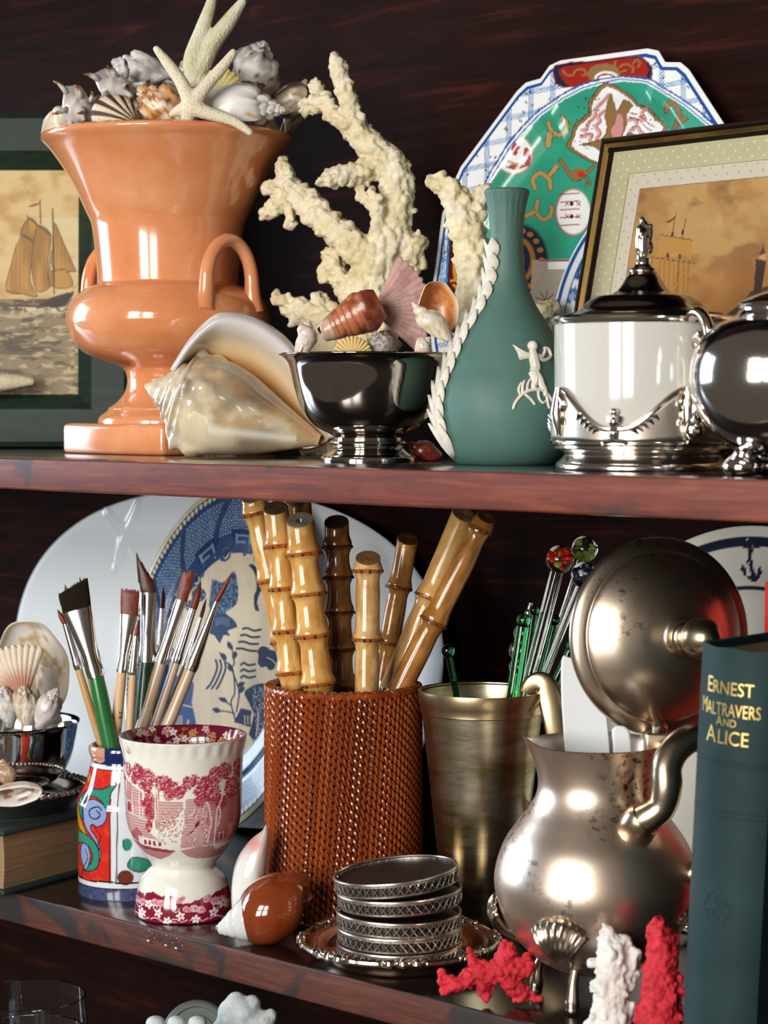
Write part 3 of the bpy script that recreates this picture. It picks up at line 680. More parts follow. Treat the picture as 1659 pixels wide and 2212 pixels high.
# ---------------------------------------------------------------- painted majolica jar (holds the brushes)
JD, JX = 1.431, 275
def build_jar():
    D = JD; b = foot(JX, D, ZL); s = D / FPX
    o = thing('painted_jar', 'red, green and blue hand painted majolica jar with chipped lip, holding paintbrushes', 'jar', b)
    prof = [(102, 1934), (105, 1931), (105, 1890), (105, 1800), (107, 1755), (106, 1738), (98, 1718), (86, 1692), (77, 1660), (75, 1645), (79, 1636), (81, 1626), (79, 1618)]
    rz = px2rz(b, D, prof); z0 = rz[0][1]; rz = [(r, z - z0) for r, z in rz]
    out = arclen(cr(rz, 6), 1.9 * s); top = out[-1]
    ins = [(top[0] - .0028, top[1] - .0006)] + [(r - .0035, z) for r, z in rz[::-1] if top[1] - .003 > z > .008] + [(.0004, .005)]
    P = np.vstack([[(.0004, .0)], out, [(top[0] - .0014, top[1] + .0006)], arclen(cr(ins, 3), 6 * s)]); no = 1 + len(out)
    seg = 290; V, th = lathe_grid(P, seg, (0, 0, 0), AZC); n = len(P)
    hpx = P[:, 0] / s; ypx = np.array([proj(b + [0, 0, z])[1] for z in P[:, 1]])
    X = JX + hpx[:, None] * np.sin(th)[None, :]; Y = np.repeat(ypx[:, None], seg, 1); row = np.repeat(np.arange(n), seg)
    white, red, bk, gr, bl, ye, na, br = [np.array(hx(c)) for c in ('d9dfe6', 'c9281f', '15161c', '2f8a72', '8aa0cf', 'c9961e', '16275c', '6d3122')]
    p = Paint(X, Y, white); p.clip[:] = (row < no)
    G = lambda *q: [(x / 3.688, 1300 + y / 3.688) for x, y in q]
    nz = fbm(p.x / 9, p.y / 9, s=8)
    front = (np.abs(np.tile(th, n)) < pi / 2)
    p.all(((p.x < 254) & (p.y > 1652) & (p.y < 1884)) * 1.0, red); p.all(((p.x < 254) & (p.y > 1652) & (p.y < 1884)) * .45 * sstep(.5, .66, nz), np.array(hx('dd4a3a')))
    back = ~front; p.all(back * ((p.y > 1652) & (p.y < 1884)) * .9, red)
    p.poly(G((690, 1500), (760, 1450), (860, 1440), (980, 1385), (930, 1470), (925, 1560), (900, 1600), (870, 1540), (800, 1500), (730, 1520), (690, 1600), (700, 1690), (660, 1640), (655, 1560)), gr, n=4, edge=bk, ew=2.2)
    p.poly(G((640, 1800), (720, 1800), (800, 1850), (835, 1920), (832, 2020), (790, 2070), (700, 2090), (770, 2010), (775, 1930), (730, 1880), (670, 1880), (645, 1900)), gr, n=4, edge=bk, ew=2.2)
    p.poly(G((700, 1640), (715, 1560), (780, 1520), (860, 1540), (905, 1600), (890, 1680), (830, 1725), (785, 1710), (765, 1750), (825, 1830), (852, 1930), (838, 1990), (830, 1880), (720, 1740)), bl, n=4, edge=bk, ew=2.2)
    p.line(G((860, 1590), (835, 1570), (780, 1585), (755, 1620), (775, 1660), (825, 1660), (850, 1625), (820, 1600)), 3.0, bk, n=4)
    p.poly(G((650, 1575), (630, 1640), (640, 1740), (690, 1790), (725, 1795), (690, 1720), (665, 1650)), ye, n=4, edge=bk, ew=1.8)
    p.poly(G((735, 1345), (718, 1390), (735, 1412), (750, 1370)), ye, n=3)
    p.poly(G((690, 1880), (740, 1890), (760, 1960), (745, 2040), (715, 2080), (680, 2020), (668, 1950)), bl, n=4, edge=bk, ew=2.0)
    p.line(G((715, 1920), (737, 1965), (725, 2020), (690, 2080), (680, 2160)), 2.0, bk, n=4); p.line(G((800, 1730), (850, 1800), (830, 1860)), 2, bk, n=3)
    p.line(G((935, 1560), (928, 1800), (925, 2160)), 2.4, bk, n=3); p.line(G((1000, 1330), (990, 1560), (985, 1800), (975, 2160)), 2.6, bk, n=3)
    p.ell(288, 1803, 10, 13, gr); p.line([(281, 1790), (279, 1803), (284, 1816)], 2, bk, n=3)
    p.poly([(289, 1850), (292, 1838), (302, 1830), (330, 1838), (345, 1855), (310, 1862)], gr, n=4, edge=bk, ew=2.2); p.ell(284, 1873, 17, 16, bk); p.ell(284, 1873, 15.5, 14.5, br)
    p.poly([(318, 1700), (345, 1680), (360, 1720), (340, 1760)], gr, n=4, edge=bk, ew=2)
    p.all(((p.y > 1650) & (p.y < 1653)) * 1.0, bk); p.all((np.abs(p.y - 1884 - 1.5 * np.sin(p.x / 14)) < 1.6) * 1.0, bk)
    p.all(((p.y > 1897 + 1.2 * np.sin(p.x / 9)) & (p.y < 1927)) * (.85 + .15 * nz), na); p.all((p.y > 1929) * 1.0, np.array(hx('b98263')))
    p.all((np.abs(p.y - 1897) < 1.3) * 1.0, bk)
    p.all((p.y < 1643) * 1.0, na); p.clip[:] = 1; p.all((row >= no) * 1.0, na)
    chip = front & (p.y < 1640 - .55 * (p.x - 225) - 0 * p.y) & (p.x < 237) & (row < no + 2); chip &= (p.y < 1641 + 4 * np.sin(p.x / 6))
    p.all(chip * 1.0, np.array(hx('c98f78')))
    p.all(((p.y > 1641) & (p.y < 1645) & (p.x < 240) & (row < no)) * 1.0, white)
    mk('jar_body', ((V + b).reshape(-1, 3), gridf(n, seg, False, True)), mattr('majolica', .12, coat=.6), o, cols=p.c, sharp=0, normals=False)
    return b
jar_b = build_jar()

# ---------------------------------------------------------------- paintbrushes
m_ferr = mmetal('nickel_ferrule', (.80, .78, .76), (.62, .60, .58), .14, rvar=.05, scale=40)
def brush(label, tip, b0, f0, h0, end, wt, wb, wf, wh, hair, handle, dD, flat=False, hairshape='round', fl=.35):
    """pixels: tip of the hair, hair base, ferrule neck, handle start, point far down the handle; widths in px"""
    D = JD + dD; s = D / FPX
    P = lambda q: W(q[0], q[1], D)
    tip, b0, f0, h0, e0 = map(P, (tip, b0, f0, h0, end))
    ax = (e0 - h0) / np.linalg.norm(e0 - h0); zf = jar_b[2] + .006; tt = (zf - h0[2]) / ax[2]
    e1 = h0 + ax * tt
    q = e1 - jar_b; rad = math.hypot(q[0], q[1]); lim = 76 * s
    if rad > lim: e1 = np.array([jar_b[0] + q[0] * lim / rad, jar_b[1] + q[1] * lim / rad, zf])
    o = thing('paintbrush', label, 'paintbrush', e1, 'paintbrushes in the painted jar')
    n = 14; t = np.linspace(0, 1, n)
    hp = h0[None] + (e1 - h0)[None] * t[:, None]
    hr = np.interp(t, [0, .04, .25, .8, 1], [wh * .92, wh, wh * 1.02, wh * .8, wh * .45]) * s / 2
    ho = mk('handle', tube(hp, hr, 16), handle, o)
    # ferrule: round at the handle, flattened towards the hair
    k = 16; u = np.linspace(0, 1, k); C = h0[None] + (b0 - h0)[None] * u[:, None]
    L = np.linalg.norm(b0 - h0); wv = np.interp(u, [0, .12, .3, 1], [wh * 1.04, wh * 1.06, wh * 1.0, wf]) * s / 2
    for c0 in (.07, .14): wv = wv * (1 + .10 * np.exp(-((u - c0) / .018) ** 2))
    dp = wv.copy() if not flat else np.interp(u, [0, .3, 1], [wh * 1.04 * s / 2, wh * .9 * s / 2, wf * s / 2 * fl])
    T = (b0 - h0) / L; side = np.cross(T, -CF); side /= np.linalg.norm(side); nrm = np.cross(side, T)
    a = np.linspace(0, 2 * pi, 24, endpoint=False)
    V = C[:, None] + side * (wv[:, None] * np.cos(a))[:, :, None] + nrm * (dp[:, None] * np.sin(a))[:, :, None]
    f = gridf(k, 24, False, True).tolist() + [list(range((k - 1) * 24, k * 24))]
    mk('ferrule', (V.reshape(-1, 3), f), m_ferr, o)
    # hair
    k = 12; u = np.linspace(0, 1, k)
    if hairshape == 'round': wv = wf * s / 2 * np.array([1, 1.05, 1.08, 1.08, 1.05, 1.0, .92, .8, .64, .46, .28, .06]); dp = wv * (fl if flat else 1)
    elif hairshape == 'flat': wv = np.interp(u, [0, 1], [wf, wt]) * s / 2; dp = np.interp(u, [0, .8, 1], [wf * fl, wf * fl * .9, wf * fl * .45]) * s / 2
    C = b0[None] + (tip - b0)[None] * u[:, None]
    V = C[:, None] + side * (wv[:, None] * np.cos(a))[:, :, None] + nrm * (dp[:, None] * np.sin(a))[:, :, None]
    if hairshape == 'flat' and wb:                          # slanted or ragged end
        V += ((np.cos(a)[None, :, None] * wb * s + (random.Random(int(tip[0] * 1e5)).random() - .5) * 0) * u[:, None, None] ** 2) * (T[None, None, :])
    f = gridf(k, 24, False, True).tolist() + [list(range((k - 1) * 24, k * 24))]
    ho2 = mk('bristles', (V.reshape(-1, 3), f), hair, o)
    if hairshape == 'flat':                                 # a fringe of single hairs on the tip
        rr = random.Random(int(wt * 7)); hs = []
        for j in range(70):
            x = rr.uniform(-1, 1); y = rr.uniform(-1, 1) * math.sqrt(1 - x * x) * .8
            p0 = b0 + (tip - b0) * .35 + side * x * wf * s / 2 + nrm * y * wf * fl * s / 2
            p1 = tip + side * (x * 1.02 + rr.uniform(-.04, .04)) * wt * s / 2 + nrm * y * wf * fl * .8 * s / 2 + T * (x * wb + rr.uniform(-2, 5)) * s
            hs.append(tube([p0, (p0 + p1) / 2 + side * rr.uniform(-1, 1) * s, p1], [1.5 * s, 1.3 * s, .4 * s], 4))
        mk('loose_hairs', join(*hs), hair, o)
    return o, h0, e1, T, side, nrm, s
m_hair_r = mnoise('red_sable', [(.3, hx('4a150c')), (.7, hx('8a3218'))], 60, .45, stretch=(30, 30, 3))
m_hair_d = mnoise('dark_bristle', [(.3, hx('120d06')), (.62, hx('241b0e')), (.85, hx('5a4828'))], 90, .9, stretch=(30, 30, 3), Specular_IOR_Level=.15)
m_hair_a = mnoise('brown_sable', [(.3, hx('2a120c')), (.7, hx('5a2a17'))], 60, .4, stretch=(30, 30, 3))
m_hgr = mat('green_lacquer', hx('1f6b31'), .28, coat=.3); m_hgd = mat('dark_green_lacquer', hx('12402a'), .28, coat=.3)
m_hnat = mnoise('raw_birch', [(.3, hx('c79f74')), (.7, hx('e0bf97'))], 25, .5, stretch=(1, 1, .15)); m_htan = mnoise('tan_lacquered_wood', [(.3, hx('b08552')), (.7, hx('c9a06c'))], 25, .35, stretch=(1, 1, .15))
m_hpl = mnoise('pearl_lacquer', [(.3, hx('b49a7c')), (.7, hx('cbb49a'))], 30, .3, coat=.4)
brush('thin paintbrush with bright red tip, leaning behind wide bristle brush', (172, 1246), (178, 1290), (205, 1400), (212, 1430), (245, 1600), 1, 0, 10, 13, m_hair_r, m_htan, .022)
brush('thin round paintbrush with dark red tip hidden behind dark bristles', (140, 1262), (148, 1300), (182, 1415), (188, 1440), (232, 1620), 1, 0, 10, 13, m_hair_r, m_htan, .014)
brush('round paintbrush with tan handle and red tip, beside wide green handled brush', (124, 1316), (141, 1348), (166, 1425), (170, 1446), (222, 1620), 1, 0, 12, 17, m_hair_r, m_htan, -.004)
brush('wide flat dark bristle paintbrush with bright green handle', (158, 1266), (166, 1317), (200, 1440), (208, 1462), (240, 1620), 70, 9, 64, 35, m_hair_d, m_hgr, -.016, True, 'flat', .35)
d_br = brush('flat red sable paintbrush with split tip and printed raw wood handle', (281, 1276), (279, 1328), (265, 1435), (263, 1452), (247, 1612), 40, 0, 38, 23, m_hair_r, m_hnat, -.010, True, 'flat', .3)
brush('slim round red paintbrush with raw wood handle touching printed flat brush', (299, 1340), (294, 1374), (288, 1445), (287, 1458), (277, 1608), 1, 0, 9, 17, m_hair_r, m_hnat, -.016)
brush('angled brown sable paintbrush with dark green handle', (309, 1222), (321, 1280), (319, 1415), (318, 1430), (305, 1585), 30, -26, 34, 34, m_hair_a, m_hgd, .004, True, 'flat', .35)
brush('tiny pointed red paintbrush with copper coloured shaft', (353, 1268), (351, 1314), (346, 1385), (345, 1400), (330, 1575), 1, 0, 10, 12, m_hair_r, m_htan, .022)
brush('flat red sable paintbrush with pearl lacquered handle, nearest dark green one', (407, 1236), (392, 1297), (354, 1415), (347, 1432), (302, 1580), 24, 4, 25, 27, m_hair_r, m_hpl, .002, True, 'flat', .4)
brush('filbert red sable paintbrush with pearl lacquered handle, between its two neighbours', (434, 1256), (417, 1315), (385, 1415), (380, 1432), (332, 1575), 1, 0, 17, 20, m_hair_r, m_hpl, .010)
brush('small pointed dark red paintbrush behind tapered silver ferrule', (446, 1292), (434, 1334), (405, 1425), (400, 1440), (345, 1580), 1, 0, 8, 14, m_hair_r, m_htan, .020)
brush('round paintbrush with long tapered ferrule and pearl lacquered handle', (503, 1234), (467, 1300), (417, 1430), (411, 1448), (357, 1580), 1, 0, 11, 27, m_hair_r, m_hpl, -.002)
def write(txt, size, org, right, up, mat, parent, name='lettering', depth=.00003, bend=None, sx=1.0, align='LEFT'):
    cu = bpy.data.curves.new('txt', 'FONT'); cu.body = txt; cu.size = size; cu.align_x = align; cu.resolution_u = 3
    ob = bpy.data.objects.new('txt', cu); COL.objects.link(ob); bpy.context.view_layer.update()
    me = bpy.data.meshes.new_from_object(ob.evaluated_get(bpy.context.evaluated_depsgraph_get())); bpy.data.objects.remove(ob)
    bm = bmesh.new(); bm.from_mesh(me); bmesh.ops.triangulate(bm, faces=bm.faces)
    if bend: bmesh.ops.subdivide_edges(bm, edges=bm.edges, cuts=1)
    v = np.array([q.co[:] for q in bm.verts]); f = [[q.index for q in x.verts] for x in bm.faces]; bm.free()
    v[:, 0] *= sx
    if bend: V = np.array([bend(x, y) for x, y in v[:, :2]])
    else:
        nn = np.cross(right, up); V = np.asarray(org) + v[:, :1] * np.asarray(right) + v[:, 1:2] * np.asarray(up) + nn * depth
    return mk(name, (V, f), mat, parent, smooth=False, normals=False)
def brush_text(br, txt, t0, size, side_off=.1):
    o, h0, e1, T, side, nrm, s = br
    r = -T; rad = 23 * s / 2 * 1.03
    up = side if side @ CR > 0 else -side                 # text runs down the handle, letter tops to the right
    out = np.cross(r, up)
    if out @ CF > 0: out = -out
    def bend(x, y):
        a = (y + side_off * rad) / rad; return h0 + (e1 - h0) / np.linalg.norm(e1 - h0) * (t0 + x) + up * rad * sin(a) + out * (rad * cos(a) + .00006)
    write(txt, size, None, None, None, mat('ink', (.01, .01, .01), .6), o, bend=bend)
brush_text(d_br, '3/8', .0255, .0042, .35); brush_text(d_br, "Artist's Loft", .0365, .0042, .55)

# ---------------------------------------------------------------- rattan basket with bamboo handled cutlery
RD = 1.372
def build_basket():
    D = RD; b = foot(742, D, ZL); s = D / FPX
    o = thing('rattan_basket', 'cylindrical woven reddish brown rattan basket full of bamboo handled cutlery', 'basket', b)
    H = axis_z(b[0], b[1], 1484) - b[2]; R = 163 * s
    m_in = mnoise('basket_liner', [(.3, hx('2a120b')), (.7, hx('4a2414'))], 50, .6)
    wl = [(0, .0), (R * .93, .0), (R * .955, .004), (R * .955, H - .004), (R * .90, H - .003), (R * .89, .006), (0, .006)]
    mk('inner_wall', lathe(wl, 64, b), m_in, o)
    mr = NT('rattan'); v = mr.coord(); rr = mr.n('ShaderNodeObjectInfo')
    c = mr.ramp(mr.noise(v, 120, 3), [(.3, hx('6a2a10')), (.5, hx('8a3d18')), (.72, hx('a85628'))])
    mr.set(Base_Color=c, Roughness=.22, Coat_Weight=.35, Coat_Roughness=.15)
    m_stake = mnoise('stake_cane', [(.3, hx('a05a26')), (.7, hx('c58444'))], 200, .4)
    N = 46; rows = int(H / (9.0 * s)); dz = H / rows
    per = 12; k = np.arange(N * per); ph = (k % per) / per; base = k // per
    # outside stroke falls steeply, then the strand ducks behind the next stake
    thp = np.where(ph < .6, .30 * (ph / .6), .30 + .70 * ((ph - .6) / .4)); zz = np.where(ph < .6, 1.0 - 2.0 * ph / .6, -1.0 + 2.0 * (ph - .6) / .4)
    rad = np.where(ph < .6, np.sin(np.clip(ph / .6, 0, 1) * pi) ** .6 * 1.15 - .2, -.2 - 1.6 * np.sin((ph - .6) / .4 * pi))
    th = (base + thp) * 2 * pi / N
    pts = np.stack([(R + 4.6 * s * rad) * np.cos(th), (R + 4.6 * s * rad) * np.sin(th), zz * 9.6 * s], 1)
    Vw, Fw = tube(pts, 3.8 * s, 6, closed=True)
    me = mesh_of('weaver_strand', Vw, Fw, mr.m)
    for r in range(rows):
        ob = bpy.data.objects.new('weaver_strand', me); COL.objects.link(ob); ob.parent = o
        ob.location = (0, 0, .0024 + (dz - .00004) * (r + .5)); ob.rotation_euler = (0, 0, (r % 2) * pi / N + r * .004); ORG[ob.name] = b
    for q in range(N):
        a = (q + .65) * 2 * pi / N
        sk = mk('stake', tube([b + np.array([cos(a) * R * .972, sin(a) * R * .972, z]) for z in (0.001, H - .002)], 3.6 * s, 6), m_stake, o)
    th = np.linspace(0, 2 * pi, 160, endpoint=False)
    for dr, zo in ((0, 0), (-.0022, .0006)):
        mk('rim_binding', tube(np.stack([(R + dr) * np.cos(th), (R + dr) * np.sin(th), H + zo + .0006 * np.sin(th * 60)], 1) + b, .0023, 8, closed=True), mr.m, o)
    return b, R, H
bas_b, bas_R, bas_H = build_basket()
def bamboo(label, top, bot, w, nodes, dD, pal, dDb=None, endcol='8d8274', seed=1, hole=True, wtop=None):
    D0 = RD + dD; D1 = RD + (dD if dDb is None else dDb)
    A = W(*top, D0); B = W(*bot, D1); s = D0 / FPX
    if A[2] > -.0245: A = B + (A - B) * ((-.0245 - B[2]) / (A[2] - B[2]))
    L = np.linalg.norm(A - B); T = (B - A) / L; rnd = random.Random(seed)
    zf = ZL + .009; e = B + T * max(0.01, (zf - B[2]) / T[2])
    q = e - bas_b; r = math.hypot(q[0], q[1]); lim = bas_R * .8
    if r > lim: e = np.array([bas_b[0] + q[0] * lim / r, bas_b[1] + q[1] * lim / r, e[2]])
    o = thing('bamboo_cutlery', label, 'cutlery', e, 'bamboo handled cutlery in the rattan basket')
    nt = [((n - top[1]) / (bot[1] - top[1])) for n in nodes]
    t = np.unique(np.r_[np.linspace(0, 1, 60), [x + d for x in nt for d in (-.02, -.01, 0, .01, .02)]]); t = t[(t >= 0) & (t <= 1)]
    wid = np.full(len(t), 1.0)
    for x in nt: wid += .20 * np.exp(-((t - x + .012) / .034) ** 2) + .06 * np.exp(-((t - x - .02) / .012) ** 2) - .06 * np.exp(-((t - x - .075) / .05) ** 2)
    wv = w * s / 2 * wid * (np.interp(t, [0, .25, 1], [(wtop or w) / w, 1, 1.0]))
    P = A[None] + (B - A)[None] * t[:, None]
    M = rot_to(T); ang = np.linspace(0, 2 * pi, 36, endpoint=False)
    bump = 1 + .02 * np.sin(ang * 2 + seed) [None, :] - .05 * np.exp(-((np.abs(((ang + seed * 1.3) % (2 * pi)) - pi)) / .3) ** 2)[None, :] * (np.sin(t * 9 + seed) > 0)[:, None] * .8
    V = P[:, None] + (wv[:, None] * bump)[:, :, None] * (np.cos(ang)[None, :, None] * M[:, 0] + np.sin(ang)[None, :, None] * M[:, 1])
    dirs = np.cos(ang)[:, None] * M[:, 0] + np.sin(ang)[:, None] * M[:, 1]; cut = (dirs @ -CF) * .55                     # slanted saw cut
    V = V + ((wv[0] * cut)[None, :] * np.clip(1 - t / .10, 0, 1)[:, None])[:, :, None] * T
    n = len(t)
    c0, c1, c2 = [np.array(hx(c)) for c in pal]
    nz = fbm(ang[None, :] * 2 + seed * 7, t[:, None] * 9 * np.ones((1, 36)), s=seed, o=4)
    cols = c0 + (c1 - c0) * sstep(.3, .7, nz)[..., None]
    fl = (vnoise(ang[None, :] * 9, t[:, None] * 70 * np.ones((1, 36)), 0, seed) > .9)[..., None]; cols = np.where(fl, cols * .75, cols)
    for x in nt:
        k = np.exp(-((t - x - .006) / .012) ** 2)[:, None, None]; cols = cols + (c2 - cols) * np.clip(k * 1.1, 0, .95)
    f = gridf(n, 36, False, True).tolist() + [list(range((n - 1) * 36, n * 36))]
    # cut end with the pith hole
    ring = [V.reshape(-1, 3)]; cc = [cols.reshape(-1, 3)]
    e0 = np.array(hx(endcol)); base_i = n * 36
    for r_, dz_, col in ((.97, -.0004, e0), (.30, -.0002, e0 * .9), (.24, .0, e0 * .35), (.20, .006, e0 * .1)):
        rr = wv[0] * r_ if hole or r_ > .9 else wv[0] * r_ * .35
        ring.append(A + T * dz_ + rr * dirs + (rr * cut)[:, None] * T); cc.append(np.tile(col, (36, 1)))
    prev = 0
    for k in range(4):
        cur = base_i + k * 36
        f += [[prev + j, prev + (j + 1) % 36, cur + (j + 1) % 36, cur + j] for j in range(36)]; prev = cur
    f.append([prev + j for j in range(36)])
    ho = mk('bamboo_handle', (np.concatenate(ring), f), mattr('bamboo', .2, coat=.45), o, cols=np.concatenate(cc))
    for x in nt:                                            # node collars ringed with root scars
        if not 0.01 < x < .99: continue
        c = A + (B - A) * (x + .004); r0 = np.interp(x, t, wv); col = tube([c + r0 * .965 * (cos(a) * M[:, 0] + sin(a) * M[:, 1]) for a in np.linspace(0, 2 * pi, 30, endpoint=False)], .0012, 6, closed=True)
        nb = mk('node_collar', col, mnoise('node_' + pal[2], [(.35, tuple(np.array(hx(pal[2])) * 1.2)), (.65, tuple(np.array(hx(pal[2])) * 2.6))], 260, .35, coat=.2), ho)
        scars = []
        for j in range(11):
            a = j * 2 * pi / 11 + rnd.uniform(-.15, .15) + x * 9; q = c + T * .0004 + r0 * 1.03 * (cos(a) * M[:, 0] + sin(a) * M[:, 1])
            scars.append(ellipsoid(q, (rnd.uniform(.0006, .0011),) * 3, None, 6, 8))
        mk('root_scar', join(*scars), mat('root_scar', hx('2c160a'), .4, coat=.3), nb)
    mk('ferrule', tube([B - T * .001, B + T * .008], w * s * .42, 20), m_ferr, o)
    mk('steel_shank', tube([B + T * .007, (B + e) / 2, e], [w * s * .25, w * s * .3, w * s * .15], 12, flat=.35), m_ferr, o)
PALE, TAN, BRN, DRK = ('c48c44', 'dcae66', '7a4015'), ('b98a4d', 'd0a666', '6e3c14'), ('94602a', 'b98040', '5a2e10'), ('6b421e', '8d6031', '2c160a')
bamboo('yellow bamboo handle leaning left against blue willow plate', (545, 1070), (638, 1490), 50, (1105, 1250, 1380), .014, PALE, seed=1)
bamboo('yellow bamboo handle with dark cut end, next to hollow ended one', (596, 1098), (632, 1488), 52, (1178, 1270, 1362, 1452), -.012, PALE, seed=2, hole=False, endcol='5d4a30', wtop=54)
bamboo('thick yellow bamboo handle with pale hollow cut end', (648, 1124), (690, 1500), 64, (1195, 1282, 1372, 1476), -.022, PALE, seed=3, wtop=60)
bamboo('dark brown bamboo handle with closely spaced nodes', (727, 1128), (739, 1500), 54, (1180, 1246, 1322, 1402, 1484), .008, DRK, seed=4, hole=False, endcol='3d2818')
bamboo('short straight bamboo handle with reddish streak', (795, 1206), (792, 1505), 55, (1232, 1380), -.026, TAN[:1] + ('dab27a',) + TAN[2:], seed=5, hole=False, endcol='7d5c38')
bamboo('brown bamboo handle behind slanted pair', (881, 1165), (826, 1470), 46, (1268, 1388), .022, BRN, seed=6, hole=False, endcol='4a3018')
bamboo('pale tan bamboo handle slanting right under brown one', (1002, 1112), (846, 1490), 54, (1290,), .008, TAN, seed=7, hole=False, endcol='8d7048')
bamboo('glossy brown bamboo handle slanting right in front of pale one', (1050, 1118), (860, 1495), 50, (1142, 1342), -.006, BRN, seed=8, hole=False, endcol='6d4a22', wtop=42)
bamboo('brown bamboo handle standing behind hollow ended one', (645, 1080), (668, 1490), 54, (1180, 1300), .022, BRN, seed=9, hole=False)

# ---------------------------------------------------------------- metal beaker with glass swizzle sticks
BKD = 1.335
def build_beaker():
    D = BKD; b = foot(1040, D, ZL); s = D / FPX
    o = thing('tankard', 'tapered worn silver tankard with brass rim band, holding glass swizzle sticks', 'tankard', b)
    zc = lambda y: axis_z(b[0], b[1], y) - b[2]
    m = NT('worn_plate'); v = m.coord((1, 1, 6)); f = m.noise(v, 14, 5, .6, .5); g = m.noise(m.coord((1, 1, 14)), 160, 3)
    c = m.mix(m.ramp(f, [(.38, 0.0), (.62, 1.0)]), hx('c9c2ac'), hx('9a8858')); m.set(Base_Color=c, Metallic=1.0, Roughness=m.ramp(g, [(.3, .27), (.7, .35)])); m.bump(g, .05, .0003)
    R0, R1 = 78 * s, 134 * s; zt = zc(1492)
    pr = [(0, .0015), (R0 * .96, 0), (R0, .0015), (R1, zt - .001), (R1 - .001, zt), (R1 - .002, zt - .001), (R0 - .001, .004), (0, .004)]
    mk('body', lathe(pr, 96, b), m.m, o, sharp=30)
    zb = zc(1538); rb = R0 + (R1 - R0) * zb / zt; mbr = mmetal('brass_band', (.60, .48, .29), (.42, .32, .18), .28, scale=40)
    mk('rim_band', lathe([(rb + .0003, zb), (rb + .0011, zb + .0006), (rb + .0011, zb + .004), (rb + .0017, zb + .0055), (R1 + .0012, zt - .002), (R1 + .0010, zt + .0008), (R1 - .0012, zt + .0004), (R1 - .0016, zt - .004)], 96, b), mbr, o)
    pts = [(1147, 1500, -.020), (1158, 1481, -.022), (1174, 1480, -.024), (1188, 1505, -.026), (1198, 1545, -.028), (1206, 1590, -.028), (1210, 1640, -.026), (1204, 1700, -.022), (1180, 1750, -.016), (1150, 1765, -.010)]
    q = cr([W(x, y, D + d) for x, y, d in pts], 4)
    mk('handle', tube(q, 27 * s, 20, flat=.32, up=tuple(CF)), mbr, o)
    return b, zt
bk_b, bk_H = build_beaker()
gl = mglass('clear_glass', (.96, .99, .98)); gg = mglass('green_glass', (.05, .40, .14)); gd = mglass('deep_green_glass', (.015, .16, .06))
def swizzle(label, top, low, w0, w1, ball, mt, dD, flecks=None, dDb=None, seed=0):
    D = BKD + dD; s = D / FPX; A = W(*top, D); B0 = W(*low, BKD + (dD if dDb is None else dDb))
    T = (B0 - A) / np.linalg.norm(B0 - A); e = A + T * ((bk_b[2] + .006 - A[2]) / T[2])
    q = e - bk_b; r = math.hypot(q[0], q[1]); lim = .0208
    if r > lim: e = np.array([bk_b[0] + q[0] * lim / r, bk_b[1] + q[1] * lim / r, bk_b[2] + .006])
    o = thing('swizzle_stick', label, 'swizzle stick', e, 'glass swizzle sticks in the tankard')
    T = (e - A) / np.linalg.norm(e - A)
    st = A + T * ball * s * .93
    n = 12; t = np.linspace(0, 1, n)[:, None]; mk('rod', tube(st + (e - st) * t, np.linspace(w0, w1, n) * s / 2, 14), mt, o)
    bo = mk('ball', ellipsoid(A, (ball * s,) * 3, None, 24, 32), mt, o)
    if flecks:
        rnd = random.Random(seed)
        for k, (c, num) in enumerate(flecks):
            for j in range(num):
                d = np.array([rnd.gauss(0, 1) for _ in range(3)]); d /= np.linalg.norm(d); q = A + d * ball * s * rnd.uniform(.35, .72)
                r = ball * s * rnd.uniform(.12, .24)
                mk('glass_fleck', ellipsoid(q, (r, r * .7, r * 1.1), rot_to(d), 8, 12), mat('fleck_' + c, hx(c), .3), bo)
swizzle('clear glass swizzle stick with olive green flecked ball', (1263, 1186), (1160, 1500), 17, 14, 29, gl, .012, (('8fa832', 14),), seed=3)
swizzle('clear glass swizzle stick with red flecked ball', (1210, 1208), (1134, 1500), 30, 18, 31, gl, -.004, (('d5200f', 16), ('9fc02c', 2)), seed=5)
swizzle('clear glass swizzle stick with blue and white flecked ball', (1262, 1242), (1146, 1505), 17, 14, 29, gl, .002, (('13264f', 15), ('d9e2ea', 3)), seed=8)
swizzle('bright green glass stirrer with small ball, front of its tankard cluster', (1131, 1340), (1107, 1502), 27, 22, 15, gg, -.010)
swizzle('deep green glass stirrer standing behind clear red topped one', (1154, 1318), (1128, 1500), 17, 15, 11, gd, .010)
swizzle('deep green glass stirrer between two clear sticks', (1200, 1340), (1160, 1500), 16, 14, 12, gd, .012)
swizzle('deep green glass stirrer leaning under silver lid', (1236, 1395), (1162, 1500), 20, 16, 13, gd, .006)
swizzle('single thin green glass stirrer leaning alone at other side of tankard', (968, 1406), (987, 1505), 16, 14, 15, gd, .004)
def build_beaded():
    D = BKD + .018; s = D / FPX; e = bk_b + np.array([.0, .0, .006]); pts = [(1146, 1305, 5), (1141, 1325, 8), (1122, 1368, 13), (1113, 1405, 14), (1109, 1440, 10), (1103, 1500, 6)]
    o = thing('beaded_pick', 'ornate silver cocktail pick with knobbly twisted top behind green stirrers', 'cocktail pick', e)
    A = [W(x, y, D) for x, y, r in pts]
    mk('twisted_top', join(*[ellipsoid(a, (r * s,) * 2 + (r * 1.4 * s,), None, 10, 14) for a, (x, y, r) in zip(A[:5], pts)]), m_silver, o)
    mk('shaft', tube([A[0], A[2], A[5], e], 4.5 * s, 10), m_silver, o)
build_beaded()

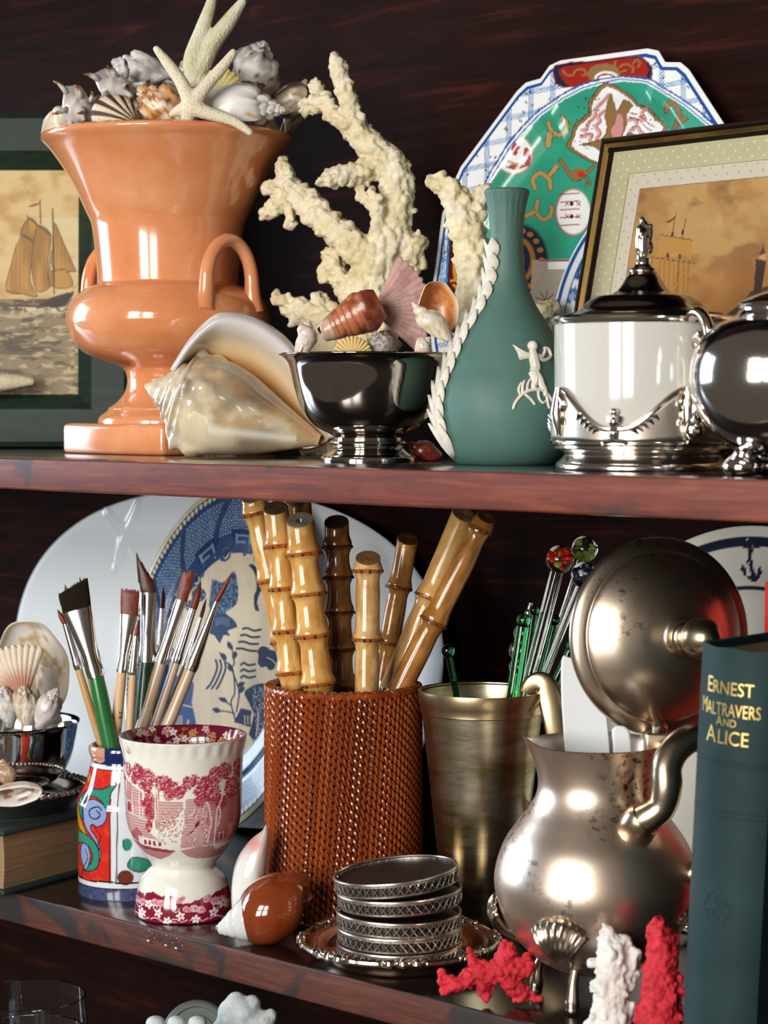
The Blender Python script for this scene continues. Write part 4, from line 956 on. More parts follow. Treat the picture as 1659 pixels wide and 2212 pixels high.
# ---------------------------------------------------------------- footed silver coffee pot with open lid
def build_pot():
    D = 1.168; b = foot(1285, D, ZL); s = D / FPX
    o = thing('coffee_pot', 'tarnished footed silver coffee pot with hinged lid open and shell feet', 'coffee pot', b)
    m = mmetal('old_silver', (.92, .80, .68), (.78, .58, .45), .31, spots=.53, spotcol=hx('4a342a'), scale=22, spotscale=260, rvar=.12)
    mg = mmetal('old_brassy', (.62, .52, .38), (.42, .34, .24), .24, spots=.6, spotcol=hx('2a2018'), scale=30, spotscale=200)
    zc = lambda y: axis_z(b[0], b[1], y) - b[2]
    prof = [(2, 2100), (40, 2099), (78, 2090), (126, 2066), (166, 2029), (194, 1988), (213, 1936), (218, 1897), (211, 1857), (194, 1814), (166, 1774), (142, 1742), (128, 1715), (124, 1690), (128, 1660), (137, 1628), (147, 1604)]
    rz = cr([(h * s, zc(y)) for h, y in prof], 5); top = rz[-1]
    P = np.vstack([rz, [(top[0] - .0006, top[1] + .0004), (top[0] - .0014, top[1] - .0006)], [(r - .0014, z) for r, z in rz[::-1] if z > .03][2:], [(.001, .02)]])
    V, th = lathe_grid(P, 140, (0, 0, 0), AZC)
    lip = np.exp(-((th + 1.45) / .28) ** 2)[None, :] * sstep(top[1] - .018, top[1], V[:, :, 2]); dirn = -CR.copy()
    V += lip[:, :, None] * (dirn * .0032 + np.array([0, 0, .0042]))
    mk('body', ((V + b).reshape(-1, 3), gridf(len(P), 140, False, True)), m, o, normals=False)
    msh = mmetal('foot_silver', (.66, .58, .46), (.30, .24, .17), .24, scale=60)
    for k, a in enumerate((-27, 75, 160, -105)):
        az = AZC + math.radians(a); rd = np.array([cos(az), sin(az), 0]); tg = np.array([-sin(az), cos(az), 0])
        F = lambda u, r, y: b + rd * r * s + tg * u * s + [0, 0, zc(y)]
        # fluted shell that hugs the belly
        nu, nv = 45, 12; VV = []
        for i in range(nu):
            fa = -.66 + 1.32 * i / (nu - 1)
            for j in range(nv):
                v = j / (nv - 1); R = 122 * v * cos(fa * .75); y = 2060 - R * cos(fa); u = R * sin(fa)
                rb = np.interp(y, [1960, 1988, 2029, 2066, 2090], [205, 194, 166, 126, 78]); fl = 1 - abs(((i / (nu - 1) * 9) % 1) - .5) * 2
                dome = 32 * sin(pi * min(v, 1) * .97) * cos(fa * .9) ** .5 if abs(fa) < 1.7 else 0
                rr = math.sqrt(max(rb * rb - u * u * .6, 1)); VV.append(F(u, rr + 5 + dome + 8 * fl * v, y))
        so = mk('shell_foot', (VV, gridf(nu, nv)), msh, o); mod_solid(so, .0015, -1)
        q = cr([F(0, 96, 2044), F(0, 110, 2064), F(0, 124, 2096), F(0, 128, 2126), F(0, 130, 2142)], 4)
        rb = np.interp(np.linspace(0, 1, len(q)), [0, .15, .4, .8, 1], [24, 14, 11, 17, 15]) * s
        zend = .0006
        q[-1] = [*q[-1][:2], b[2] + 14 * s]; mk('foot_leg', join(tube(q, rb, 16), ellipsoid([q[-1][0], q[-1][1], b[2] + 13 * s], (15.5 * s, 15.5 * s, 13 * s), None, 12, 18)), msh, so)
    # hinge block and handle
    hz = W(1425, 1606, D - .01); mk('hinge', box(hz, (.017, .012, .013), rot_to((0, 0, 1)), .0015), mg, o)
    pts = [(1362, 1795, -.036), (1385, 1775, -.046), (1428, 1745, -.050), (1440, 1700, -.052), (1440, 1655, -.050), (1462, 1615, -.046), (1505, 1592, -.040), (1560, 1612, -.034), (1590, 1690, -.030), (1575, 1790, -.030), (1520, 1870, -.028), (1470, 1900, -.024)]
    q = cr([W(x, y, D + d) for x, y, d in pts], 4); t = np.linspace(0, 1, len(q))
    mk('handle', tube(q, np.interp(t, [0, .12, .2, .3, .5, .9, 1], [34, 33, 30, 33, 31, 26, 20]) * s, 20), mg, o)
    q = cr([W(x, y, D + d) for x, y, d in [(1350, 1822, -.028), (1378, 1782, -.043), (1395, 1768, -.047)]], 4); mk('handle_socket', tube(q, np.linspace(46, 38, len(q)) * s, 20), mg, o)
    # lid standing open, seen from outside
    c = W(1424, 1374, D + .024); sl = (D + .024) / FPX
    n = -CF * cos(math.radians(20)) + CR * sin(math.radians(20)); n = n / np.linalg.norm(n); n[2] += .03; n /= np.linalg.norm(n)
    M = rot_to(n); R = 214 * sl
    pl = cr([(R, 0), (R * 1.0, .0016), (R * .97, .0040), (R * .90, .0060), (R * .865, .0066), (R * .85, .0078), (R * .80, .0105), (R * .62, .0175), (R * .4, .0225), (R * .24, .0245), (R * .17, .026), (R * .15, .029)], 4)
    P = pl.tolist() + [(0, .03)] ; P = [(0, .026), (R * .4, .0205), (R * .8, .0085), (R * .97, .0006)] + P
    ml = mmetal('old_silver_lid', (.78, .66, .52), (.52, .41, .31), .28, spots=.57, spotcol=hx('2a1d15'), scale=16, spotscale=170, rvar=.12)
    lo = mk('lid', put(lathe(P, 120), M, c), ml, o)
    kn = cr([(R * .14, .028), (R * .165, .031), (R * .15, .034), (R * .10, .036), (R * .15, .040), (R * .20, .046), (R * .19, .053), (R * .10, .060), (.0003, .062)], 4)
    mk('knob', put(lathe(kn, 48), M, c), mg, lo)
    # arm that ties the lid to its hinge
    mk('hinge_arm', tube(cr([c - np.array([0, 0, R * .9]), hz + [0, 0, .010], hz], 4), .0045, 10, flat=.6), mg, lo)
    return b, s, D
pot_b, pot_s, pot_D = build_pot()
mwp = mat('white_plastic', hx('dfe3e6'), .35, coat=.1)
def spatula(label, outline, D, th, low):
    o = thing('spatula', label, 'spatula', W(*low, D), 'white spatulas in the coffee pot')
    P = np.array([W(x, y, D) for x, y in cr(outline, 4, True)])
    b = mk('blade', prism(P + CF * th / 2, -CF, th), mwp, o); md = b.modifiers.new('soft', 'BEVEL'); md.width = th * .35; md.segments = 2
    mk('stem', tube([W((outline[5][0] + outline[-2][0]) / 2 if len(outline) > 6 else outline[3][0], 1688, D), W(*low, D)], .0035, 10), mwp, o)
spatula('broad white plastic spatula standing in open coffee pot', [(1213, 1428), (1232, 1421), (1260, 1430), (1302, 1500), (1318, 1640), (1316, 1690), (1236, 1690), (1216, 1560)], pot_D + .016, .004, (1285, 1985))
spatula('narrow white plastic spatula partly hidden behind its broad twin', [(1324, 1572), (1354, 1572), (1364, 1610), (1362, 1690), (1330, 1690), (1324, 1610)], pot_D + .004, .0035, (1300, 1985))

# ---------------------------------------------------------------- silver dish with stacked coasters
def build_dish():
    D = 1.250; b = foot(862, D, ZL); s = D / FPX
    o = thing('silver_dish', 'small round silver dish with scrolled gadroon rim, under stacked coasters', 'dish', b)
    R = 210 * s; m = mmetal('dish_silver', (.80, .66, .55), (.58, .44, .35), .12, scale=40)
    P = cr([(.0005, .0025), (R * .5, .0025), (R * .70, .0030), (R * .80, .0075), (R * .90, .0110), (R * .97, .0125), (R, .0125), (R * .99, .0112), (R * .90, .0095), (R * .78, .0055), (R * .68, .0006), (R * .5, .0), (.0005, .0)], 4)
    mk('plate', lathe(P, 120, b), m, o)
    n = 360; th = np.linspace(0, 2 * pi, n, endpoint=False); w = np.sin(th * 46); grp = .5 + .5 * np.cos(th * 8)
    rr = R * (1 + .006 * np.sign(np.cos(th * 8)) + .012 * grp * w); q = np.stack([rr * np.cos(th), rr * np.sin(th), .0128 + .0006 * w * grp], 1) + b
    rad = .0020 * (1 + .35 * w * sstep(.25, .7, grp)); mr = mmetal('gadroon', (.82, .73, .62), (.40, .31, .24), .16, scale=80)
    mk('gadroon_rim', tube(q, rad, 8, closed=True), mr, o)
    orn = []
    for k in range(8):
        for j in range(-3, 4):
            a = k * pi / 4 + j * .06; orn.append(ellipsoid(b + np.array([cos(a) * R * (1.0 + .012 * (j % 2)), sin(a) * R * (1.0 + .012 * (j % 2)), .0138]), (.0021 if j else .003,) * 3, None, 6, 8))
    mk('rim_scroll', join(*orn), mr, o)
    # coasters
    mc = mmetal('coaster_silver', (.82, .78, .72), (.56, .51, .46), .26, scale=50); Rc = 133 * s; hgt = .0098
    stack = [(0, .0026, 0.0, 0.0), (.0004, .0026 + .0094, .006, 0), (-.0003, .0026 + .0188, -.012, 0), (.0005, .0026 + .0302, .050, .006), (-.0012, .0026 + .0401, .105, .02)]
    labs = ['bottom pierced silver coaster resting on silver dish', 'second pierced silver coaster up from silver dish', 'middle pierced silver coaster in the stack of five', 'slightly tilted pierced silver coaster just under topmost one', 'topmost pierced silver coaster, tilted, on coaster stack']
    for k, (dx, z, tilt, t2) in enumerate(stack):
        c = b + CR * dx + [0, 0, z + (Rc * math.sin(tilt) * .55)]
        nvec = np.array([0, 0, 1.0]) * cos(tilt) - CR * sin(tilt); M = rot_to(nvec)
        ot = thing('coaster', labs[k], 'coaster', c, 'stacked pierced coasters')
        def ringm(r, z_, rad): t = np.linspace(0, 2 * pi, 90, endpoint=False); return tube(np.stack([r * np.cos(t), r * np.sin(t), np.full(90, z_)], 1), rad, 8, closed=True)
        mk('base', put(lathe([(0, 0), (Rc * .96, 0), (Rc, .0012), (Rc, .0022), (Rc * .96, .0024), (0, .0016)], 90), M, c), mc, ot)
        mk('top_rim', put(join(ringm(Rc, hgt - .0008, .0009), lathe([(Rc - .0004, hgt - .0026), (Rc + .0004, hgt - .0026), (Rc + .0004, hgt - .0005), (Rc - .0004, hgt - .0005), (Rc - .0004, hgt - .0026)], 90)), M, c), mc, ot)
        mk('shade_disc', put(lathe([(0, .0015), (Rc * .965, .0015), (Rc * .965, hgt - .0026), (0, hgt - .0026)], 60), M, c), mat('coaster_shade', hx('1c130e'), .5), ot)  # added dark disc, its colour stands in for shade seen through the lattice
        lat = []
        N = 46; z0, z1 = .0020, hgt - .0018
        for sg in (1, -1):
            for j in range(N):
                a0 = j * 2 * pi / N + k * .05; a1 = a0 + sg * 2 * pi / N * 1.0
                lat.append(tube([(Rc * cos(a), Rc * sin(a), zz) for a, zz in ((a0, z0), ((a0 + a1) / 2, (z0 + z1) / 2), (a1, z1))], .00055, 4, cap=False))
        mk('pierced_gallery', put(join(*lat), M, c), mc, ot)
build_dish()

# ---------------------------------------------------------------- dark upright book and its red neighbour
def build_book():
    P0 = on_y(1462, 2340, .004); b = np.array([P0[0], .004, ZL]); D = depth(b)
    w, h, dp = .0425, (axis_z(b[0], b[1], 1392) - ZL), .135
    o = thing('upright_book', 'dark teal cloth bound book with gold spine title, standing upright', 'book', b)
    ln = math.radians(3.0); ux = np.array([cos(ln), 0, -sin(ln)]); uz = np.array([sin(ln), 0, cos(ln)]); uy = np.array([0, 1.0, 0])
    b2 = b + [0, 0, w * sin(ln)]
    Q = lambda x, y, z: b2 + ux * x + uy * y + uz * z
    mc = NT('teal_cloth'); v = mc.coord(); nn = mc.noise(v, 30, 5); mc.set(Base_Color=mc.ramp(nn, [(.3, hx('14282a')), (.7, hx('1d383a'))]), Roughness=.62, Specular_IOR_Level=.25); mc.bump(mc.noise(v, 1400, 2), .25, .0002)
    t = .0028
    mk('back_board', join((np.array([Q(x, y, z) for x in (0, t) for y in (.004, dp) for z in (0, h)]), [[0, 1, 3, 2], [4, 6, 7, 5], [0, 4, 5, 1], [2, 3, 7, 6], [0, 2, 6, 4], [1, 5, 7, 3]])), mc.m, o, smooth=False)
    mk('front_board', join((np.array([Q(x, y, z) for x in (w - t, w) for y in (.004, dp) for z in (0, h)]), [[0, 1, 3, 2], [4, 6, 7, 5], [0, 4, 5, 1], [2, 3, 7, 6], [0, 2, 6, 4], [1, 5, 7, 3]])), mc.m, o, smooth=False)
    mp = mnoise('aged_pages', [(.3, hx('4a3a28')), (.7, hx('7d6848'))], 400, .8, stretch=(1, .05, 1))
    mk('page_block', (np.array([Q(x, y, z) for x in (t, w - t) for y in (.006, dp - .004) for z in (.003, h - .004)]), [[0, 1, 3, 2], [4, 6, 7, 5], [0, 4, 5, 1], [2, 3, 7, 6], [0, 2, 6, 4], [1, 5, 7, 3]]), mp, o, smooth=False)
    na, nz_ = 25, 40; bul = .0085; V = []
    R = (w * w / 4 + bul * bul) / (2 * bul); amax = math.asin(w / 2 / R)
    sp = lambda a: (w / 2 + R * sin(a), .004 + (R - bul) - R * cos(a))
    for lay in (0, 1):
        for i in range(na):
            a = -amax + 2 * amax * i / (na - 1); x, y = sp(a)
            for j in range(nz_):
                z = h * j / (nz_ - 1); V.append(Q(x, y + lay * .0015, z + (.0004 * sin(a * 9 + 1) if j == nz_ - 1 else 0)))
    n1 = na * nz_; f = gridf(na, nz_).tolist(); f = f + [[i + n1 for i in q[::-1]] for q in f]
    for i in range(na - 1): f += [[i * nz_, (i + 1) * nz_, (i + 1) * nz_ + n1, i * nz_ + n1][::-1], [i * nz_ + nz_ - 1, (i + 1) * nz_ + nz_ - 1, (i + 1) * nz_ + nz_ - 1 + n1, i * nz_ + nz_ - 1 + n1]]
    so = mk('spine', (V, f), mc.m, o)
    gold = mat('gilt', (.80, .58, .18), .34, .75)
    def bend_at(x0, z0):
        def g(x, y):
            a = (x0 + x) / R; xx, yy = sp(a); return Q(xx - sin(a) * 0, yy - .00025, z0 + y)
        return g
    zz = lambda y: (axis_z(b[0], b[1], y) - ZL)
    def line(txt, size, y, sx=1.0):
        # first letter taller, as in small capitals
        big, small = txt[0], txt[1:]
        cu = [(big, size * 1.22), (small, size)]
        wtot = 0; ws = []
        for tx, sz in cu:
            c = bpy.data.curves.new('t', 'FONT'); c.body = tx; c.size = sz; ob = bpy.data.objects.new('t', c); COL.objects.link(ob); bpy.context.view_layer.update()
            ws.append(ob.dimensions.x * sx + size * .07); bpy.data.objects.remove(ob)
        x = -sum(ws) / 2
        for (tx, sz), wd in zip(cu, ws):
            write(tx, sz, None, None, None, gold, so, 'gold_lettering', bend=bend_at(x, zz(y) + (0 if tx != big else 0)), sx=sx); x += wd
    line('ERNEST', .0092, 1490, .86); line('MALTRAVERS', .0092, 1536, .645); line('AND', .0054, 1557, .9); line('ALICE', .0098, 1595, .9)
    for y, a in ((1640, .0005), (1648, .0004), (1745, .0005), (1756, .0004)):      # blind stamped rules
        q = [Q(*sp(aa), zz(y) + .002) for aa in np.linspace(-amax * .96, amax * .96, 20)]; mk('stamped_rule', tube(q, a, 6), mc.m, so)
    em = []
    for k in range(6):
        a = k * pi / 3; c0 = (cos(a) * .0045, sin(a) * .0045); em.append(tube([Q(*sp((c0[0] + .0035 * cos(t_)) / R), zz(1945) + c0[1] + .0035 * sin(t_)) for t_ in np.linspace(0, 2 * pi, 14)], .0004, 5))
    mk('stamped_rosette', join(*em), mc.m, so)
    # red book behind it, cover turned to the front
    q = on_y(1652, 1300, .150); hh = on_y(1652, 1258, .150)[2] - ZL; w2, t2 = .032, .050; r0 = np.array([q[0], .150, ZL])
    ro = thing('red_book', 'bright red book standing behind dark teal one', 'book', r0)
    mrd = mat('red_cloth', hx('c5271b'), .5); A = lambda x, y, z: r0 + np.array([x, y, z])
    bx = [[0, 1, 3, 2], [4, 6, 7, 5], [0, 4, 5, 1], [2, 3, 7, 6], [0, 2, 6, 4], [1, 5, 7, 3]]
    for y0, y1, nm in ((0, .0025, 'front_board'), (t2 - .0025, t2, 'back_board')): mk(nm, (np.array([A(x, y, z) for x in (0, w2) for y in (y0, y1) for z in (0, hh)]), bx), mrd, ro, smooth=False)
    mk('spine', (np.array([A(x, y, z) for x in (0, .0025) for y in (.0025, t2 - .0025) for z in (0, hh)]), bx), mrd, ro, smooth=False)
    mk('page_block', (np.array([A(x, y, z) for x in (.0025, w2 - .003) for y in (.0025, t2 - .0025) for z in (.003, hh - .003)]), bx), mp, ro, smooth=False)
build_book()

# ---------------------------------------------------------------- book lying flat, tray and silver bowl at the left end
def build_left():
    c0 = on_z(9, 1936, ZL); d = on_z(175, 1890, ZL) - c0; d[2] = 0; d /= np.linalg.norm(d); e = np.array([d[1], -d[0], 0]);
    if e[0] > 0: e = -e                                       # book runs back along d and left along e
    Lb, Wb, H = .17, .23, axis_z(c0[0], c0[1], 1797) - ZL
    o = thing('flat_book', 'old dark green book lying flat with worn corners under silver tray', 'book', c0)
    Q = lambda x, y, z: c0 + d * x + e * y + np.array([0, 0, z])
    bx = [[0, 1, 3, 2], [4, 6, 7, 5], [0, 4, 5, 1], [2, 3, 7, 6], [0, 2, 6, 4], [1, 5, 7, 3]]
    mcv = mnoise('worn_green_cloth', [(.25, hx('10201f')), (.6, hx('1c2f2c')), (.72, hx('3a4038')), (.82, hx('8a7c62'))], 40, .6, bump=.2, bscale=600, bdist=.0003)
    mpg = mnoise('old_pages', [(.3, hx('7a6244')), (.7, hx('a08460'))], 90, .8, stretch=(.2, .2, 9), bump=.3, bscale=160, bdist=.0004)
    t = .0035
    for z0, z1, nm in ((0, t, 'back_board'), (H - t, H, 'front_board')):
        V, f = box((0, 0, 0), (Lb, Wb, z1 - z0), bev=.0012); V = np.array([Q(x + Lb / 2, y + Wb / 2, z + (z0 + z1) / 2) for x, y, z in V]); mk(nm, (V, f), mcv, o)
    n = 14; V = []
    for i in range(2):
        for j in range(n):
            z = t + (H - 2 * t) * j / (n - 1); V.append(Q(.004 + i * (Lb - .008), .0045 + .0012 * sin(j / (n - 1) * pi) * -1, z))
    for i in range(2):
        for j in range(n): z = t + (H - 2 * t) * j / (n - 1); V.append(Q(.004 + i * (Lb - .008), Wb - .004, z))
    f = gridf(2, n).tolist() + [[i + 2 * n for i in q] for q in gridf(2, n).tolist()]
    f += [[j, j + 1, 2 * n + j + 1, 2 * n + j] for j in range(n - 1)] + [[n + j, n + j + 1, 3 * n + j + 1, 3 * n + j] for j in range(n - 1)]
    mk('page_block', (V, f), mpg, o)
    # tray
    zt = ZL + H; D = 1.50; tb = foot(12, D, zt); s = D / FPX
    tr = thing('silver_tray', 'round silver tray with rope rim, on the flat old book', 'tray', tb)
    R = 176 * s; m = mmetal('tray_silver', (.70, .66, .62), (.42, .37, .33), .10, scale=20)
    P = cr([(.0005, .003), (R * .55, .003), (R * .72, .0034), (R * .84, .0085), (R * .95, .0135), (R, .0145), (R * 1.01, .013), (R * .9, .0075), (R * .8, .002), (R * .7, .0), (.0005, .0)], 4)
    mk('plate', lathe(P, 120, tb), m, tr)
    n = 300; th = np.linspace(0, 2 * pi, n, endpoint=False); w = np.sin(th * 60)
    mk('rope_rim', tube(np.stack([R * np.cos(th), R * np.sin(th), .0145 + .0004 * w], 1) + tb, .0021 * (1 + .3 * w), 8, closed=True), mmetal('rope', (.78, .70, .62), (.35, .28, .24), .18, scale=90), tr)
    # bowl
    D2 = 1.515; b = foot(8, D2, zt + .0032); s = D2 / FPX; zc = lambda y: axis_z(b[0], b[1], y) - b[2]
    bo = thing('silver_bowl', 'polished silver bowl heaped with shells, standing on rope rimmed tray', 'bowl', b)
    pr = cr([(88, 1708), (90, 1700), (84, 1692), (80, 1684), (112, 1668), (134, 1645), (148, 1612), (156, 1575), (161, 1550), (166, 1541)], 4)
    pz = np.array([(h * s, zc(y)) for h, y in pr]); pz[:, 1] -= pz[0, 1]
    mk('bowl', lathe(hollow(pz, .0013, floor=.014), 110, b), mmetal('mirror_silver', (.80, .79, .78), (.66, .64, .62), .06, rvar=.04, scale=14), bo)
    return b, s, D2, tb, pz
lb_b, lb_s, lb_D, tray_b, lb_prof = build_left()
# ================================================================ plates and pictures standing at the back
def leanplane(x0, Y0, Y1, z0, H):
    l = math.asin((Y1 - Y0) / H); return np.array([x0, Y0, z0]), np.array([0, -cos(l), sin(l)]), np.array([1.0, 0, 0]), np.array([0, sin(l), cos(l)])
def standing_plate(name, label, cat, pl, cu, cv, Rf, prof, nr, nt, paint, mt, thick=.0035, relief=None, part='plate_body', group=None):
    p0, n, ux, uv = pl; th = np.linspace(0, 2 * pi, nt, endpoint=False); R = np.array([Rf(t) for t in th])
    rho = np.linspace(0.004, 1, nr) ; h = np.interp(rho, [q[0] for q in prof], [q[1] for q in prof])
    k = np.ones(7) / 7; hp = np.r_[np.repeat(h[0], 3), h, np.repeat(h[-1], 3)]; h = np.convolve(hp, k, 'valid')
    u = cu + rho[:, None] * (R * np.cos(th))[None, :]; v = cv + rho[:, None] * (R * np.sin(th))[None, :]
    P = p0 + u[..., None] * ux + v[..., None] * uv
    if relief is not None:
        x, y, _ = proj(P.reshape(-1, 3)); hh = relief(x, y).reshape(u.shape)
    else: hh = 0
    V = P + (h[:, None] + hh)[..., None] * n
    x, y, _ = proj(V.reshape(-1, 3))
    base = p0 + ux * cu + uv * (cv - R[int(nt * .75)])
    o = thing(name, label, cat, base, group)
    cols = paint(x, y, np.repeat(rho, nt), np.tile(th, nr))
    kb = np.linspace(nr - 1, 0, 9).astype(int); Vb = V[kb] - n * (thick * np.r_[.45, np.ones(8)])[:, None, None]     # plain back, coarser than the painted face
    VV = np.concatenate([V, Vb]).reshape(-1, 3); f = gridf(nr + 9, nt, False, True)[:, ::-1]
    cols = np.concatenate([cols.reshape(nr, nt, 3), np.broadcast_to(np.array(hx('d9d6cc')), (9, nt, 3))]).reshape(-1, 3)
    mk(part, (VV, f), mt, o, cols=cols, sharp=0, normals=False)
    return o
m_glaze = mattr('glazed_ware', .22, coat=.25)
navy, mid, cream = np.array(hx('1b3560')), np.array(hx('3d6799')), np.array(hx('dccdb2'))

# ---------------------------------------------------------------- white platter with embossed starfish
def star_relief(x, y):
    c = (264, 1156); d = np.full(len(x), 1e9)
    for e in ((226, 1094), (298, 1084), (338, 1172), (283, 1240), (224, 1232)):
        L = math.hypot(e[0] - c[0], e[1] - c[1]); t = np.clip(((x - c[0]) * (e[0] - c[0]) + (y - c[1]) * (e[1] - c[1])) / L ** 2, 0, 1)
        q = np.hypot(x - c[0] - t * (e[0] - c[0]), y - c[1] - t * (e[1] - c[1])) / (13 - 9 * t); d = np.minimum(d, q)
    return .0016 * (1 - sstep(.55, 1.15, d))
wp = leanplane(0, .243, .288, ZL, .268)
standing_plate('oval_platter', 'large white oval platter with embossed starfish, standing behind blue willow platter', 'platter', wp, -.435, .1315, lambda t: 1 / math.sqrt((cos(t) / .245) ** 2 + (sin(t) / .1305) ** 2) if False else ((abs(cos(t)) / .245) ** 2.3 + (abs(sin(t)) / .1305) ** 2.3) ** (-1 / 2.3),
    [(0, -.016), (.55, -.016), (.68, -.012), (.78, -.006), (.95, -.001), (1, 0.0)], 90, 420, lambda x, y, r, t: np.tile(hx('dbe2e8'), (len(x), 1)), m_glaze, .004, star_relief)

# ---------------------------------------------------------------- blue willow platter
def willow_paint(x, y, rho, th):
    p = Paint(x, y, cream); n = len(x); rnd = random.Random(2)
    p.c = p.c * (1 - .10 * sstep(.45, .7, fbm(x / 26, y / 90, s=2)))[:, None]
    aa = th * 1.0; ring = np.arange(n)
    R2 = rho * 118                                            # approx arc units for the dot rows
    p.lay(ring, ((rho > .62) & (rho < .968)) * 1.0, navy * .75 + mid * .25)
    p.lay(ring, ((rho > .925) & (rho < .968)) * 1.0, navy)
    d = np.hypot(((aa * 150 / (2 * pi)) % 1 - .5) / .38, (rho - .946) / .0145); p.lay(ring, (d < 1) * 1.0, cream)
    p.lay(ring, ((rho > .915) & (rho < .921)) * .8, cream)
    # lattice of light dots
    k = np.floor((rho - .70) / .0155); d = np.hypot(((aa * 210 / (2 * pi) + .5 * (k % 2)) % 1 - .5) / .30, (((rho - .70) / .0155) % 1 - .5) / .32)
    p.lay(ring, ((rho > .72) & (rho < .905) & (d < 1)) * .8, np.array(hx('9db6d2')))
    # dark ribs and meander blocks along the inside of the border
    for a0 in np.arange(0, 2 * pi, pi / 7):
        dd = (aa - a0 + pi) % (2 * pi) - pi
        p.lay(ring, ((np.abs(dd + (rho - .8) * .9) < .035) & (rho > .68) & (rho < .90)) * .9, navy)
        blk = (np.abs(dd - .22) < .13) & (rho > .60) & (rho < .735); p.lay(ring, blk * 1.0, navy)
        fx, fy = (dd - .22) / .13, (rho - .667) / .065
        me_ = blk & (((np.abs(np.abs(fx) - .62) < .1) & (np.abs(fy) < .7)) | ((np.abs(fy - .5) < .12) & (np.abs(fx) < .6)) | ((np.abs(fy + .1) < .1) & (fx > -.2) & (fx < .6))); p.lay(ring, me_ * .7, np.array(hx('8aa5c6')))
        sc = np.hypot((dd) / .075, (rho - .62) / .05); p.lay(ring, (sc < 1) * 1.0, navy); p.lay(ring, ((sc > .45) & (sc < .7)) * .8, cream); p.lay(ring, ((rho < .635) & (rho > .615) & (np.abs(dd) < .1)) * 1.0, navy)
    wob = .61 + .02 * np.sin(aa * 40) + .012 * np.sin(aa * 23); p.lay(ring, ((rho < .655) & (rho > wob)) * .9, navy * .8 + mid * .2)
    p.clip[:] = (rho < .70)
    G = lambda *q: [(300 + a / 5.028, 1060 + b / 5.028) for a, b in q]
    dk = np.array(hx('17294a'))
    # pair of birds
    p.poly(G((1190, 810), (1240, 798), (1290, 850), (1330, 930), (1370, 880), (1345, 740), (1400, 850), (1400, 960), (1350, 1060), (1310, 1120), (1285, 1220), (1310, 1300), (1260, 1290), (1250, 1150), (1280, 1060), (1265, 930), (1230, 850)), dk, n=3)
    p.ell(*G((1355, 1020))[0], 5, 11, cream); p.poly(G((1385, 1330), (1420, 1310), (1450, 1230), (1440, 1130), (1480, 1200), (1470, 1330), (1420, 1350)), dk, n=3)
    # striped flags
    for j in range(4): p.line(G((1130 - j * 22, 1560 - 60 + j * 72), (1180 - j * 20, 1492 + j * 74), (1250 - j * 18, 1520 + j * 72), (1325 - j * 16, 1508 + j * 78)), 5, dk, n=4)
    for j in range(3): p.line(G((1110, 1930 - 40 + j * 70), (1140, 1870 + j * 70), (1190, 1895 + j * 68), (1262, 1885 + j * 66)), 5, dk, n=4)
    for j in range(3): p.line(G((835 + j * 46, 1840), (850 + j * 46, 1930), (790 + j * 48, 2080), (735 + j * 55, 2150)), 4.5, dk, n=4)
    # stems with buds
    for q in (((970, 1640), (1020, 1760), (1035, 1880), (1010, 1930), (1060, 2080), (1090, 2200), (1060, 2400)), ((880, 1760), (930, 1850), (1000, 1900), (1030, 2000), (1040, 2200), (1000, 2300), (1050, 2500)), ((1050, 1760), (1030, 1850)), ((1000, 2330), (920, 2280), (870, 2260)), ((1040, 2420), (960, 2400), (800, 2380))): p.line(G(*q), 3.2, dk, n=4)
    for q, a in (((960, 1650), .9), ((885, 1765), .8), ((1055, 1740), 1.9), ((965, 1890), .9), ((1150, 2080), 2.6), ((870, 2250), .4), ((800, 2370), .3), ((1150, 2130), 2.4)): leafshape(p, *G(q)[0], 20, 6.5, a, dk)
    lob = [(1300, 1800), (1290, 1740), (1330, 1690), (1390, 1700), (1430, 1730), (1480, 1740), (1510, 1790), (1500, 1850), (1470, 1930), (1420, 1950), (1380, 1910), (1330, 1920), (1290, 1870)]
    p.poly(G(*lob), dk, n=3); p.line(G((1390, 1810), (1450, 1840), (1500, 1900)), 1.6, cream)
    # big tree with stippled crown, left of the birds
    tr = G((800, 960), (900, 1000), (960, 960), (1040, 870), (1070, 1000), (1080, 1120), (1060, 1230), (990, 1290), (940, 1330), (1020, 1390), (1070, 1480), (960, 1520), (1000, 1580), (920, 1570), (880, 1660), (820, 1570), (760, 1540), (790, 1380), (760, 1240), (780, 1100))
    p.poly(tr, navy * .9, n=2); i = p.sub(tr, 0); m = inpoly(p.x[i], p.y[i], tr); st = (vnoise(p.x[i] / 2.0, p.y[i] / 2.0, 0, 5) > .63) & (p.y[i] < 1325); p.lay(i, (m & st) * .65, np.array(hx('8aa5c6')))
    for j in range(4): p.line(G((830, 1400 + 22 * j), (900, 1380 + 20 * j), (980, 1400 + 24 * j)), 1.0, np.array(hx('7f97b5')), n=3)
    for c, r in (((400, 1030), 85), ((300, 1180), 70), ((330, 1320), 80), ((430, 1250), 60), ((650, 1130), 90), ((560, 1250), 70)):
        q = G(c)[0]; p.ell(*q, r / 5, r / 5, cream); p.ell(*q, r / 5.8, r / 5.8, navy)
        for k in range(5): p.ell(q[0] + r / 9 * cos(k * 1.3), q[1] + r / 9 * sin(k * 1.3), 2.0, 2.0, np.array(hx('9fb4cf')))
    # pagodas and trees low down
    H = lambda *q: [(380 + a / 5.268, 1480 + b / 5.268) for a, b in q]
    p.poly(H((-200, -60), (160, -80), (200, 60), (180, 200), (220, 380), (190, 480), (-200, 520)), np.array(hx('1f4c8c')), n=2)
    for yy in range(360, 480, 26):
        for xx in range(0, 90, 30): p.ell(*H((xx, yy))[0], 2.4, 1.7, cream)
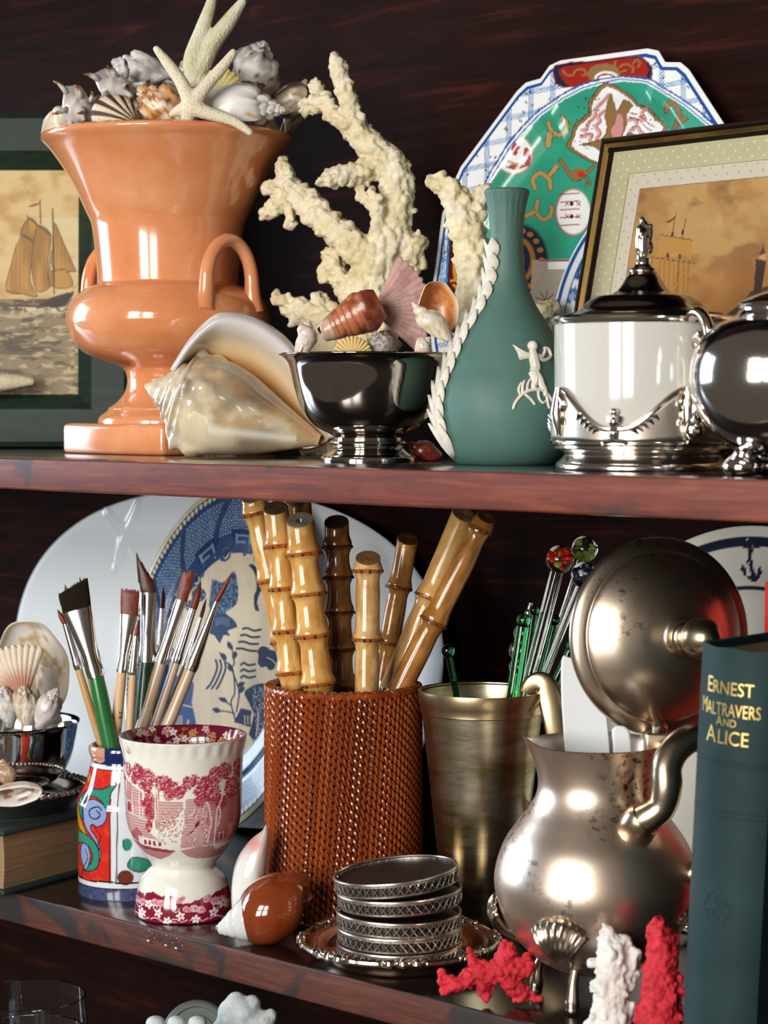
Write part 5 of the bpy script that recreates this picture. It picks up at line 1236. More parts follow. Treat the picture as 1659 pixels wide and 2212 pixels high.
    p.line(H((50, 220), (190, 250)), 3, cream); p.line(H((140, 400), (130, 480)), 3.5, cream)
    p.poly(H((740, 260), (860, 290), (850, 480), (660, 420)), dk); p.poly(H((820, 40), (960, -20), (1060, 60), (1060, 560), (940, 640), (830, 560), (890, 330), (780, 110)), dk, n=2)
    i = p.sub(H((820, 0), (1060, 560)), 0); m = (vnoise(p.x[i] / 1.8, p.y[i] / 1.8, 0, 7) > .66) & inpoly(p.x[i], p.y[i], H((860, 20), (1060, 20), (1060, 540), (920, 560))); p.lay(i, m * .8, np.array(hx('b8c4d2')))
    for yy in (350, 385, 420): 
        for xx in (780, 815, 850): p.line(H((xx, yy), (xx + 8, yy + 20)), 2, cream)
    p.line(H((930, 290), (935, 420), (910, 580)), 2.2, cream, n=3)
    p.poly(H((800, 980), (850, 1000), (900, 930), (960, 960), (990, 1050), (930, 1200), (870, 1250), (800, 1160)), dk, n=2)
    p.poly(H((700, 1330), (1060, 1270), (1060, 1800), (560, 1900), (600, 1500)), dk); p.poly(H((840, 1560), (880, 1470), (960, 1430), (1060, 1420), (1060, 1520), (900, 1560)), np.array(hx('6f8db5')), n=2); p.ell(*H((960, 1540))[0], 13, 9, dk)
    return p.c
wl = leanplane(0, .205, .262, ZL, .272)
standing_plate('willow_platter', 'blue and white willow pattern platter with dotted lattice border', 'platter', wl, -.388, .137, lambda t: 1 / math.sqrt((cos(t) / .106) ** 2 + (sin(t) / .136) ** 2),
    [(0, -.009), (.60, -.009), (.70, -.007), (.76, -.003), (.97, 0.0), (1, -.0006)], 165, 790, willow_paint, m_glaze, .004)

# ---------------------------------------------------------------- octagonal imari plate
IM = [(0, .137), (.036, .137), (.045, .1344), (.0515, .126), (.064, .1244), (.071, .119), (.113, .0685), (.1165, .060), (.1215, .042), (.124, .036), (.1235, 0)]
_im = IM + [(a, -b) for a, b in IM[-2::-1]]; _im = _im + [(-a, b) for a, b in _im[-2:0:-1]]
_ia = np.array([math.atan2(b, a) for a, b in _im]); _o = np.argsort(_ia); _imr = np.array([math.hypot(a, b) for a, b in _im])[_o]; _ia = _ia[_o]
def im_R(t):
    t = (t + pi) % (2 * pi) - pi; P = np.array(_im)[_o]; j = np.searchsorted(_ia, t) % len(_ia); A, B = P[j - 1], P[j]; d = np.array([cos(t), sin(t)])
    e = B - A; den = d[0] * e[1] - d[1] * e[0]; return float((A[0] * e[1] - A[1] * e[0]) / den) if abs(den) > 1e-9 else float(np.hypot(*A))
def imari_paint(x, y, rho, th):
    wh, bl, bd, gr, go, gd, rd, rs, ind = [np.array(hx(c)) for c in ('e9ecee', '3a78b8', '1d4c94', '2f9a7e', '8a6a42', 'b08d55', '9a2014', 'c98a8c', '16233f')]
    p = Paint(x, y, wh); n = np.arange(len(x)); rnd = random.Random(3)
    A = lambda *q: [(1180 + a / 5.53, 100 + b / 5.53) for a, b in q]; B = lambda *q: [(950 + a / 3.687, 100 + b / 3.687) for a, b in q]
    # border lattice
    p.lay(n, ((rho > .955) & (rho < .975)) * .95, bd)
    dx = x[n]
    for k in range(-6, 14):
        x0 = 960 + k * 47
        for d in (-4, 0, 4): p.line([(x0 + d, 90), (x0 + d - 6, 720)], 2.4, bl, .8)
    for k in range(-2, 18):
        for d in (-4, 0, 4): p.line([(940, 150 + k * 46 + d), (1660, 150 + k * 46 + d - 150)], 2.4, bl, .8)
    for k in range(420):
        a, b = rnd.uniform(950, 1640), rnd.uniform(100, 700); t = rnd.choice((.8, -.7)); p.line([(a, b), (a + 4.5 * cos(t), b - 4.5 * sin(t))], 3.0, ind)
    p.lay(n, (rho > .975) * 1.0, wh); p.lay(n, ((rho > .958) & (rho < .972)) * .95, bd)
    # upper red panel and its twins
    pan = A((80, 300), (100, 230), (300, 190), (560, 180), (830, 140), (1080, 120), (1180, 160), (1265, 250), (1260, 390), (1190, 400), (900, 380), (600, 410), (330, 480), (200, 490), (110, 450))
    p.poly(pan, ind, n=2); p.line(np.vstack([pan, pan[:1]]), 2, rd)
    p.poly(A((150, 270), (300, 230), (560, 195), (830, 155), (1080, 140), (1160, 165), (1215, 250), (1205, 330), (1150, 385), (900, 385), (620, 400), (330, 470), (240, 450), (170, 360)), rd, n=2)
    p.poly(A((500, 340), (540, 250), (650, 210), (770, 215), (850, 250), (880, 340), (860, 370), (560, 410)), go, n=3); p.ell(*A((720, 380))[0], 26, 15, wh); p.ell(*A((720, 385))[0], 21, 11, rd); p.ell(*A((720, 388))[0], 17, 8, wh)
    for q in (((200, 290), (240, 340), (300, 350)), ((320, 350), (350, 290), (440, 275), (480, 320)), ((430, 350), (520, 330)), ((880, 240), (960, 210), (1040, 260), (1030, 310)), ((870, 310), (950, 290)), ((1040, 200), (1080, 160), (1120, 200), (1100, 240)), ((830, 180), (820, 220))): p.line(A(*q), 4.6, go, n=4)
    # left dark panel with orange fan
    p.poly([(975, 455), (1010, 455), (1035, 560), (1030, 720), (962, 720), (966, 600)], np.array(hx('451016'))); p.line([(972, 455), (963, 620), (958, 730)], 5, bl); 
    for k in range(7): p.ell(*B((150, 1770))[0], 13 - k * .1, 32, np.array(hx('c8862e'))) if k == 0 else p.line(B((110, 1690 + k * 28), (150, 1700 + k * 26), (205, 1720 + k * 22)), 1.2, np.array(hx('451016')))
    for q in (((90, 1870), (120, 1860)), ((110, 1900), (150, 1960), (120, 2040), (150, 2080)), ((160, 1900), (190, 1980), (150, 2050))): p.line(B(*q), 6, np.array(hx('c8862e')), n=3)
    # green well with double blue line
    well = [(1040, 700), (1042, 470), (1055, 396), (1077, 358), (1102, 317), (1134, 279), (1167, 246), (1180, 237), (1216, 212), (1258, 190), (1299, 178), (1343, 171), (1397, 176), (1424, 192), (1480, 227), (1540, 277), (1590, 350), (1610, 450), (1600, 700)]
    p.poly([(a, b) for a, b in well], gr)
    i = p.sub(well, 0); m = inpoly(p.x[i], p.y[i], well); p.lay(i, m * .30 * sstep(.45, .7, fbm(p.x[i] / 40, p.y[i] / 40, s=4)), np.array(hx('1f7d68')))
    p.line(well, 9, wh); p.line(well, 3.4, bl); p.line([(a - (5 if a < 1300 else -4), b - 6) for a, b in well], 3.6, bd, n=2)
    # medallion with the golden bird
    med = A((700, 430), (880, 500), (1050, 620), (1090, 690), (1230, 740), (1330, 850), (1445, 960), (1380, 1090), (1250, 1300), (1000, 1420), (700, 1420), (560, 1390), (430, 1330), (240, 1200), (300, 1080), (330, 940), (500, 800), (500, 680), (580, 560))
    p.poly(med, go, n=2, edge=np.array(hx('3a2418')), ew=1.6)
    p.poly(A((720, 480), (880, 550), (1020, 650), (1080, 720), (1210, 780), (1300, 880), (1395, 960), (1330, 1080), (1200, 1260), (980, 1370), (640, 1390), (440, 1290), (305, 1190), (345, 1080), (380, 960), (540, 830), (545, 690), (620, 590)), wh, n=2)
    p.poly(A((770, 550), (820, 700), (850, 760), (900, 660), (960, 640), (1040, 700), (1000, 760), (960, 830), (975, 900), (920, 1050), (860, 1160), (700, 1280), (560, 1200), (380, 1180), (560, 1130), (680, 1080), (720, 960), (695, 830), (720, 700)), go, n=3)
    p.poly(A((850, 815), (905, 830), (920, 940), (900, 1060), (840, 1160), (770, 1010), (820, 930)), rs, n=2)
    p.poly(A((950, 1150), (960, 1040), (1030, 1030), (1110, 1120)), go, n=2)
    for q in (((740, 580), (690, 650), (600, 740), (570, 850), (500, 920), (480, 1000), (430, 1000)), ((690, 780), (620, 840), (640, 900), (590, 960), (640, 1040), (600, 1100)), ((1000, 1010), (1080, 960), (1130, 1030), (1230, 1090)), ((980, 880), (1050, 870), (1080, 920)), ((1190, 750), (1140, 800), (1180, 870), (1110, 870)), ((420, 1080), (480, 1060), (540, 1060), (520, 1120))):
        p.line(A(*q), 9, rs, .8, n=4); p.line([(a + 3, b - 2) for a, b in A(*q)], 2.0, rd, .8, n=4)
    for k in range(90):
        a, b = rnd.uniform(340, 1320), rnd.uniform(580, 1280); q = A((a, b))[0]; p.ell(*q, 1.8, 1.8, np.array(hx('3a1a18')), .8) if abs(a - 830) > 200 else 0
    p.line(A((980, 790), (1120, 830), (1220, 920), (1290, 960)), 2.2, rd, n=3); p.line(A((980, 840), (1120, 890), (1190, 970), (1260, 1010)), 2.2, rd, n=3)
    # gold sprigs scattered on the green
    ol = np.array(hx('3a2412'))
    def crescent(pts, w, c=go): p.line(pts, w + 2.2, ol, n=4); p.line(pts, w, c, n=4)
    crescent(A((25, 910), (60, 1010), (150, 1060), (225, 1020), (250, 930), (190, 850)), 8, gd); crescent(A((40, 1060), (20, 1180)), 12, gd)
    crescent(A((1440, 770), (1450, 690), (1530, 690), (1590, 800), (1570, 900), (1540, 960)), 10); crescent(A((1600, 900), (1659, 860)), 11)
    crescent(B((760, 1130), (740, 1060), (800, 1010), (870, 1060), (880, 1130)), 9, gd); crescent(B((880, 1020), (930, 960)), 10, gd)
    crescent(B((780, 1230), (770, 1320), (820, 1380), (880, 1350), (890, 1280)), 8, gd); crescent(B((690, 1350), (750, 1320)), 9, gd)
    crescent(A((170, 1370), (230, 1440), (270, 1520), (350, 1590), (440, 1550), (560, 1440)), 7); p.ell(*A((380, 1520))[0], 17, 12, go); p.ell(*A((418, 1530))[0], 8, 7, np.array(hx('c22a14'))); crescent(A((470, 1560), (520, 1640), (480, 1660)), 5)
    p.clip[:] = inpoly(p.x, p.y, well)
    p.ell(*B((590, 860))[0], 42, 44, go); p.ell(*B((590, 860))[0], 39, 41, wh); 
    for q in (((570, 860), (620, 790), (610, 860)), ((680, 800), (725, 830), (710, 890), (660, 870)), ((520, 960), (600, 990), (690, 960), (640, 930)), ((560, 800), (600, 770), (640, 800), (600, 880)), ((690, 900), (730, 860), (720, 950), (660, 970))): p.poly(B(*q), rd)
    for k in range(3): p.line(B((520 + 20 * k, 900 + 22 * k), (640 + 14 * k, 950 - 10 * k)), 2.4, gd)
    p.clip[:] = 1; p.line(well, 5, wh); p.line(well, 3.0, bl)
    p.ell(*B((1060, 1320))[0], 39, 52, go); p.ell(*B((1065, 1320))[0], 36, 48, wh)
    for k in range(5): p.line(B((960, 1180 + 62 * k), (1110, 1170 + 62 * k)), 2.4, rd)
    for k in range(2):
        for a in (1000, 1090): p.line(B((a, 1240 + 100 * k), (a + 30, 1270 + 100 * k)), 1.8, rd); p.line(B((a + 30, 1240 + 100 * k), (a, 1270 + 100 * k)), 1.8, rd)
        p.ell(*B((1050, 1255 + 100 * k))[0], 4, 5, np.array(hx('5a1a14')))
    # round black and orange mon, lower left
    p.ell(1122, 562, 62, 78, ind); p.ell(1118, 562, 38, 50, np.array(hx('a8702e'))); p.ell(1118, 562, 28, 40, ind); p.ell(1112, 562, 20, 30, np.array(hx('a8702e')))
    for k in range(18): a = k * pi / 9; p.ell(1120 + 50 * cos(a), 562 + 64 * sin(a), 7, 6, np.array(hx('a8702e')))
    p.poly([(1150, 562), (1650, 540), (1650, 720), (1140, 720)], np.array(hx('b7a79a')), .85); p.line([(1165, 563), (1600, 556)], 2.2, rd); p.poly([(1184, 566), (1600, 560), (1600, 578), (1184, 582)], wh)
    for k in range(9): a = k * .7; p.line([(1178, 650), (1178 + 22 * cos(a), 650 + 22 * sin(a))], 1.8, np.array(hx('4a423c')))
    return p.c
ip = leanplane(-.0625, .226, .282, ZU, .274)
standing_plate('imari_plate', 'octagonal porcelain plate painted green with gold bird and blue lattice border', 'plate', ip, 0, .137, im_R, [(0, -.014), (.66, -.014), (.74, -.010), (.80, -.004), (.97, .0), (1, -.0006)], 175, 830, imari_paint, m_glaze, .004)

# ---------------------------------------------------------------- small blue and white plate between imari plate and gilt frame
def bluep_paint(x, y, rho, th):
    p = Paint(x, y, np.array(hx('dfe6ee'))); n = np.arange(len(x)); b1, b2, b3 = [np.array(hx(c)) for c in ('234f92', '4a7ab8', '8fb0d8')]
    p.lay(n, ((rho > .955) & (rho < .985)) * 1.0, b1); p.lay(n, ((rho > .90) & (rho < .915)) * 1.0, b1)
    rnd = random.Random(6); p.clip[:] = (rho < .9)
    for (a, b, r) in ((1255, 470, 30), (1275, 500, 26), (1240, 560, 34), (1262, 590, 30), (1235, 640, 22), (1270, 660, 30), (1280, 560, 22), (1330, 520, 40), (1340, 600, 40), (1400, 560, 40)):
        for k in range(9): q = rnd.uniform(0, 6.3); leafshape(p, a, b, r, r * .35, q, b2 if k % 2 else b1); p.line([(a, b), (a + r * cos(q + .2), b + r * sin(q + .2))], 1.0, b3)
        p.ell(a, b, r * .35, r * .35, b3)
    return p.c
_bp = leanplane(0, .197, .237, ZU, .21); _bu = float((on_plane(1206, 585, _bp[0], _bp[1]) - _bp[0])[0])
standing_plate('blue_plate', 'blue and white floral plate half hidden behind gilt picture frame', 'plate', _bp, _bu + .0925, .0935, lambda t: .0925, [(0, -.010), (.6, -.010), (.72, -.004), (1, 0)], 110, 260, bluep_paint, m_glaze, .0035)

# ---------------------------------------------------------------- anchor plate
def anchor_paint(x, y, rho, th):
    p = Paint(x, y, np.array(hx('e6e4da'))); n = np.arange(len(x)); nv = np.array(hx('141d3c'))
    p.lay(n, ((rho > .895) & (rho < .952)) * 1.0, nv); p.lay(n, ((rho > .69) & (rho < .712)) * 1.0, nv)
    K = lambda *q: [(1430 + a / 7.245, 1110 + b / 7.245) for a, b in q]
    p.ell(*K((1330, 400))[0], 5.6, 5.6, nv); p.ell(*K((1332, 402))[0], 2.6, 2.8, np.array(hx('e6e4da')))
    p.line(K((1200, 480), (1350, 515), (1500, 520)), 9, nv); p.line(K((1350, 440), (1380, 700), (1410, 900), (1420, 1040)), 8, nv, n=3)
    p.poly(K((1230, 870), (1250, 780), (1320, 880), (1310, 950), (1360, 970), (1420, 940), (1480, 960), (1500, 880), (1535, 810), (1560, 900), (1550, 950), (1500, 1040), (1420, 1060), (1330, 1000), (1270, 940)), nv, n=2)
    p.line(K((1390, 450), (1420, 560), (1400, 640), (1340, 720), (1350, 800), (1430, 890), (1470, 960)), 2.6, nv, n=4); p.line(K((1400, 450), (1430, 560), (1410, 640)), 1.0, np.array(hx('e6e4da')), n=3)
    return p.c
standing_plate('anchor_plate', 'white plate with navy rim band and navy anchor, behind open silver lid', 'plate', leanplane(0, .215, .272, ZL, .25), .068, .1287, lambda t: .1283, [(0, -.010), (.62, -.010), (.72, -.005), (1, 0)], 105, 540, anchor_paint, m_glaze, .004)

# ---------------------------------------------------------------- framed prints
def quad_grid(P00, ex, ey, w, h, nx, ny):
    a, b = np.meshgrid(np.linspace(0, w, nx), np.linspace(0, h, ny), indexing='ij')
    return (P00 + a[..., None] * ex + b[..., None] * ey).reshape(-1, 3), gridf(nx, ny)
def rails(o, P00, ex, ey, n, w, h, rw, prof, mt):
    """four mitred rails; prof: (distance inward, height) list across the rail"""
    C = [(0, 0), (w, 0), (w, h), (0, h)]; I = [(1, 1), (-1, 1), (-1, -1), (1, -1)]
    for k in range(4):
        a, b = C[k], C[(k + 1) % 4]; ia, ib = I[k], I[(k + 1) % 4]; V = []
        for d, z in prof:
            for c, i in ((a, ia), (b, ib)): V.append(P00 + ex * (c[0] + i[0] * d) + ey * (c[1] + i[1] * d) + n * z)
        m = len(prof); f = [[2 * j, 2 * j + 1, 2 * ((j + 1) % m) + 1, 2 * ((j + 1) % m)] for j in range(m)]
        mk('frame_rail', (V, f), mt, o, sharp=25)
def left_picture():
    D = 1.735; ex = CR.copy(); ln = math.radians(4); n = np.array([-_fh[0], -_fh[1], 0]) * cos(ln) + np.array([0, 0, sin(ln)]); ey = np.cross(n, ex)
    b0 = foot(-150, D, ZU); P00 = b0; w = 436 * D / FPX; h = (axis_z(*foot(120, D, ZU)[:2], 252)) / cos(ln)
    o = thing('ship_picture', 'dark green framed print of a gaff schooner on grey sea, beside orange urn', 'picture', b0 + ex * w / 2)
    mg = mnoise('green_frame_paint', [(.3, hx('0c1f18')), (.7, hx('183527'))], 20, .6, stretch=(2, 2, 9), bump=.1, bscale=90)
    rails(o, P00, ex, ey, n, w, h, .04, [(0, 0), (0, .022), (.004, .025), (.030, .025), (.0335, .022), (.043, .010), (.043, 0)], mg)
    e = .041; ns = 230
    V, f = quad_grid(P00 + ex * e + ey * e + n * .0085, ex, ey, w - 2 * e, h - 2 * e, 180, 250); x, y, _ = proj(V)
    sk, c2, sea, sd = [np.array(hx(c)) for c in ('d9bd84', 'b98d4a', '8a7a5c', '4a4030')]
    p = Paint(x, y, sk); N = np.arange(len(x)); nz = fbm(x / 60, y / 45, s=21)
    p.lay(N, sstep(.45, .7, nz) * .8, c2); p.lay(N, .7 * sstep(.4, .7, fbm(x / 90, y / 60, s=25)) * (y > 470) * (y < 640), np.array(hx('d9cfa4'))); p.lay(N, np.clip(1 - np.abs(y - 640) / 60, 0, 1) * .5 * (y < 645), np.array(hx('cfa866')))
    S = lambda *q: [(a / 2.988, 240 + b / 2.988) for a, b in q]
    seam = y > 645; wv = fbm(x / 38 + .4 * np.sin(y / 9), y / 9, s=31, o=5); p.lay(N, seam * 1.0, sea); p.lay(N, seam * sstep(.5, .62, wv) * .85, sd); p.lay(N, seam * sstep(.60, .68, fbm(x / 26, y / 7, s=37)) * .7, np.array(hx('c9b78c')))
    sl, sh, dk = np.array(hx('bd8c40')), np.array(hx('7a5420')), np.array(hx('33221a'))
    def sail(*q): p.poly(S(*q), sl, n=3); i = p.sub(S(*q), 0); m = inpoly(p.x[i], p.y[i], cr(S(*q), 3, True)); p.lay(i, m * .55 * sstep(.4, .9, (p.x[i] % 9) / 9 * .3 + vnoise(p.x[i] / 14, p.y[i] / 60, 0, 3)), sh); p.line(np.vstack([cr(S(*q), 3, True)]), 1.8, np.array(hx('5e4018')))
    sail((130, 800), (185, 690), (245, 745), (215, 830)); sail((130, 810), (215, 850), (205, 960), (195, 1100), (240, 1195), (150, 1180), (40, 1160), (70, 1000)); sail((250, 740), (330, 800), (310, 950), (310, 1080), (330, 1130), (240, 1165), (205, 1020), (215, 860)); sail((350, 720), (410, 850), (480, 1010), (480, 1035), (345, 1025), (340, 880)); sail((330, 1030), (420, 1020), (470, 1130), (320, 1120), (330, 900))
    p.line(S((258, 575), (262, 730)), 2.6, dk); p.line(S((340, 630), (350, 1180)), 2.8, dk); p.line(S((170, 675), (250, 740), (330, 800)), 2.6, dk); p.line(S((130, 795), (215, 840)), 2.2, dk); p.poly(S((175, 615), (215, 600), (255, 590), (250, 605), (210, 618)), np.array(hx('9a4a28')))
    p.line(S((45, 1160), (240, 1200)), 1.2, dk); p.line(S((350, 1020), (480, 1035)), 1.0, sh); p.line(S((470, 1150), (560, 1050)), 1.0, dk)
    p.poly(S((90, 1215), (180, 1225), (260, 1225), (370, 1190), (480, 1165), (440, 1230), (400, 1265), (260, 1280), (110, 1275)), np.array(hx('5a4030')), n=2); p.poly(S((260, 1250), (350, 1200), (480, 1165), (430, 1250), (300, 1280)), dk); p.line(S((95, 1240), (250, 1245)), 1.4, np.array(hx('a58a68')))
    for k in range(16): p.line(S((180 + 18 * k, 1190), (175 + 18 * k, 1225)), .9, dk)
    i = p.sub(S((60, 1265), (500, 1330)), 0); p.lay(i, sstep(.45, .6, fbm(p.x[i] / 9, p.y[i] / 4, s=41)) * .9 * np.clip(1 - np.abs(p.y[i] - 668) / 14, 0, 1), np.array(hx('e0d6ba')))
    p.poly(S((0, 1480), (80, 1490), (180, 1540), (240, 1570), (0, 1570)), sd, .7, n=2)
    mk('print', (V, f), mattr('print_paper', .55), o, cols=p.c, sharp=0, normals=False)
    mk('backing', box(P00 + ex * w / 2 + ey * h / 2 + n * .003, (w - .012, h - .012, .006), np.stack([ex, ey, n], 1)), mat('backing_board', hx('3a2c1e'), .8), o)
    return P00, ex, ey, n, w, h
LP = left_picture()
def right_picture():
    yaw = math.radians(-5); ex = np.array([cos(yaw), sin(yaw), 0]); ln = math.radians(13); nh = np.array([sin(yaw), -cos(yaw), 0]); n = nh * cos(ln) + np.array([0, 0, sin(ln)]); ey = np.cross(n, ex)
    TL = W(1325, 311, 1.342); h = TL[2] / ey[2]; P00 = TL - ey * h; w = .268
    o = thing('lighthouse_picture', 'gilt edged framed print of a ship and lighthouse at sunset with cream mat', 'picture', P00 + ex * w / 2)
    gold = mmetal('gilt_frame', (.85, .58, .22), (.50, .30, .09), .18, scale=60); blk = mat('ebonised', hx('1a120c'), .25, coat=.3)
    rails(o, P00, ex, ey, n, w, h, .01, [(0, 0), (0, .011), (.0008, .012), (.0022, .012), (.0024, .0105), (.0024, 0)], blk)
    rails(o, P00, ex, ey, n, w, h, .01, [(.0024, 0), (.0024, .0112), (.0045, .0125), (.0066, .0108), (.0066, 0)], gold)
    rails(o, P00, ex, ey, n, w, h, .01, [(.0066, 0), (.0066, .0098), (.0085, .007), (.0085, 0)], blk)
    m0, m1 = .0235, .0335
    V, f = quad_grid(P00 + ex * (m1 - .001) + ey * (m1 - .001) + n * .0044, ex, ey, w - 2 * m1 + .002, h - 2 * m1 + .002, 310, 205); x, y, _ = proj(V)
    p = Paint(x, y, np.array(hx('c9a062')))
    p.all(1.0, np.array(hx('c9a062'))); p.all(.9 * sstep(.42, .66, fbm(x / 70, y / 60, s=51)), np.array(hx('b58346'))); p.all(.75 * sstep(.5, .68, fbm(x / 60, y / 45, s=55)), np.array(hx('8a5f34'))); p.all(.6 * sstep(.5, .7, fbm(x / 90, y / 80, s=58)) * (x < 1560), np.array(hx('d3bd8d'))); p.all(.8 * sstep(520, 640, y), np.array(hx('c4833a')))
    R = lambda *q: [(1280 + u / 4.377, 260 + v / 4.377) for u, v in q]
    sl, dk = np.array(hx('c79240')), np.array(hx('4a2e18'))
    p.poly(R((650, 1085), (850, 1110), (940, 1130), (930, 1320), (870, 1270), (760, 1260), (605, 1280), (640, 1180)), sl, n=2); p.poly(R((580, 1300), (950, 1350), (890, 1500), (900, 1650), (720, 1650), (620, 1500)), np.array(hx('bf8a3e')), n=2)
    for k in range(7): p.line(R((640 + 45 * k, 1310 + 8 * k), (630 + 46 * k, 1640)), 1.4, np.array(hx('8d5f28')))
    p.line(R((795, 880), (755, 1080)), 1.6, dk); p.line(R((885, 930), (850, 1110)), 1.6, dk); p.line(R((650, 1082), (945, 1135)), 1.6, dk); p.line(R((565, 1295), (960, 1352)), 1.6, dk); p.line(R((820, 1340), (790, 1640)), 1.5, dk); p.poly(R((680, 965), (740, 940), (790, 900), (770, 945), (725, 970)), np.array(hx('8a3a24')))
    for c in ((715, 1280), (830, 1290), (760, 1080), (855, 1060)): p.ell(*R(c)[0], 3, 6, dk)
    p.poly(R((1250, 1850), (1400, 1740), (1500, 1620), (1560, 1600), (1680, 1560), (1900, 1500), (1900, 1900), (1250, 1900)), np.array(hx('5a4028'))); i = p.sub(R((1250, 1500), (1900, 1900)), 0); p.lay(i, (vnoise(p.x[i] / 3, p.y[i] / 3, 0, 3) > .6) * (p.y[i] > 640) * .4 * (p.x[i] > 1600), np.array(hx('8a6a44')))
    p.poly(R((1550, 1330), (1640, 1350), (1590, 1680), (1520, 1690)), np.array(hx('3d2a1e'))); p.poly(R((1545, 1310), (1645, 1330), (1640, 1370), (1545, 1360)), dk); p.poly(R((1575, 1265), (1640, 1265), (1635, 1325), (1580, 1310)), np.array(hx('d3a878'))); p.poly(R((1620, 1180), (1640, 1265), (1575, 1275)), np.array(hx('7a3020')))
    mk('print', (V, f), mattr('print_paper', .55), o, cols=p.c, sharp=0, normals=False)
    # two mats with real steps, sprigged with small dots
    def mat_board(name, e0, e1, z, base, dot):
        t = NT(name + '_paper'); at = t.n('ShaderNodeAttribute'); at.attribute_name = 'st'; fr = t.n('ShaderNodeVectorMath', operation='FRACTION'); t.l(at.outputs['Vector'], fr.inputs[0])
        ds = t.n('ShaderNodeVectorMath', operation='DISTANCE'); t.l(fr.outputs[0], ds.inputs[0]); ds.inputs[1].default_value = (.5, .5, 0)
        t.set(Base_Color=t.mix(t.ramp(ds.outputs['Value'], [(.10, 1.0), (.14, 0.0)]), base, dot), Roughness=.8)
        C4 = lambda e: [(e, e), (w - e, e), (w - e, h - e), (e, h - e)]; q = C4(e0) + C4(e1); zz = [z] * 8 + [z - .0012] * 8
        V = [P00 + ex * a_ + ey * b_ + n * k for (a_, b_), k in zip(q + q, zz)]; f = [[j, (j + 1) % 4, 4 + (j + 1) % 4, 4 + j] for j in range(4)] + [[4 + j, 4 + (j + 1) % 4, 12 + (j + 1) % 4, 12 + j] for j in range(4)]
        ob = mk(name, (V, f), t.m, o, smooth=False); st = ob.data.attributes.new('st', 'FLOAT_VECTOR', 'POINT'); rt = .7071 / .0062
        st.data.foreach_set('vector', np.array([((a_ + b_) * rt, (a_ - b_) * rt, 0) for a_, b_ in q + q], np.float32).ravel())
    mat_board('outer_mat', .0075, m0, .0066, hx('c9c39c'), hx('e9e3c8')); mat_board('inner_mat', m0 - .002, m1, .0056, hx('dcd4c0'), hx('b5b2a8'))
    gl_ = NT('picture_glass'); gl_.set(Base_Color=(1, 1, 1), Roughness=0.0, IOR=1.45, Transmission_Weight=1.0)
    mk('glass', box(P00 + ex * w / 2 + ey * h / 2 + n * .0078, (w - .0145, h - .0145, .0008), np.stack([ex, ey, n], 1)), gl_.m, o, smooth=False)
    mk('backing', box(P00 + ex * w / 2 + ey * h / 2 + n * .002, (w - .008, h - .008, .004), np.stack([ex, ey, n], 1)), mat('backing_board', hx('3a2c1e'), .8), o)
right_picture()
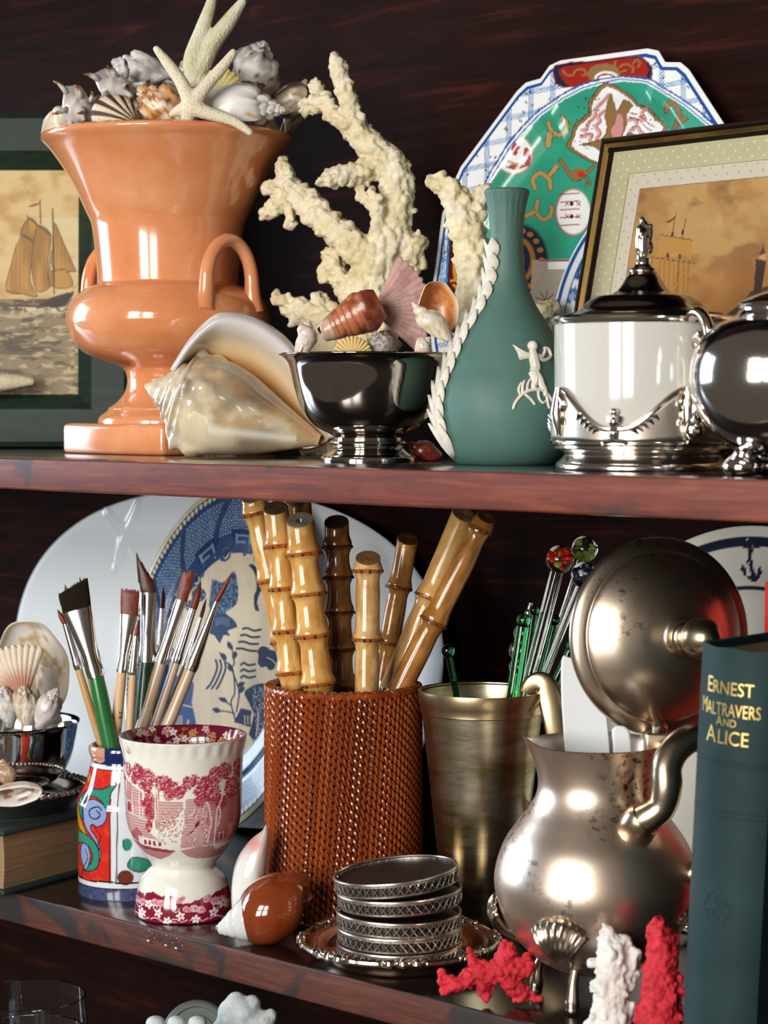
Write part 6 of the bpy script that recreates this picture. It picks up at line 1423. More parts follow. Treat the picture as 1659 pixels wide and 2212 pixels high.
# ================================================================ shells, starfish and corals
m_shell = mattr('shell', .30, coat=.25, bump=.15, bscale=500, bdist=.0004)
m_shellr = mattr('rough_shell', .6, bump=.5, bscale=420, bdist=.0008)
m_pearl = mattr('polished_shell', .12, coat=.6)
def C(*h): return [np.array(hx(x)) for x in h]
def spiral(name, label, apex, tail, D, R, turns=5, g=1.75, zb=.36, roll=0.0, knobs=0, kamp=.0, kphi=.9, kw=.5, ribs=0, ramp=0.0, siphon=.35, flare=.25, colf=None, mt=None, Da=None, group=None, nth=44, nph=26, thick=.0006, cat='shell', spike=3, spines=0, slen=.5, stip=None, taper=.45, ground=None):
    """coiled shell: apex and siphon end in pixels, R = radius of the last whorl in pixels"""
    A = W(*apex, D if Da is None else Da); T = W(*tail, D); s = D / FPX; L = np.linalg.norm(A - T); M = rot_to(A - T, roll); r0 = R * s
    n = int(turns * nth); S = np.linspace(0, 1, n); th = 2 * pi * turns * S; e = g ** (-turns * (1 - S)); ph = np.linspace(0, 2 * pi, nph, endpoint=False)
    rc = .42 * r0 * e; a = .58 * r0 * e; b = min(.34 * L, 1.0 * r0) * e; zc = L * (1 - e * (1 - zb))
    ex = 1 + flare * sstep(.965, 1.0, S)
    cosp, sinp = np.cos(ph), np.sin(ph)
    k = np.ones((n, nph))
    if knobs: k += kamp * (np.maximum(0, np.cos(knobs * th)) ** spike)[:, None] * np.exp(-(((ph - kphi + pi) % (2 * pi) - pi) / kw) ** 2)[None, :]
    if ribs: k += ramp * np.cos(ribs * ph)[None, :]
    low = (1 + siphon * np.clip(-sinp, 0, 1)[None, :] * sstep(1 - 1.1 / turns, 1, S)[:, None] * 1.6)
    rr = rc[:, None] + (a * ex)[:, None] * cosp[None, :] * k * (1 - taper * np.clip(-sinp, 0, 1)[None, :]); zz = zc[:, None] + (b * ex)[:, None] * sinp[None, :] * k * low
    zz = np.maximum(zz, L * .0)
    V = np.stack([rr * np.cos(th)[:, None], rr * np.sin(th)[:, None], zz], 2).reshape(-1, 3) @ M.T + T
    f = gridf(n, nph, False, True)
    TH, PH, E = np.repeat(th, nph), np.tile(ph, n), np.repeat(e, nph)
    cols = colf(TH, PH, E, np.repeat(S, nph)) if colf else np.tile(hx('e6ddcf'), (n * nph, 1))
    f = f.tolist()
    if spines:
        G = V.reshape(n, nph, 3); sv, sf, sc = [V], [f], [cols]; rr_ = random.Random(int(R * 7 + apex[0]))
        for q in range(int(spines * 1.15)):
            i = n - 2 - int(q * nth / spines)
            for pf in (-.35, .35, .95):
                j = int(((pf + rr_.uniform(-.1, .1)) % (2 * pi)) / (2 * pi) * nph) % nph; p0 = G[i, j]; d = p0 - G[i].mean(0); d /= np.linalg.norm(d); up = G[min(i + 2, n - 1), j] - p0; up = up / max(np.linalg.norm(up), 1e-9); ln = slen * r0 * rr_.uniform(.7, 1.15) * (1 if pf > 0 else .75)
                tv, tf = tube([p0 - d * r0 * .06, p0 + d * ln * .5 + up * ln * .12, p0 + d * ln * .85 + up * ln * .35, p0 + d * ln * 1.0 + up * ln * .62], [r0 * .15, r0 * .10, r0 * .07, r0 * .02], 6)
                k0 = sum(len(a) for a in sv); sv.append(tv); sf.append([[a + k0 for a in b] for b in tf]); cc = np.tile(hx('d2ccc4'), (len(tv), 1)); cc[12:] = stip; sc.append(cc)
        V = np.concatenate(sv); f = sum(sf, []); cols = np.concatenate(sc)
    if ground is not None: V[:, 2] += ground + thick / 2 - V[:, 2].min()
    o = mk(name, (V, f), mt or m_shell, None, label, cat, group, cols=cols, sharp=0)
    mod_solid(o, thick, 0); return o
def speckle(c0, c1, c2=None, sc=3.0, th=.55, seed=1, spot=None, sp=.72):
    def f(TH, PH, E, S):
        nz = fbm(TH * sc, PH * sc * .8, s=seed); c = c0 + (c1 - c0) * sstep(.35, .65, nz)[:, None]
        if c2 is not None: c = c + (c2 - c) * sstep(th, th + .12, fbm(TH * sc * 2.2, PH * sc, s=seed + 5))[:, None]
        if spot is not None: c = c + (spot - c) * (vnoise(TH * sc * 4, PH * sc * 2.5, 0, seed + 9) > sp)[:, None]
        return c
    return f
def fan(name, label, hinge, tip, D, half, dome, ribs, colf, mt=None, Dt=None, group=None, amp=.04, nu=None, nv=22, thick=.0012, roll=0.0, edge=.03, pinch=.75, cat='shell'):
    """scallop or cockle: hinge and middle of the far edge in pixels; half = half opening angle; dome in pixels (bulging towards the camera when positive)"""
    H = W(*hinge, D); T = W(*tip, D if Dt is None else Dt); L = np.linalg.norm(T - H); y = (T - H) / L; s = D / FPX
    zc = -CF - y * (-CF @ y); zc /= np.linalg.norm(zc); x = np.cross(y, zc); c_, s_ = cos(roll), sin(roll); x, zc = x * c_ + zc * s_, zc * c_ - x * s_
    nu = nu or ribs * 6 + 1; u = np.linspace(-1, 1, nu); v = np.linspace(0, 1, nv)
    rib = np.cos(u * ribs * pi)
    U, Vv = np.meshgrid(u, v, indexing='ij'); ang = U * half
    Rr = L * Vv * (np.cos(ang * .5) ** pinch) * (1 + edge * (rib[:, None]) * Vv ** 3)
    h = dome * s * (np.sin(np.clip(Vv * 1.08, 0, 1) * pi * .62 + .0) - .35 * Vv ** 4) * np.cos(U * pi / 2 * .92) ** .8 + amp * L * rib[:, None] * .16 * np.sqrt(Vv + .02)
    P = H + (Rr * np.sin(ang))[..., None] * x + (Rr * np.cos(ang))[..., None] * y + h[..., None] * zc
    cols = colf(U.ravel(), Vv.ravel(), np.repeat(rib, nv))
    o = mk(name, (P.reshape(-1, 3), gridf(nu, nv).tolist()), mt or m_shellr, None, label, cat, group, cols=cols, sharp=0); mod_solid(o, thick, 0); return o
def ribcol(c_rib, c_groove, c3=None, seed=1, rings=0):
    def f(U, V, R):
        c = c_groove + (c_rib - c_groove) * sstep(-.1, .5, R)[:, None]
        if c3 is not None: c = c + (c3 - c) * (sstep(.45, .7, fbm(U * 3 + 9, V * 5, s=seed)))[:, None] * .85
        if rings: c = c * (1 - .12 * (np.sin(V * rings) > .6))[:, None]
        return c
    return f
def cup(name, label, ctr, rx, ry, depth_px, D, tilt, face, inner, outer, group=None, mt=None, spin=0.0, cat='shell', lipc=None, thick=.0016):
    """open half shell: bowl whose mouth looks along face (right, up, towards camera)"""
    s = D / FPX; c = W(*ctr, D); n = CR * face[0] + CU * face[1] - CF * face[2]; n /= np.linalg.norm(n); M = rot_to(n, tilt)
    nr, nt = 26, 72; rho = np.linspace(.01, 1, nr); th = np.linspace(0, 2 * pi, nt, endpoint=False); R, T = np.meshgrid(rho, th, indexing='ij')
    wob = 1 + .03 * np.sin(3 * T + spin) + .02 * np.sin(7 * T)
    X = rx * s * R * np.cos(T) * wob; Y = ry * s * R * np.sin(T) * wob; Z = -depth_px * s * (1 - R ** 2) ** .6
    X += .25 * rx * s * (1 - R) * cos(spin); Y += .25 * ry * s * (1 - R) * sin(spin)
    V = np.stack([X, Y, Z], 2).reshape(-1, 3); N = len(V); nz = fbm(T.ravel() * 2.2, R.ravel() * 7, s=int(rx)); ci = inner[0] + (inner[1] - inner[0]) * sstep(.4, .62, nz)[:, None]
    if lipc is not None: ci = ci + (lipc - ci) * sstep(.86, .95, R.ravel())[:, None]
    t = thick; Vb = V.copy(); Vb[:, 2] -= t; Vb[:, :2] *= 1.0 + .02 * (1 - R.ravel()[:, None])
    f = gridf(nr, nt, False, True).tolist(); e0 = (nr - 1) * nt
    F2 = f + [[i + N for i in q[::-1]] for q in f] + [[e0 + j, e0 + (j + 1) % nt, N + e0 + (j + 1) % nt, N + e0 + j] for j in range(nt)]
    co = outer[0] + (outer[1] - outer[0]) * sstep(.4, .6, fbm(T.ravel() * 1.5, R.ravel() * 12, s=3))[:, None]
    return mk(name, (np.concatenate([V, Vb]) @ M.T + c, F2), mt or m_shell, None, label, cat, group, cols=np.concatenate([ci, co]), sharp=0)
def branching(name, label, cat, branches, D, mt, voxel=.0012, amp=.002, scale=.008, group=None, smooth=1, ground=None, knob=0, kr=(.0012, .0026), seed=1, loc=None):
    s = D / FPX; parts = []; rnd = random.Random(seed)
    for br in branches:
        P = np.array([W(q[0], q[1], D + (q[3] if len(q) > 3 else 0.0)) for q in br]); r = np.array([q[2] for q in br]) * s
        Pc = cr(np.c_[P, r], 4); parts.append(tube(Pc[:, :3], Pc[:, 3], 10))
        parts.append(ellipsoid(P[-1], (r[-1],) * 3, None, 8, 10)); parts.append(ellipsoid(P[0], (r[0],) * 3, None, 8, 10))
        for k in range(knob * (len(br) - 1)):
            i = rnd.randrange(len(Pc)); d = np.array([rnd.gauss(0, 1) for _ in range(3)]); d /= np.linalg.norm(d); q = Pc[i, :3] + d * Pc[i, 3] * .92; kk = rnd.uniform(*kr); parts.append(ellipsoid(q, (kk,) * 3, None, 6, 8))
    V, f = join(*parts)
    if ground is not None: V[:, 2] = np.maximum(V[:, 2], ground)
    o = mk(name, (V, f), mt, None, label, cat, group, loc=loc); mod_coral(o, voxel, amp, scale, smooth); return o

# ---------------------------------------------------------------- heap in the orange urn
GU = 'shells heaped in the orange urn'
gw, wh_, tn, br_, db, og = C('a8a29c', 'ded9d2', 'c9a57e', '8a5530', '3a2015', 'cf8f4e')
gm = speckle(*C('c9c2bd', 'a8a09c', 'e2ddd6'), sc=2, seed=4)
spiral('moon_shell', 'smooth pale cream shell at rim of orange urn, left of frilled murex', (146, 225), (108, 296), 1.540, 44, 3, 2.4, roll=2.4, colf=speckle(*C('e6dccb', 'd6c6b0', 'b98a5a'), sc=1.6, th=.66, seed=3), group=GU)
spiral('murex_shell', 'frilled white murex with brown tipped spines, beside striped cockle', (178, 300), (164, 190), 1.504, 42, 4, 1.9, roll=2.2, colf=gm, group=GU, spines=7, slen=.75, stip=hx('8a5026'))
spiral('murex_shell', 'frilled murex with dark brown fronds, higher up behind striped cockle', (285, 255), (220, 160), 1.520, 52, 4, 1.9, roll=2.0, colf=gm, group=GU, spines=7, slen=.8, stip=hx('5a2e1a'))
def dome_cockle():
    D = 1.484; sc = D / FPX; c = W(246, 246, D); nr, nt = 34, 120; rho = np.linspace(0, 1, nr); th = np.linspace(0, 2 * pi, nt, endpoint=False); R, T = np.meshgrid(rho, th, indexing='ij')
    X, Y = 50 * R * np.cos(T), 42 * R * np.sin(T) * (1 + .06 * np.cos(T)); Z = 34 * np.sqrt(np.clip(1 - R ** 2, 0, 1)); ph = np.arctan2(Y + 24, X - 54); st = np.cos(ph * 25 + .012 * (X + Y))
    Z = Z + 1.6 * st * np.clip(1.2 - R, 0, 1); P = np.stack([X, Y, Z], 2).reshape(-1, 3) * sc; N = len(P); Pb = P.copy(); Pb[:, 2] = -.35 * Pb[:, 2]
    M = np.stack([CR, CU, -CF], 1); f = gridf(nr, nt, False, True).tolist(); f = f + [[i + N for i in q[::-1]] for q in f]
    a_, b_ = C('e0d3b8', '4a3020'); cc = b_ + (a_ - b_) * sstep(-.45, .1, st.ravel())[:, None] * (1 - .10 * (np.sin(np.hypot(X - 54, Y + 24).ravel() * .55) > .7))[:, None]
    mk('cockle_shell', (np.concatenate([P, Pb]) @ M.T + c, f), m_shellr, None, 'striped brown and cream ribbed cockle on urn rim', 'shell', GU, cols=np.concatenate([cc, cc]), sharp=0)
dome_cockle()
spiral('knobbed_conch', 'grey weathered knobby conch lying at back of urn heap', (238, 130), (398, 196), 1.548, 52, 5, 1.7, roll=2.6, knobs=8, kamp=.55, kphi=.7, colf=speckle(*C('c2bcba', '9c9492', 'dcd6d2'), sc=2, seed=6), mt=m_shellr, group=GU)
spiral('turban_shell', 'orange brown turban shell with white knobs and dark blotches', (296, 186), (408, 292), 1.490, 60, 5, 1.75, roll=1.2, knobs=10, kamp=.34, kphi=.6, ribs=9, ramp=.05, colf=speckle(*C('d9a468', 'ece0cc', 'a8662e'), sc=2.6, th=.52, seed=8, spot=np.array(hx('4a2412')), sp=.80), group=GU)
spiral('white_conch', 'white pointed conch with pearly whorls lying beside starfish', (622, 238), (425, 222), 1.482, 56, 6, 1.6, roll=2.2, knobs=9, kamp=.35, kphi=.7, siphon=.5, colf=speckle(*C('efebe6', 'dcd9d9', 'c9924e'), sc=1.3, th=.72, seed=11), group=GU)
spiral('triton_shell', 'big chalky grey shell with black pits on top of urn heap', (574, 86), (515, 235), 1.545, 76, 5, 1.7, roll=2.2, knobs=7, kamp=.28, kphi=.8, colf=speckle(*C('c9c3bc', 'a89e96', 'dcd7d0'), sc=2.2, seed=13, spot=np.array(hx('2c2622')), sp=.88), mt=m_shellr, group=GU)
cup('oyster_shell', 'curled white oyster half with dark edge at right of urn heap', (622, 212), 46, 56, 38, 1.512, .5, (-.5, .6, .7), C('dccdb8', 'b09880'), C('8a7a68', '4a3c30'), GU, lipc=np.array(hx('3d332c')), spin=1.0)
spiral('cone_shell', 'tall brown and white cone shell leaning over right urn rim', (664, 168), (604, 285), 1.548, 40, 4, 1.9, roll=1.2, siphon=.5, colf=speckle(*C('c9b596', 'e0d6c4', '7a5430'), sc=2, th=.5, seed=15), group=GU)
spiral('whelk_shell', 'small grey whelk wedged behind striped cockle', (345, 195), (270, 285), 1.528, 46, 4, 1.8, roll=.3, knobs=7, kamp=.25, colf=speckle(*C('c2b8ae', '9c9086', 'd6cdc2'), sc=2, seed=17), mt=m_shellr, group=GU)
spiral('whelk_shell', 'pinkish grey knobbed whelk below tall starfish', (392, 130), (450, 225), 1.542, 44, 5, 1.7, roll=1.5, knobs=8, kamp=.4, colf=speckle(*C('bfb4af', '9a8a87', 'dcd4ce'), sc=2, seed=19), mt=m_shellr, group=GU)
spiral('whelk_shell', 'dark brown banded whelk half buried under chalky grey shell', (575, 182), (475, 228), 1.516, 38, 4, 1.8, roll=.5, colf=speckle(*C('4a3024', '6d4a38', 'b59a7e'), sc=1.6, th=.6, seed=21), group=GU)
fan('clam_shell', 'small yellow clam half behind white starfish', (470, 205), (506, 160), 1.510, 1.1, 18, 9, ribcol(*C('d9c98a', 'b8a25c')), group=GU)
for j, (x, y, d) in enumerate(((180, 300, 1.50), (250, 300, 1.49), (330, 300, 1.485), (420, 300, 1.51), (500, 290, 1.485), (560, 280, 1.50))):
    spiral('small_shell', 'plain pale shell deep in urn heap, mostly covered', (x - 25, y - 14), (x + 30, y + 22), d + .012, 34, 4, 1.8, roll=j * 1.3, colf=speckle(*C('b8ac9c', '8f8272', 'd8ccba'), sc=2, seed=30 + j), group='plain shells deep in the urn')
m_star = NT('starfish_skin'); _v = m_star.coord(); _w = m_star.n('ShaderNodeTexVoronoi'); _w.inputs['Scale'].default_value = 620; m_star.l(_v, _w.inputs['Vector'])
m_star.set(Base_Color=m_star.mix(m_star.ramp(_w.outputs['Distance'], [(.12, 1.0), (.30, 0.0)]), hx('e3d8bf'), hx('a08a68')), Roughness=.75); m_star.bump(_w.outputs['Distance'], .6, .0006)
m_stary = NT('pale_starfish_skin'); _v = m_stary.coord(); _w = m_stary.n('ShaderNodeTexVoronoi'); _w.inputs['Scale'].default_value = 700; m_stary.l(_v, _w.inputs['Vector'])
m_stary.set(Base_Color=m_stary.ramp(m_stary.noise(_v, 90, 4), [(.35, hx('cfc79c')), (.65, hx('e0dcc8'))]), Roughness=.75); m_stary.bump(_w.outputs['Distance'], .8, .0008)
def starfish(label, arms, D, mt, group=None, name='starfish'):
    return branching(name, label, 'starfish', arms, D, mt, .0010, 0, group=group, smooth=3)
starfish('white finger starfish draped over front of urn rim', [[(414, 228, 19), (393, 180, 15), (365, 140, 13), (338, 106, 8)], [(414, 228, 19), (445, 185, 15), (478, 148, 13), (504, 114, 9)], [(414, 232, 19), (455, 246, 15), (505, 262, 12), (540, 286, 8)], [(412, 230, 19), (405, 262, 15, .006), (402, 280, 10, .008)], [(412, 230, 19), (388, 238, 13, .006), (372, 246, 8, .010)]], 1.452, m_star.m, GU)
starfish('tall yellowish starfish standing upright behind white one', [[(425, 165, 22), (415, 130, 20), (435, 70, 17), (455, 10, 12), (462, -25, 7)], [(428, 165, 22), (455, 100, 20), (495, 45, 17), (524, 4, 10)], [(425, 165, 22), (460, 190, 16), (500, 200, 10)], [(425, 165, 22), (400, 190, 16), (380, 215, 10)], [(425, 165, 22), (430, 200, 18, .01), (430, 240, 12, .01)]], 1.515, m_stary.m, GU)

# ---------------------------------------------------------------- big conch beside the urn
def build_conch():
    D = 1.405; s = D / FPX
    o = thing('conch', 'large glossy grey and cream conch with wide flared lip, beside orange urn', 'shell', on_z(520, 988, ZU) if False else foot(520, D, ZU))
    A, B = W(313, 833, D + .006), W(690, 952, D + .004); ax = B - A; L = np.linalg.norm(ax); M = rot_to(ax)
    t = np.linspace(0, 1, 150); r = np.interp(t, [0, .05, .10, .16, .22, .30, .42, .55, .70, .85, 1.0], [2, 22, 36, 66, 92, 106, 106, 92, 68, 40, 12])
    r = np.convolve(np.r_[np.repeat(r[0], 4), r, np.repeat(r[-1], 4)], np.ones(9) / 9, 'valid') * s
    th = np.linspace(0, 2 * pi, 120, endpoint=False); Tt, Th = np.meshgrid(t, th, indexing='ij')
    sp = np.where(Tt < .24, .05 * np.cos(2 * pi * (Tt / .055) + Th), 0)
    kn = .26 * np.exp(-((Tt - .235) / .035) ** 2) * np.maximum(0, np.cos(4 * Th + .6)) ** 5 + .14 * np.exp(-((Tt - .34) / .06) ** 2) * np.maximum(0, np.cos(4 * Th + .9)) ** 4
    R = r[:, None] * (1 + sp + kn + .02 * np.sin(Th * 3 + Tt * 14))
    V = A + (Tt * L)[..., None] * M[:, 2] + (R * np.cos(Th))[..., None] * M[:, 0] + (R * np.sin(Th))[..., None] * M[:, 1]; V = V.reshape(-1, 3)
    V[:, 2] = np.where(V[:, 2] < .002, .0 + .3 * (V[:, 2] - .002) * 0 + .0008, V[:, 2])
    x, y, _ = proj(V); cA, cB, cG, cO, cW = C('e0d0b0', 'c2a67c', '948a7c', 'c48a46', 'efe9dc')
    c = cA + (cB - cA) * sstep(.4, .65, fbm(x / 60, y / 40, s=3))[:, None]; c = c + (cG - c) * (sstep(.45, .7, fbm(x / 45 + 4, y / 45, s=8)) * .6)[:, None]
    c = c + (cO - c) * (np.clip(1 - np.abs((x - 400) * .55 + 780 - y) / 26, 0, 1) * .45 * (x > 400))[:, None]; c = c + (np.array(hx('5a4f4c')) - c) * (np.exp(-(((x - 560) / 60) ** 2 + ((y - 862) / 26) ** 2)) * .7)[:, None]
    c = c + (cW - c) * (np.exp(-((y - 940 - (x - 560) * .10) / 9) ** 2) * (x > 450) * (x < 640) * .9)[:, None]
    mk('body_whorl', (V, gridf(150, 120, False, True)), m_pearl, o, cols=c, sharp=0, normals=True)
    E = cr([(372, 800), (402, 752), (440, 708), (480, 684), (540, 692), (592, 720), (632, 758), (664, 820), (694, 885), (722, 942)], 6); Rt = cr([(392, 808), (420, 800), (450, 812), (490, 838), (530, 866), (570, 898), (600, 926), (630, 952), (660, 966), (690, 962)], 6)
    n = len(E); rows = []; cc = []
    cs = C('c2b49c', 'cfc3ad', 'ddd3c2', 'e6ded2', 'cfc8cc', 'e2dad2', 'dcc7a6', 'b98a50', '7a5430', '5a3a20')
    for k, (w, dz, up) in enumerate(((.50, .040, 0), (.28, .034, 6), (.10, .020, 9), (-.02, .004, 3), (.03, -.006, 0), (.14, -.003, 0), (.34, .012, 0), (.60, .020, 0), (.86, .016, 0), (1.05, .006, 0))):
        for i in range(n):
            f_ = sin(pi * min(max(i / (n - 1), 0), 1)) ** .5; q = E[i] + (Rt[i] - E[i]) * w; jag = (4 * sin(i * 1.9) if i > n * .82 and k in (3, 4) else 0)
            rows.append(W(q[0] + jag, q[1] - up * f_, D + dz * (.35 + .65 * f_))); cc.append(cs[k])
    rows = np.array(rows); rows[:, 2] = np.maximum(rows[:, 2], .0012); cc = np.array(cc); x, y, _ = proj(rows); cc = cc * (.93 + .12 * fbm(x / 40, y / 40, s=9))[:, None]
    V = rows.reshape(10, n, 3); cc = cc.reshape(10, n, 3)
    ti = np.linspace(0, 9, 46); lo = np.clip(ti.astype(int), 0, 8); fr = (ti - lo)
    Vs = np.stack([cr(V[:, i], 5) for i in range(n)], 1); Cs = np.stack([cr(cc[:, i], 5) for i in range(n)], 1)
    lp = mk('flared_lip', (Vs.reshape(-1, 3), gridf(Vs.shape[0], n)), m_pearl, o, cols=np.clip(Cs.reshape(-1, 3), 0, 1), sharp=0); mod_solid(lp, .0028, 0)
build_conch()

# ---------------------------------------------------------------- shells in the pedestal bowl
GB = 'shells in the silver pedestal bowl'
def turret(TH, PH, E, S):
    a, b, c = C('8d452c', 'b8714e', '6a2c1c'); q = a + (b - a) * sstep(.2, .8, .5 + .5 * np.sin(PH * 5))[:, None]; q = q + (c - q) * sstep(.5, .7, fbm(TH * 1.2, PH * 2, s=2))[:, None]; k = sstep(.0, .35, S)[:, None]; return C('e0d0bc')[0] * (1 - k) * .6 + q * (.4 + .6 * k)
spiral('turret_shell', 'long reddish brown ribbed turret shell lying across pedestal bowl', (634, 752), (820, 655), 1.296, 50, 7, 1.115, zb=.12, roll=2.4, ribs=6, ramp=.06, siphon=.0, flare=.05, colf=turret, group=GB)
fan('scallop_shell', 'mauve pink fan scallop standing upright in pedestal bowl', (806, 672), (928, 648), 1.316, .95, 16, 15, ribcol(*C('c29a94', 'b58c86', '9a6e6a'), seed=4, rings=30), amp=.012, thick=.0022, group=GB, edge=.02, pinch=-.35)
cup('whelk_shell', 'cream whelk with wide orange mouth facing out, in pedestal bowl', (948, 668), 44, 60, 50, 1.290, .1, (.2, -.1, .9), C('d9925a', 'c57a40'), C('e6dcc8', 'c9b08a'), GB, lipc=np.array(hx('e3c8a0')), spin=2.6, thick=.0022)
spiral('whelk_shell', 'white twisted whelk core leaning on orange mouthed shell', (888, 650), (962, 742), 1.274, 30, 4, 1.9, roll=.2, siphon=.6, colf=speckle(*C('e9e2d2', 'd8ccb4', 'cdb084'), sc=2, th=.6, seed=4), group=GB)
spiral('white_snail', 'small white snail at rim of pedestal bowl under brown turret', (668, 690), (645, 770), 1.312, 36, 3, 2.3, roll=2.0, ribs=8, ramp=.03, colf=speckle(*C('e0d6ca', 'cdbdae', 'b89a84'), sc=1.6, th=.65, seed=5), group=GB)
fan('cockle_shell', 'small yellow ribbed cockle at front of pedestal bowl', (762, 772), (760, 728), 1.284, 1.25, 14, 12, ribcol(*C('dcbf7c', 'b08a44')), amp=.18, group=GB, pinch=.2)
spiral('barnacle_shell', 'grey crusty shell beside small yellow cockle', (812, 716), (826, 776), 1.292, 36, 4, 1.8, roll=.9, knobs=7, kamp=.3, colf=speckle(*C('a09a94', 'c2bbb2', '6d645e'), sc=3, seed=7), mt=m_shellr, group=GB)
spiral('white_snail', 'little glossy white snail with curled lip below orange mouthed shell', (930, 728), (888, 772), 1.296, 30, 3, 2.3, roll=1.0, colf=speckle(*C('e9e2d6', 'd6ccbc', 'c9b49a'), sc=1.5, seed=9), mt=m_pearl, group=GB)
for j, (x, y) in enumerate(((690, 790), (740, 800), (800, 800), (860, 795), (920, 790), (840, 730))):
    spiral('small_shell', 'plain tan shell low in pedestal bowl, mostly covered', (x - 22, y - 14), (x + 25, y + 20), 1.33, 30, 4, 1.8, roll=j, colf=speckle(*C('a8906e', 'c9b08a', '7a6044'), sc=2, seed=50 + j), group='plain shells low in the pedestal bowl')
spiral('red_shell', 'small dark red shell on upper shelf between bowl foot and green vase', (880, 945), (945, 985), 1.335, 26, 4, 1.8, roll=.5, colf=speckle(*C('6d2a20', '8d4030', '4a1814'), sc=2, seed=60), ground=ZU)
spiral('tan_shell', 'small brown shell lying on upper shelf behind dark red one', (905, 965), (950, 990), 1.36, 24, 4, 1.8, roll=1.5, colf=speckle(*C('6d4a34', '8d6a4a', '4a3024'), sc=2, seed=62), ground=ZU)

# ---------------------------------------------------------------- corals
m_coral = NT('white_coral'); _v = m_coral.coord(); m_coral.set(Base_Color=m_coral.ramp(m_coral.noise(_v, 60, 5), [(.3, hx('d3c08f')), (.5, hx('e9dcb8')), (.7, hx('f2ead4'))]), Roughness=.85); m_coral.bump(m_coral.noise(_v, 420, 5, .7), .7, .0015)
branching('branch_coral', 'tall branching cream coral standing behind silver pedestal bowl', 'coral', [
    [(785, 972, 80), (790, 880, 76), (790, 780, 70), (795, 690, 62), (805, 610, 52), (825, 540, 46), (852, 480, 38), (860, 420, 36), (850, 368, 37), (815, 330, 34), (782, 295, 29), (762, 250, 22), (746, 200, 20), (733, 155, 17), (724, 130, 12)],
    [(776, 300, 22), (728, 252, 19, .015), (695, 212, 19, .025), (683, 182, 10, .03)], [(700, 222, 18, .02), (672, 230, 17, .03), (655, 240, 11, .035)],
    [(808, 362, 28), (752, 376, 23, -.006), (712, 388, 17, -.01), (690, 394, 11, -.01)],
    [(800, 560, 42), (742, 512, 33), (692, 470, 32, .01), (650, 424, 29, .02), (622, 398, 24, .03), (610, 368, 17, .035), (606, 350, 10, .035)], [(626, 418, 24, .03), (592, 450, 19, .04), (570, 464, 11, .045)], [(624, 432, 15, .03), (630, 482, 9, .03)], [(612, 402, 14, .03), (575, 408, 10, .05)],
    [(818, 500, 16, -.008), (812, 440, 13, -.012), (806, 418, 8, -.012)], [(800, 440, 14), (776, 414, 9)],
    [(852, 508, 30), (892, 532, 27), (912, 522, 13)], [(880, 540, 26), (902, 574, 20)],
    [(765, 640, 32), (728, 590, 20, .008), (716, 548, 19, .012), (700, 600, 14, .012)],
    [(800, 710, 60), (735, 700, 46, .02), (680, 684, 36, .03), (630, 664, 26, .04), (602, 642, 15, .04)], [(690, 690, 20, .03), (690, 640, 14, .03)], [(740, 720, 44, .02), (700, 820, 50, .02), (690, 960, 46, .02)]], 1.465, m_coral.m, .0014, .0085, .0055, knob=16, kr=(.0016, .0036), smooth=0, ground=.0008, seed=3)
branching('branch_coral', 'short stubby cream coral rising behind green vase', 'coral', [
    [(1060, 965, 62, -.005), (1055, 880, 70), (1045, 780, 64), (1035, 690, 52), (1030, 620, 42), (1022, 550, 40), (1008, 490, 36), (985, 435, 30), (958, 398, 20), (940, 392, 13)], [(1020, 470, 22), (1034, 432, 18), (1046, 408, 11)], [(1000, 500, 18), (972, 484, 11)],
    [(1050, 740, 50), (1110, 710, 44, -.005), (1160, 680, 32, -.01), (1195, 668, 18, -.015)], [(1060, 780, 60), (1140, 800, 60, -.01), (1150, 940, 56, -.012)]], 1.368, m_coral.m, .0014, .0085, .0055, knob=16, kr=(.0016, .0034), smooth=0, ground=.0008, seed=5)
m_redc = NT('red_coral'); _v = m_redc.coord(); m_redc.set(Base_Color=m_redc.ramp(m_redc.noise(_v, 90, 4), [(.3, hx('a81220')), (.7, hx('d4263a'))]), Roughness=.7); m_redc.bump(m_redc.noise(_v, 900, 4, .7), .5, .0008)
m_whc = NT('bleached_coral'); _v = m_whc.coord(); m_whc.set(Base_Color=m_whc.ramp(m_whc.noise(_v, 50, 3), [(.3, hx('cfc8c0')), (.6, hx('e4e2de'))]), Roughness=.85); m_whc.bump(m_whc.noise(_v, 500, 4), .4, .001)
branching('red_coral', 'spiky bright red coral sprig lying on shelf between dish and coffee pot', 'coral', [
    [(955, 2118, 12), (985, 2128, 17), (1022, 2108, 19), (1060, 2100, 24), (1098, 2092, 24), (1130, 2098, 18), (1148, 2078, 8)], [(952, 2105, 9), (962, 2140, 11)], [(1040, 2100, 20), (1020, 2070, 11), (1016, 2056, 5)], [(1085, 2095, 24), (1092, 2062, 22), (1096, 2048, 16)], [(1050, 2110, 20), (1046, 2140, 14), (1052, 2154, 9)], [(1090, 2105, 24), (1110, 2132, 20), (1135, 2148, 13), (1164, 2158, 6)], [(1120, 2090, 18), (1142, 2066, 8)], [(1110, 2130, 14), (1118, 2160, 6)], [(1000, 2125, 12), (1010, 2100, 6)]], 1.155, m_redc.m, .0007, .0045, .0035, knob=12, kr=(.0010, .0019), smooth=0, ground=ZL + .0006, seed=7)
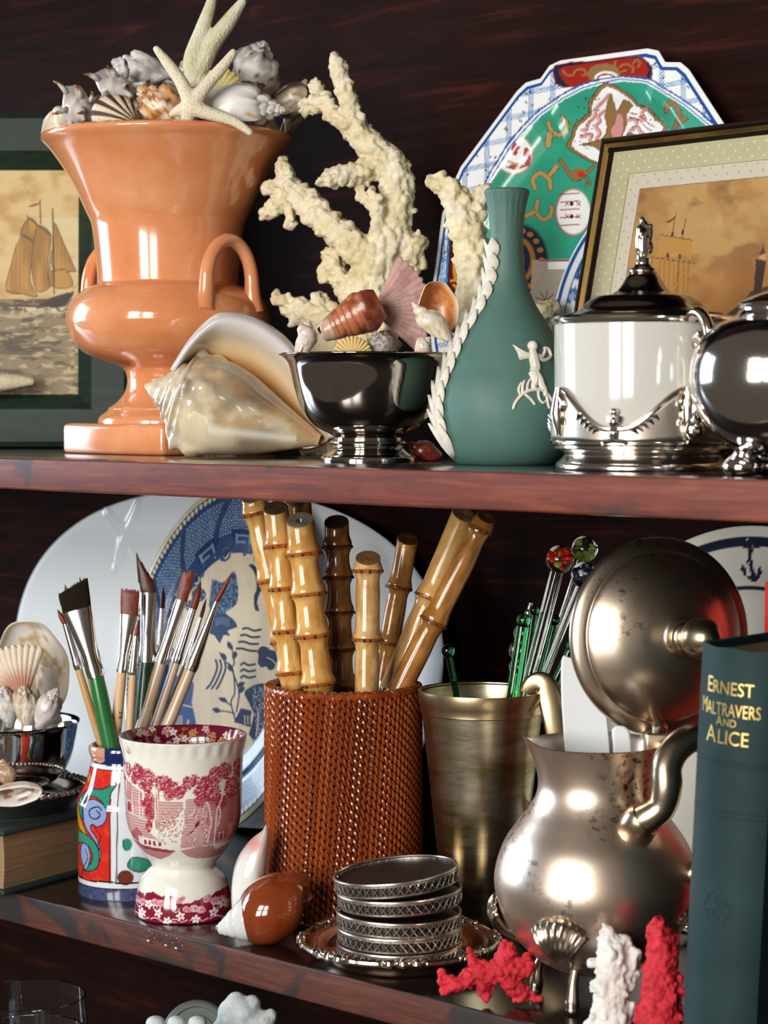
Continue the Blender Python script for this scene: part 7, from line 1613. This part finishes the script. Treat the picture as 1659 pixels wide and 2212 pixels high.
branching('red_coral', 'upright bright red coral pressed against dark teal book', 'coral', [
    [(1425, 2236, 52), (1428, 2170, 46), (1424, 2110, 38), (1432, 2060, 34), (1424, 2020, 26), (1422, 1990, 10)], [(1440, 2060, 24), (1458, 2030, 12)], [(1410, 2190, 30), (1390, 2200, 16), (1384, 2216, 10)], [(1450, 2140, 26), (1462, 2110, 12)], [(1415, 2130, 24), (1400, 2112, 10)]], 1.088, m_redc.m, .0008, .0050, .004, knob=12, kr=(.0012, .0024), smooth=0, ground=ZL + .0006, seed=9)
branching('white_coral', 'upright knobbly white coral beside shell footed coffee pot', 'coral', [
    [(1322, 2244, 50), (1322, 2190, 42), (1322, 2130, 38), (1326, 2080, 34), (1316, 2040, 26), (1308, 2008, 11)], [(1340, 2110, 26), (1364, 2078, 16), (1368, 2060, 12)], [(1310, 2090, 24), (1286, 2080, 10)], [(1306, 2140, 24), (1284, 2130, 8)], [(1330, 2050, 20), (1350, 2032, 13)], [(1300, 2200, 30), (1284, 2210, 16)], [(1350, 2130, 20), (1374, 2108, 8)], [(1345, 2180, 24), (1366, 2176, 12)]], 1.104, m_whc.m, .0008, .0040, .005, knob=12, kr=(.0014, .0028), smooth=0, ground=ZL + .0006, seed=11)

# ---------------------------------------------------------------- loose shells on the lower shelf
def snail_col(TH, PH, E, S):
    b0, b1, w0, w1, o_ = C('6d2c12', '8d401c', 'e2e2dc', 'c3ccd0', 'b5783a'); c = b0 + (b1 - b0) * fbm(TH * 1.2, PH * 2, s=3)[:, None]; k = sstep(.815, .83, S)[:, None]; w = w0 + (w1 - w0) * fbm(TH, PH * 2, s=5)[:, None]; w = w + (o_ - w) * sstep(.77, .815, S)[:, None] * .8
    return w * (1 - k) + c * k
spiral('snail_shell', 'glossy chestnut brown snail shell with white spire, in front of basket', (458, 2018), (676, 1950), 1.288, 80, 5.2, 1.48, zb=.30, taper=.1, roll=2.6, siphon=.0, flare=.12, colf=snail_col, mt=m_pearl, nth=60, nph=40, ground=ZL)
def pink_slab():
    D = 1.322; s = D / FPX; out = [(575, 1782), (582, 1800), (578, 1850), (572, 1905), (566, 1960), (540, 2010), (510, 2000), (500, 1950), (503, 1890), (515, 1850), (540, 1815), (565, 1795)]
    P = cr(out, 5, True); ctr = np.array([540, 1900]); nr = 14; V = []; cc = []
    for sg in (1, -1):
        for k in range(nr):
            r = k / (nr - 1)
            for q in P:
                u = ctr + (q - ctr) * r; V.append(W(u[0], u[1], D - sg * .011 * math.sqrt(max(1 - r * r, 0)))); c = np.array(hx('e4e2e0')); pk = np.array(hx('d98a84'))
                c = c + (pk - c) * (.85 * math.exp(-(((u[0] - 548) / 26) ** 2 + ((u[1] - 1822) / 22) ** 2)) + .6 * math.exp(-(((u[0] - 560) / 5) ** 2 + ((u[1] - 1900) / 40) ** 2))); cc.append(c)
    n = len(P); f = gridf(nr, n, False, True).tolist(); f = f + [[i + nr * n for i in q[::-1]] for q in f]
    V = np.array(V); V[:, 2] = np.maximum(V[:, 2], ZL + .0008)
    mk('slipper_shell', (V, f), m_pearl, None, 'upright white slipper shell with pink flush, leaning against rattan basket', 'shell', cols=np.array(cc), sharp=0)
pink_slab()
GL = 'shells in the silver bowl on the tray'
cup('clam_shell', 'big white clam half with tan streaks, upright in silver bowl', (66, 1452), 82, 112, 52, 1.530, .12, (-.12, .05, .95), C('dcd8d0', 'b8a07a'), C('a89478', '6d5a48'), GL, lipc=np.array(hx('cbbba2')), spin=2.0, thick=.003)
fan('scallop_shell', 'cream scallop with rust red base leaning inside white clam', (52, 1520), (18, 1398), 1.500, .62, 26, 11, lambda U, V, R: C('e2d3bd')[0] + (C('b5694a')[0] - C('e2d3bd')[0]) * (sstep(.75, .35, V) * .9)[:, None] * .9 + (.03 * R)[:, None], amp=.06, thick=.002, group=GL, pinch=.2)
spiral('rough_shell', 'chalky white rough shell at front of silver bowl', (52, 1478), (48, 1566), 1.490, 30, 4, 1.8, roll=.4, knobs=8, kamp=.5, colf=speckle(*C('d3c6b4', 'b89a7c', 'e6e0d6'), sc=3, seed=71), mt=m_shellr, group=GL)
spiral('rough_shell', 'bluish white crusted shell cut by edge of silver bowl', (8, 1480), (10, 1572), 1.492, 36, 4, 1.8, roll=1.4, knobs=8, kamp=.4, colf=speckle(*C('cfd0d0', 'b5a48e', 'e6e4e0'), sc=3, seed=73), mt=m_shellr, group=GL)
spiral('spire_shell', 'small white pointed spire shell at right rim of silver bowl', (127, 1484), (72, 1570), 1.488, 30, 5, 1.6, roll=.8, knobs=9, kamp=.4, colf=speckle(*C('e0dcd8', 'c5b8b4', 'b5847c'), sc=2, th=.68, seed=75), group=GL)
for j, (x, y) in enumerate(((20, 1600), (70, 1600), (-30, 1590), (110, 1585))):
    spiral('small_shell', 'plain grey shell low in silver bowl, mostly covered', (x - 22, y - 14), (x + 25, y + 20), 1.52, 30, 4, 1.8, roll=j, colf=speckle(*C('a89a8a', 'c9bcab', '7a6a5a'), sc=2, seed=80 + j), group='plain shells low in the silver bowl')
cup('limpet_shell', 'white open shell with brown mouth resting on rope rimmed tray', (32, 1722), 58, 26, 30, 1.405, .1, (.1, -.55, .8), C('8d6a50', 'cfc6c0'), C('e6e0da', 'c9a890'), 'shells on the rope rimmed tray', lipc=np.array(hx('e6ded8')), spin=.5, thick=.0024)
spiral('sand_shell', 'sandy brown shell on tray, touching foot of silver bowl', (6, 1638), (10, 1705), 1.428, 30, 4, 1.8, roll=1.8, colf=speckle(*C('c2a286', 'a88465', 'dcc6ae'), sc=2, seed=90), group='shells on the rope rimmed tray')
# starfish arm on the ledge of the left picture frame
P00, ex, ey, n_, w_, h_ = LP
_q = W(60, 826, 1.70)
starfish('cream finger starfish lying on lower ledge of green picture frame', [[(-70, 836, 26), (-20, 828, 22), (30, 824, 17), (68, 824, 9)], [(-70, 836, 26), (-100, 790, 20), (-120, 740, 10)], [(-70, 836, 26), (-120, 850, 20), (-160, 850, 10)]], 1.702, m_stary.m)

# ---------------------------------------------------------------- bottom shelf: glasses and plaster pieces
def tumbler(label, cx, y_rim, hw, D, taper, H=None):
    b = foot(cx, D, ZB); s = D / FPX; zt = axis_z(b[0], b[1], y_rim) - ZB; R = hw * s
    o = thing('wine_glass', label, 'glass', b, 'clear glasses on the bottom shelf')
    pr = cr([(.030, .0), (.030, .0015), (.010, .004), (.004, .012), (.004, .055), (.010, .066), (R * .75, .085), (R * 1.04, zt * .72), (R, zt)], 4)
    P = [(0, 0)] + pr.tolist() + [(R - .0005, zt + .0004), (R - .0011, zt)] + [(max(r - .0011, .001), z) for r, z in pr[::-1] if z > .072] + [(0, .0725)]
    mk('glass_body', lathe(P, 80, b), gl, o)
tumbler('clear wine glass at back of bottom shelf', 60, 2150, 128, 1.46, .9)
tumbler('clear wine glass in front, cut off by bottom of picture', 70, 2226, 118, 1.36, .9)
m_pl = mnoise('plaster', [(.3, hx('aab4b8')), (.7, hx('cfd6d8'))], 60, .9, bump=.7, bscale=300, bdist=.0012)
branching('plaster_hand', 'white plaster sculpture of a closed hand on bottom shelf', 'sculpture', [[(500, 2190, 32), (510, 2168, 26)], [(510, 2210, 44), (535, 2180, 34), (545, 2168, 20)], [(540, 2230, 44), (572, 2205, 30), (585, 2195, 16)], [(480, 2240, 36), (500, 2210, 30)], [(525, 2260, 70), (525, 2400, 74), (520, 2600, 80), (520, 2920, 84)]], 1.262, m_pl, .0016, .0012, .006, ground=ZB + .0006)
def disc():
    D = 1.34; c = W(425, 2236, D); s = D / FPX; b = foot(425, D, ZB); o = thing('round_tin', 'grey disc shaped tin with ringed face on bottom shelf', 'tin', b)
    nn = -CF * .9 + np.array([0, 0, .5]); nn /= np.linalg.norm(nn); M = rot_to(nn); mgr = mat('dull_grey', hx('5a615f'), .6); R = 70 * s
    mk('face', put(lathe(cr([(0, .004), (R * .3, .004), (R * .32, .005), (R * .55, .005), (R * .57, .004), (R * .8, .004), (R * .83, .0055), (R, .005), (R, 0), (0, 0)], 2), 64), M, c), mgr, o); mk('stand', tube([c - nn * .002, np.array([b[0], b[1], ZB + .001])], .006, 10), mgr, o)
disc()
for j, x in enumerate((340, 385, 430)):
    b = foot(x, 1.24, ZB); zt = axis_z(b[0], b[1], 2194) - ZB
    mk('plaster_finial', lathe(cr([(.0005, 0), (.0055, 0), (.0055, .02), (.005, .05), (.0045, zt - .02), (.0058, zt - .008), (.0048, zt - .002), (.0004, zt)], 3), 24, b), m_pl, None, 'small white plaster finial on bottom shelf', 'finial', 'plaster finials on the bottom shelf')
for j, (x, y) in enumerate(((326, 2024), (364, 2034), (386, 2040))):
    p = on_y(x, y, -.0006); q = [p + np.array([.006 * cos(t) * .6, -.0008 - .0012 * sin(t), .004 * sin(t)]) for t in np.linspace(0, 5, 14)]
    mk('tape_curl', tube(q, .0006, 6), gl, None, 'tiny clear curl of tape stuck on worn lower shelf edge', 'tape', 'clear curls on the shelf edge')
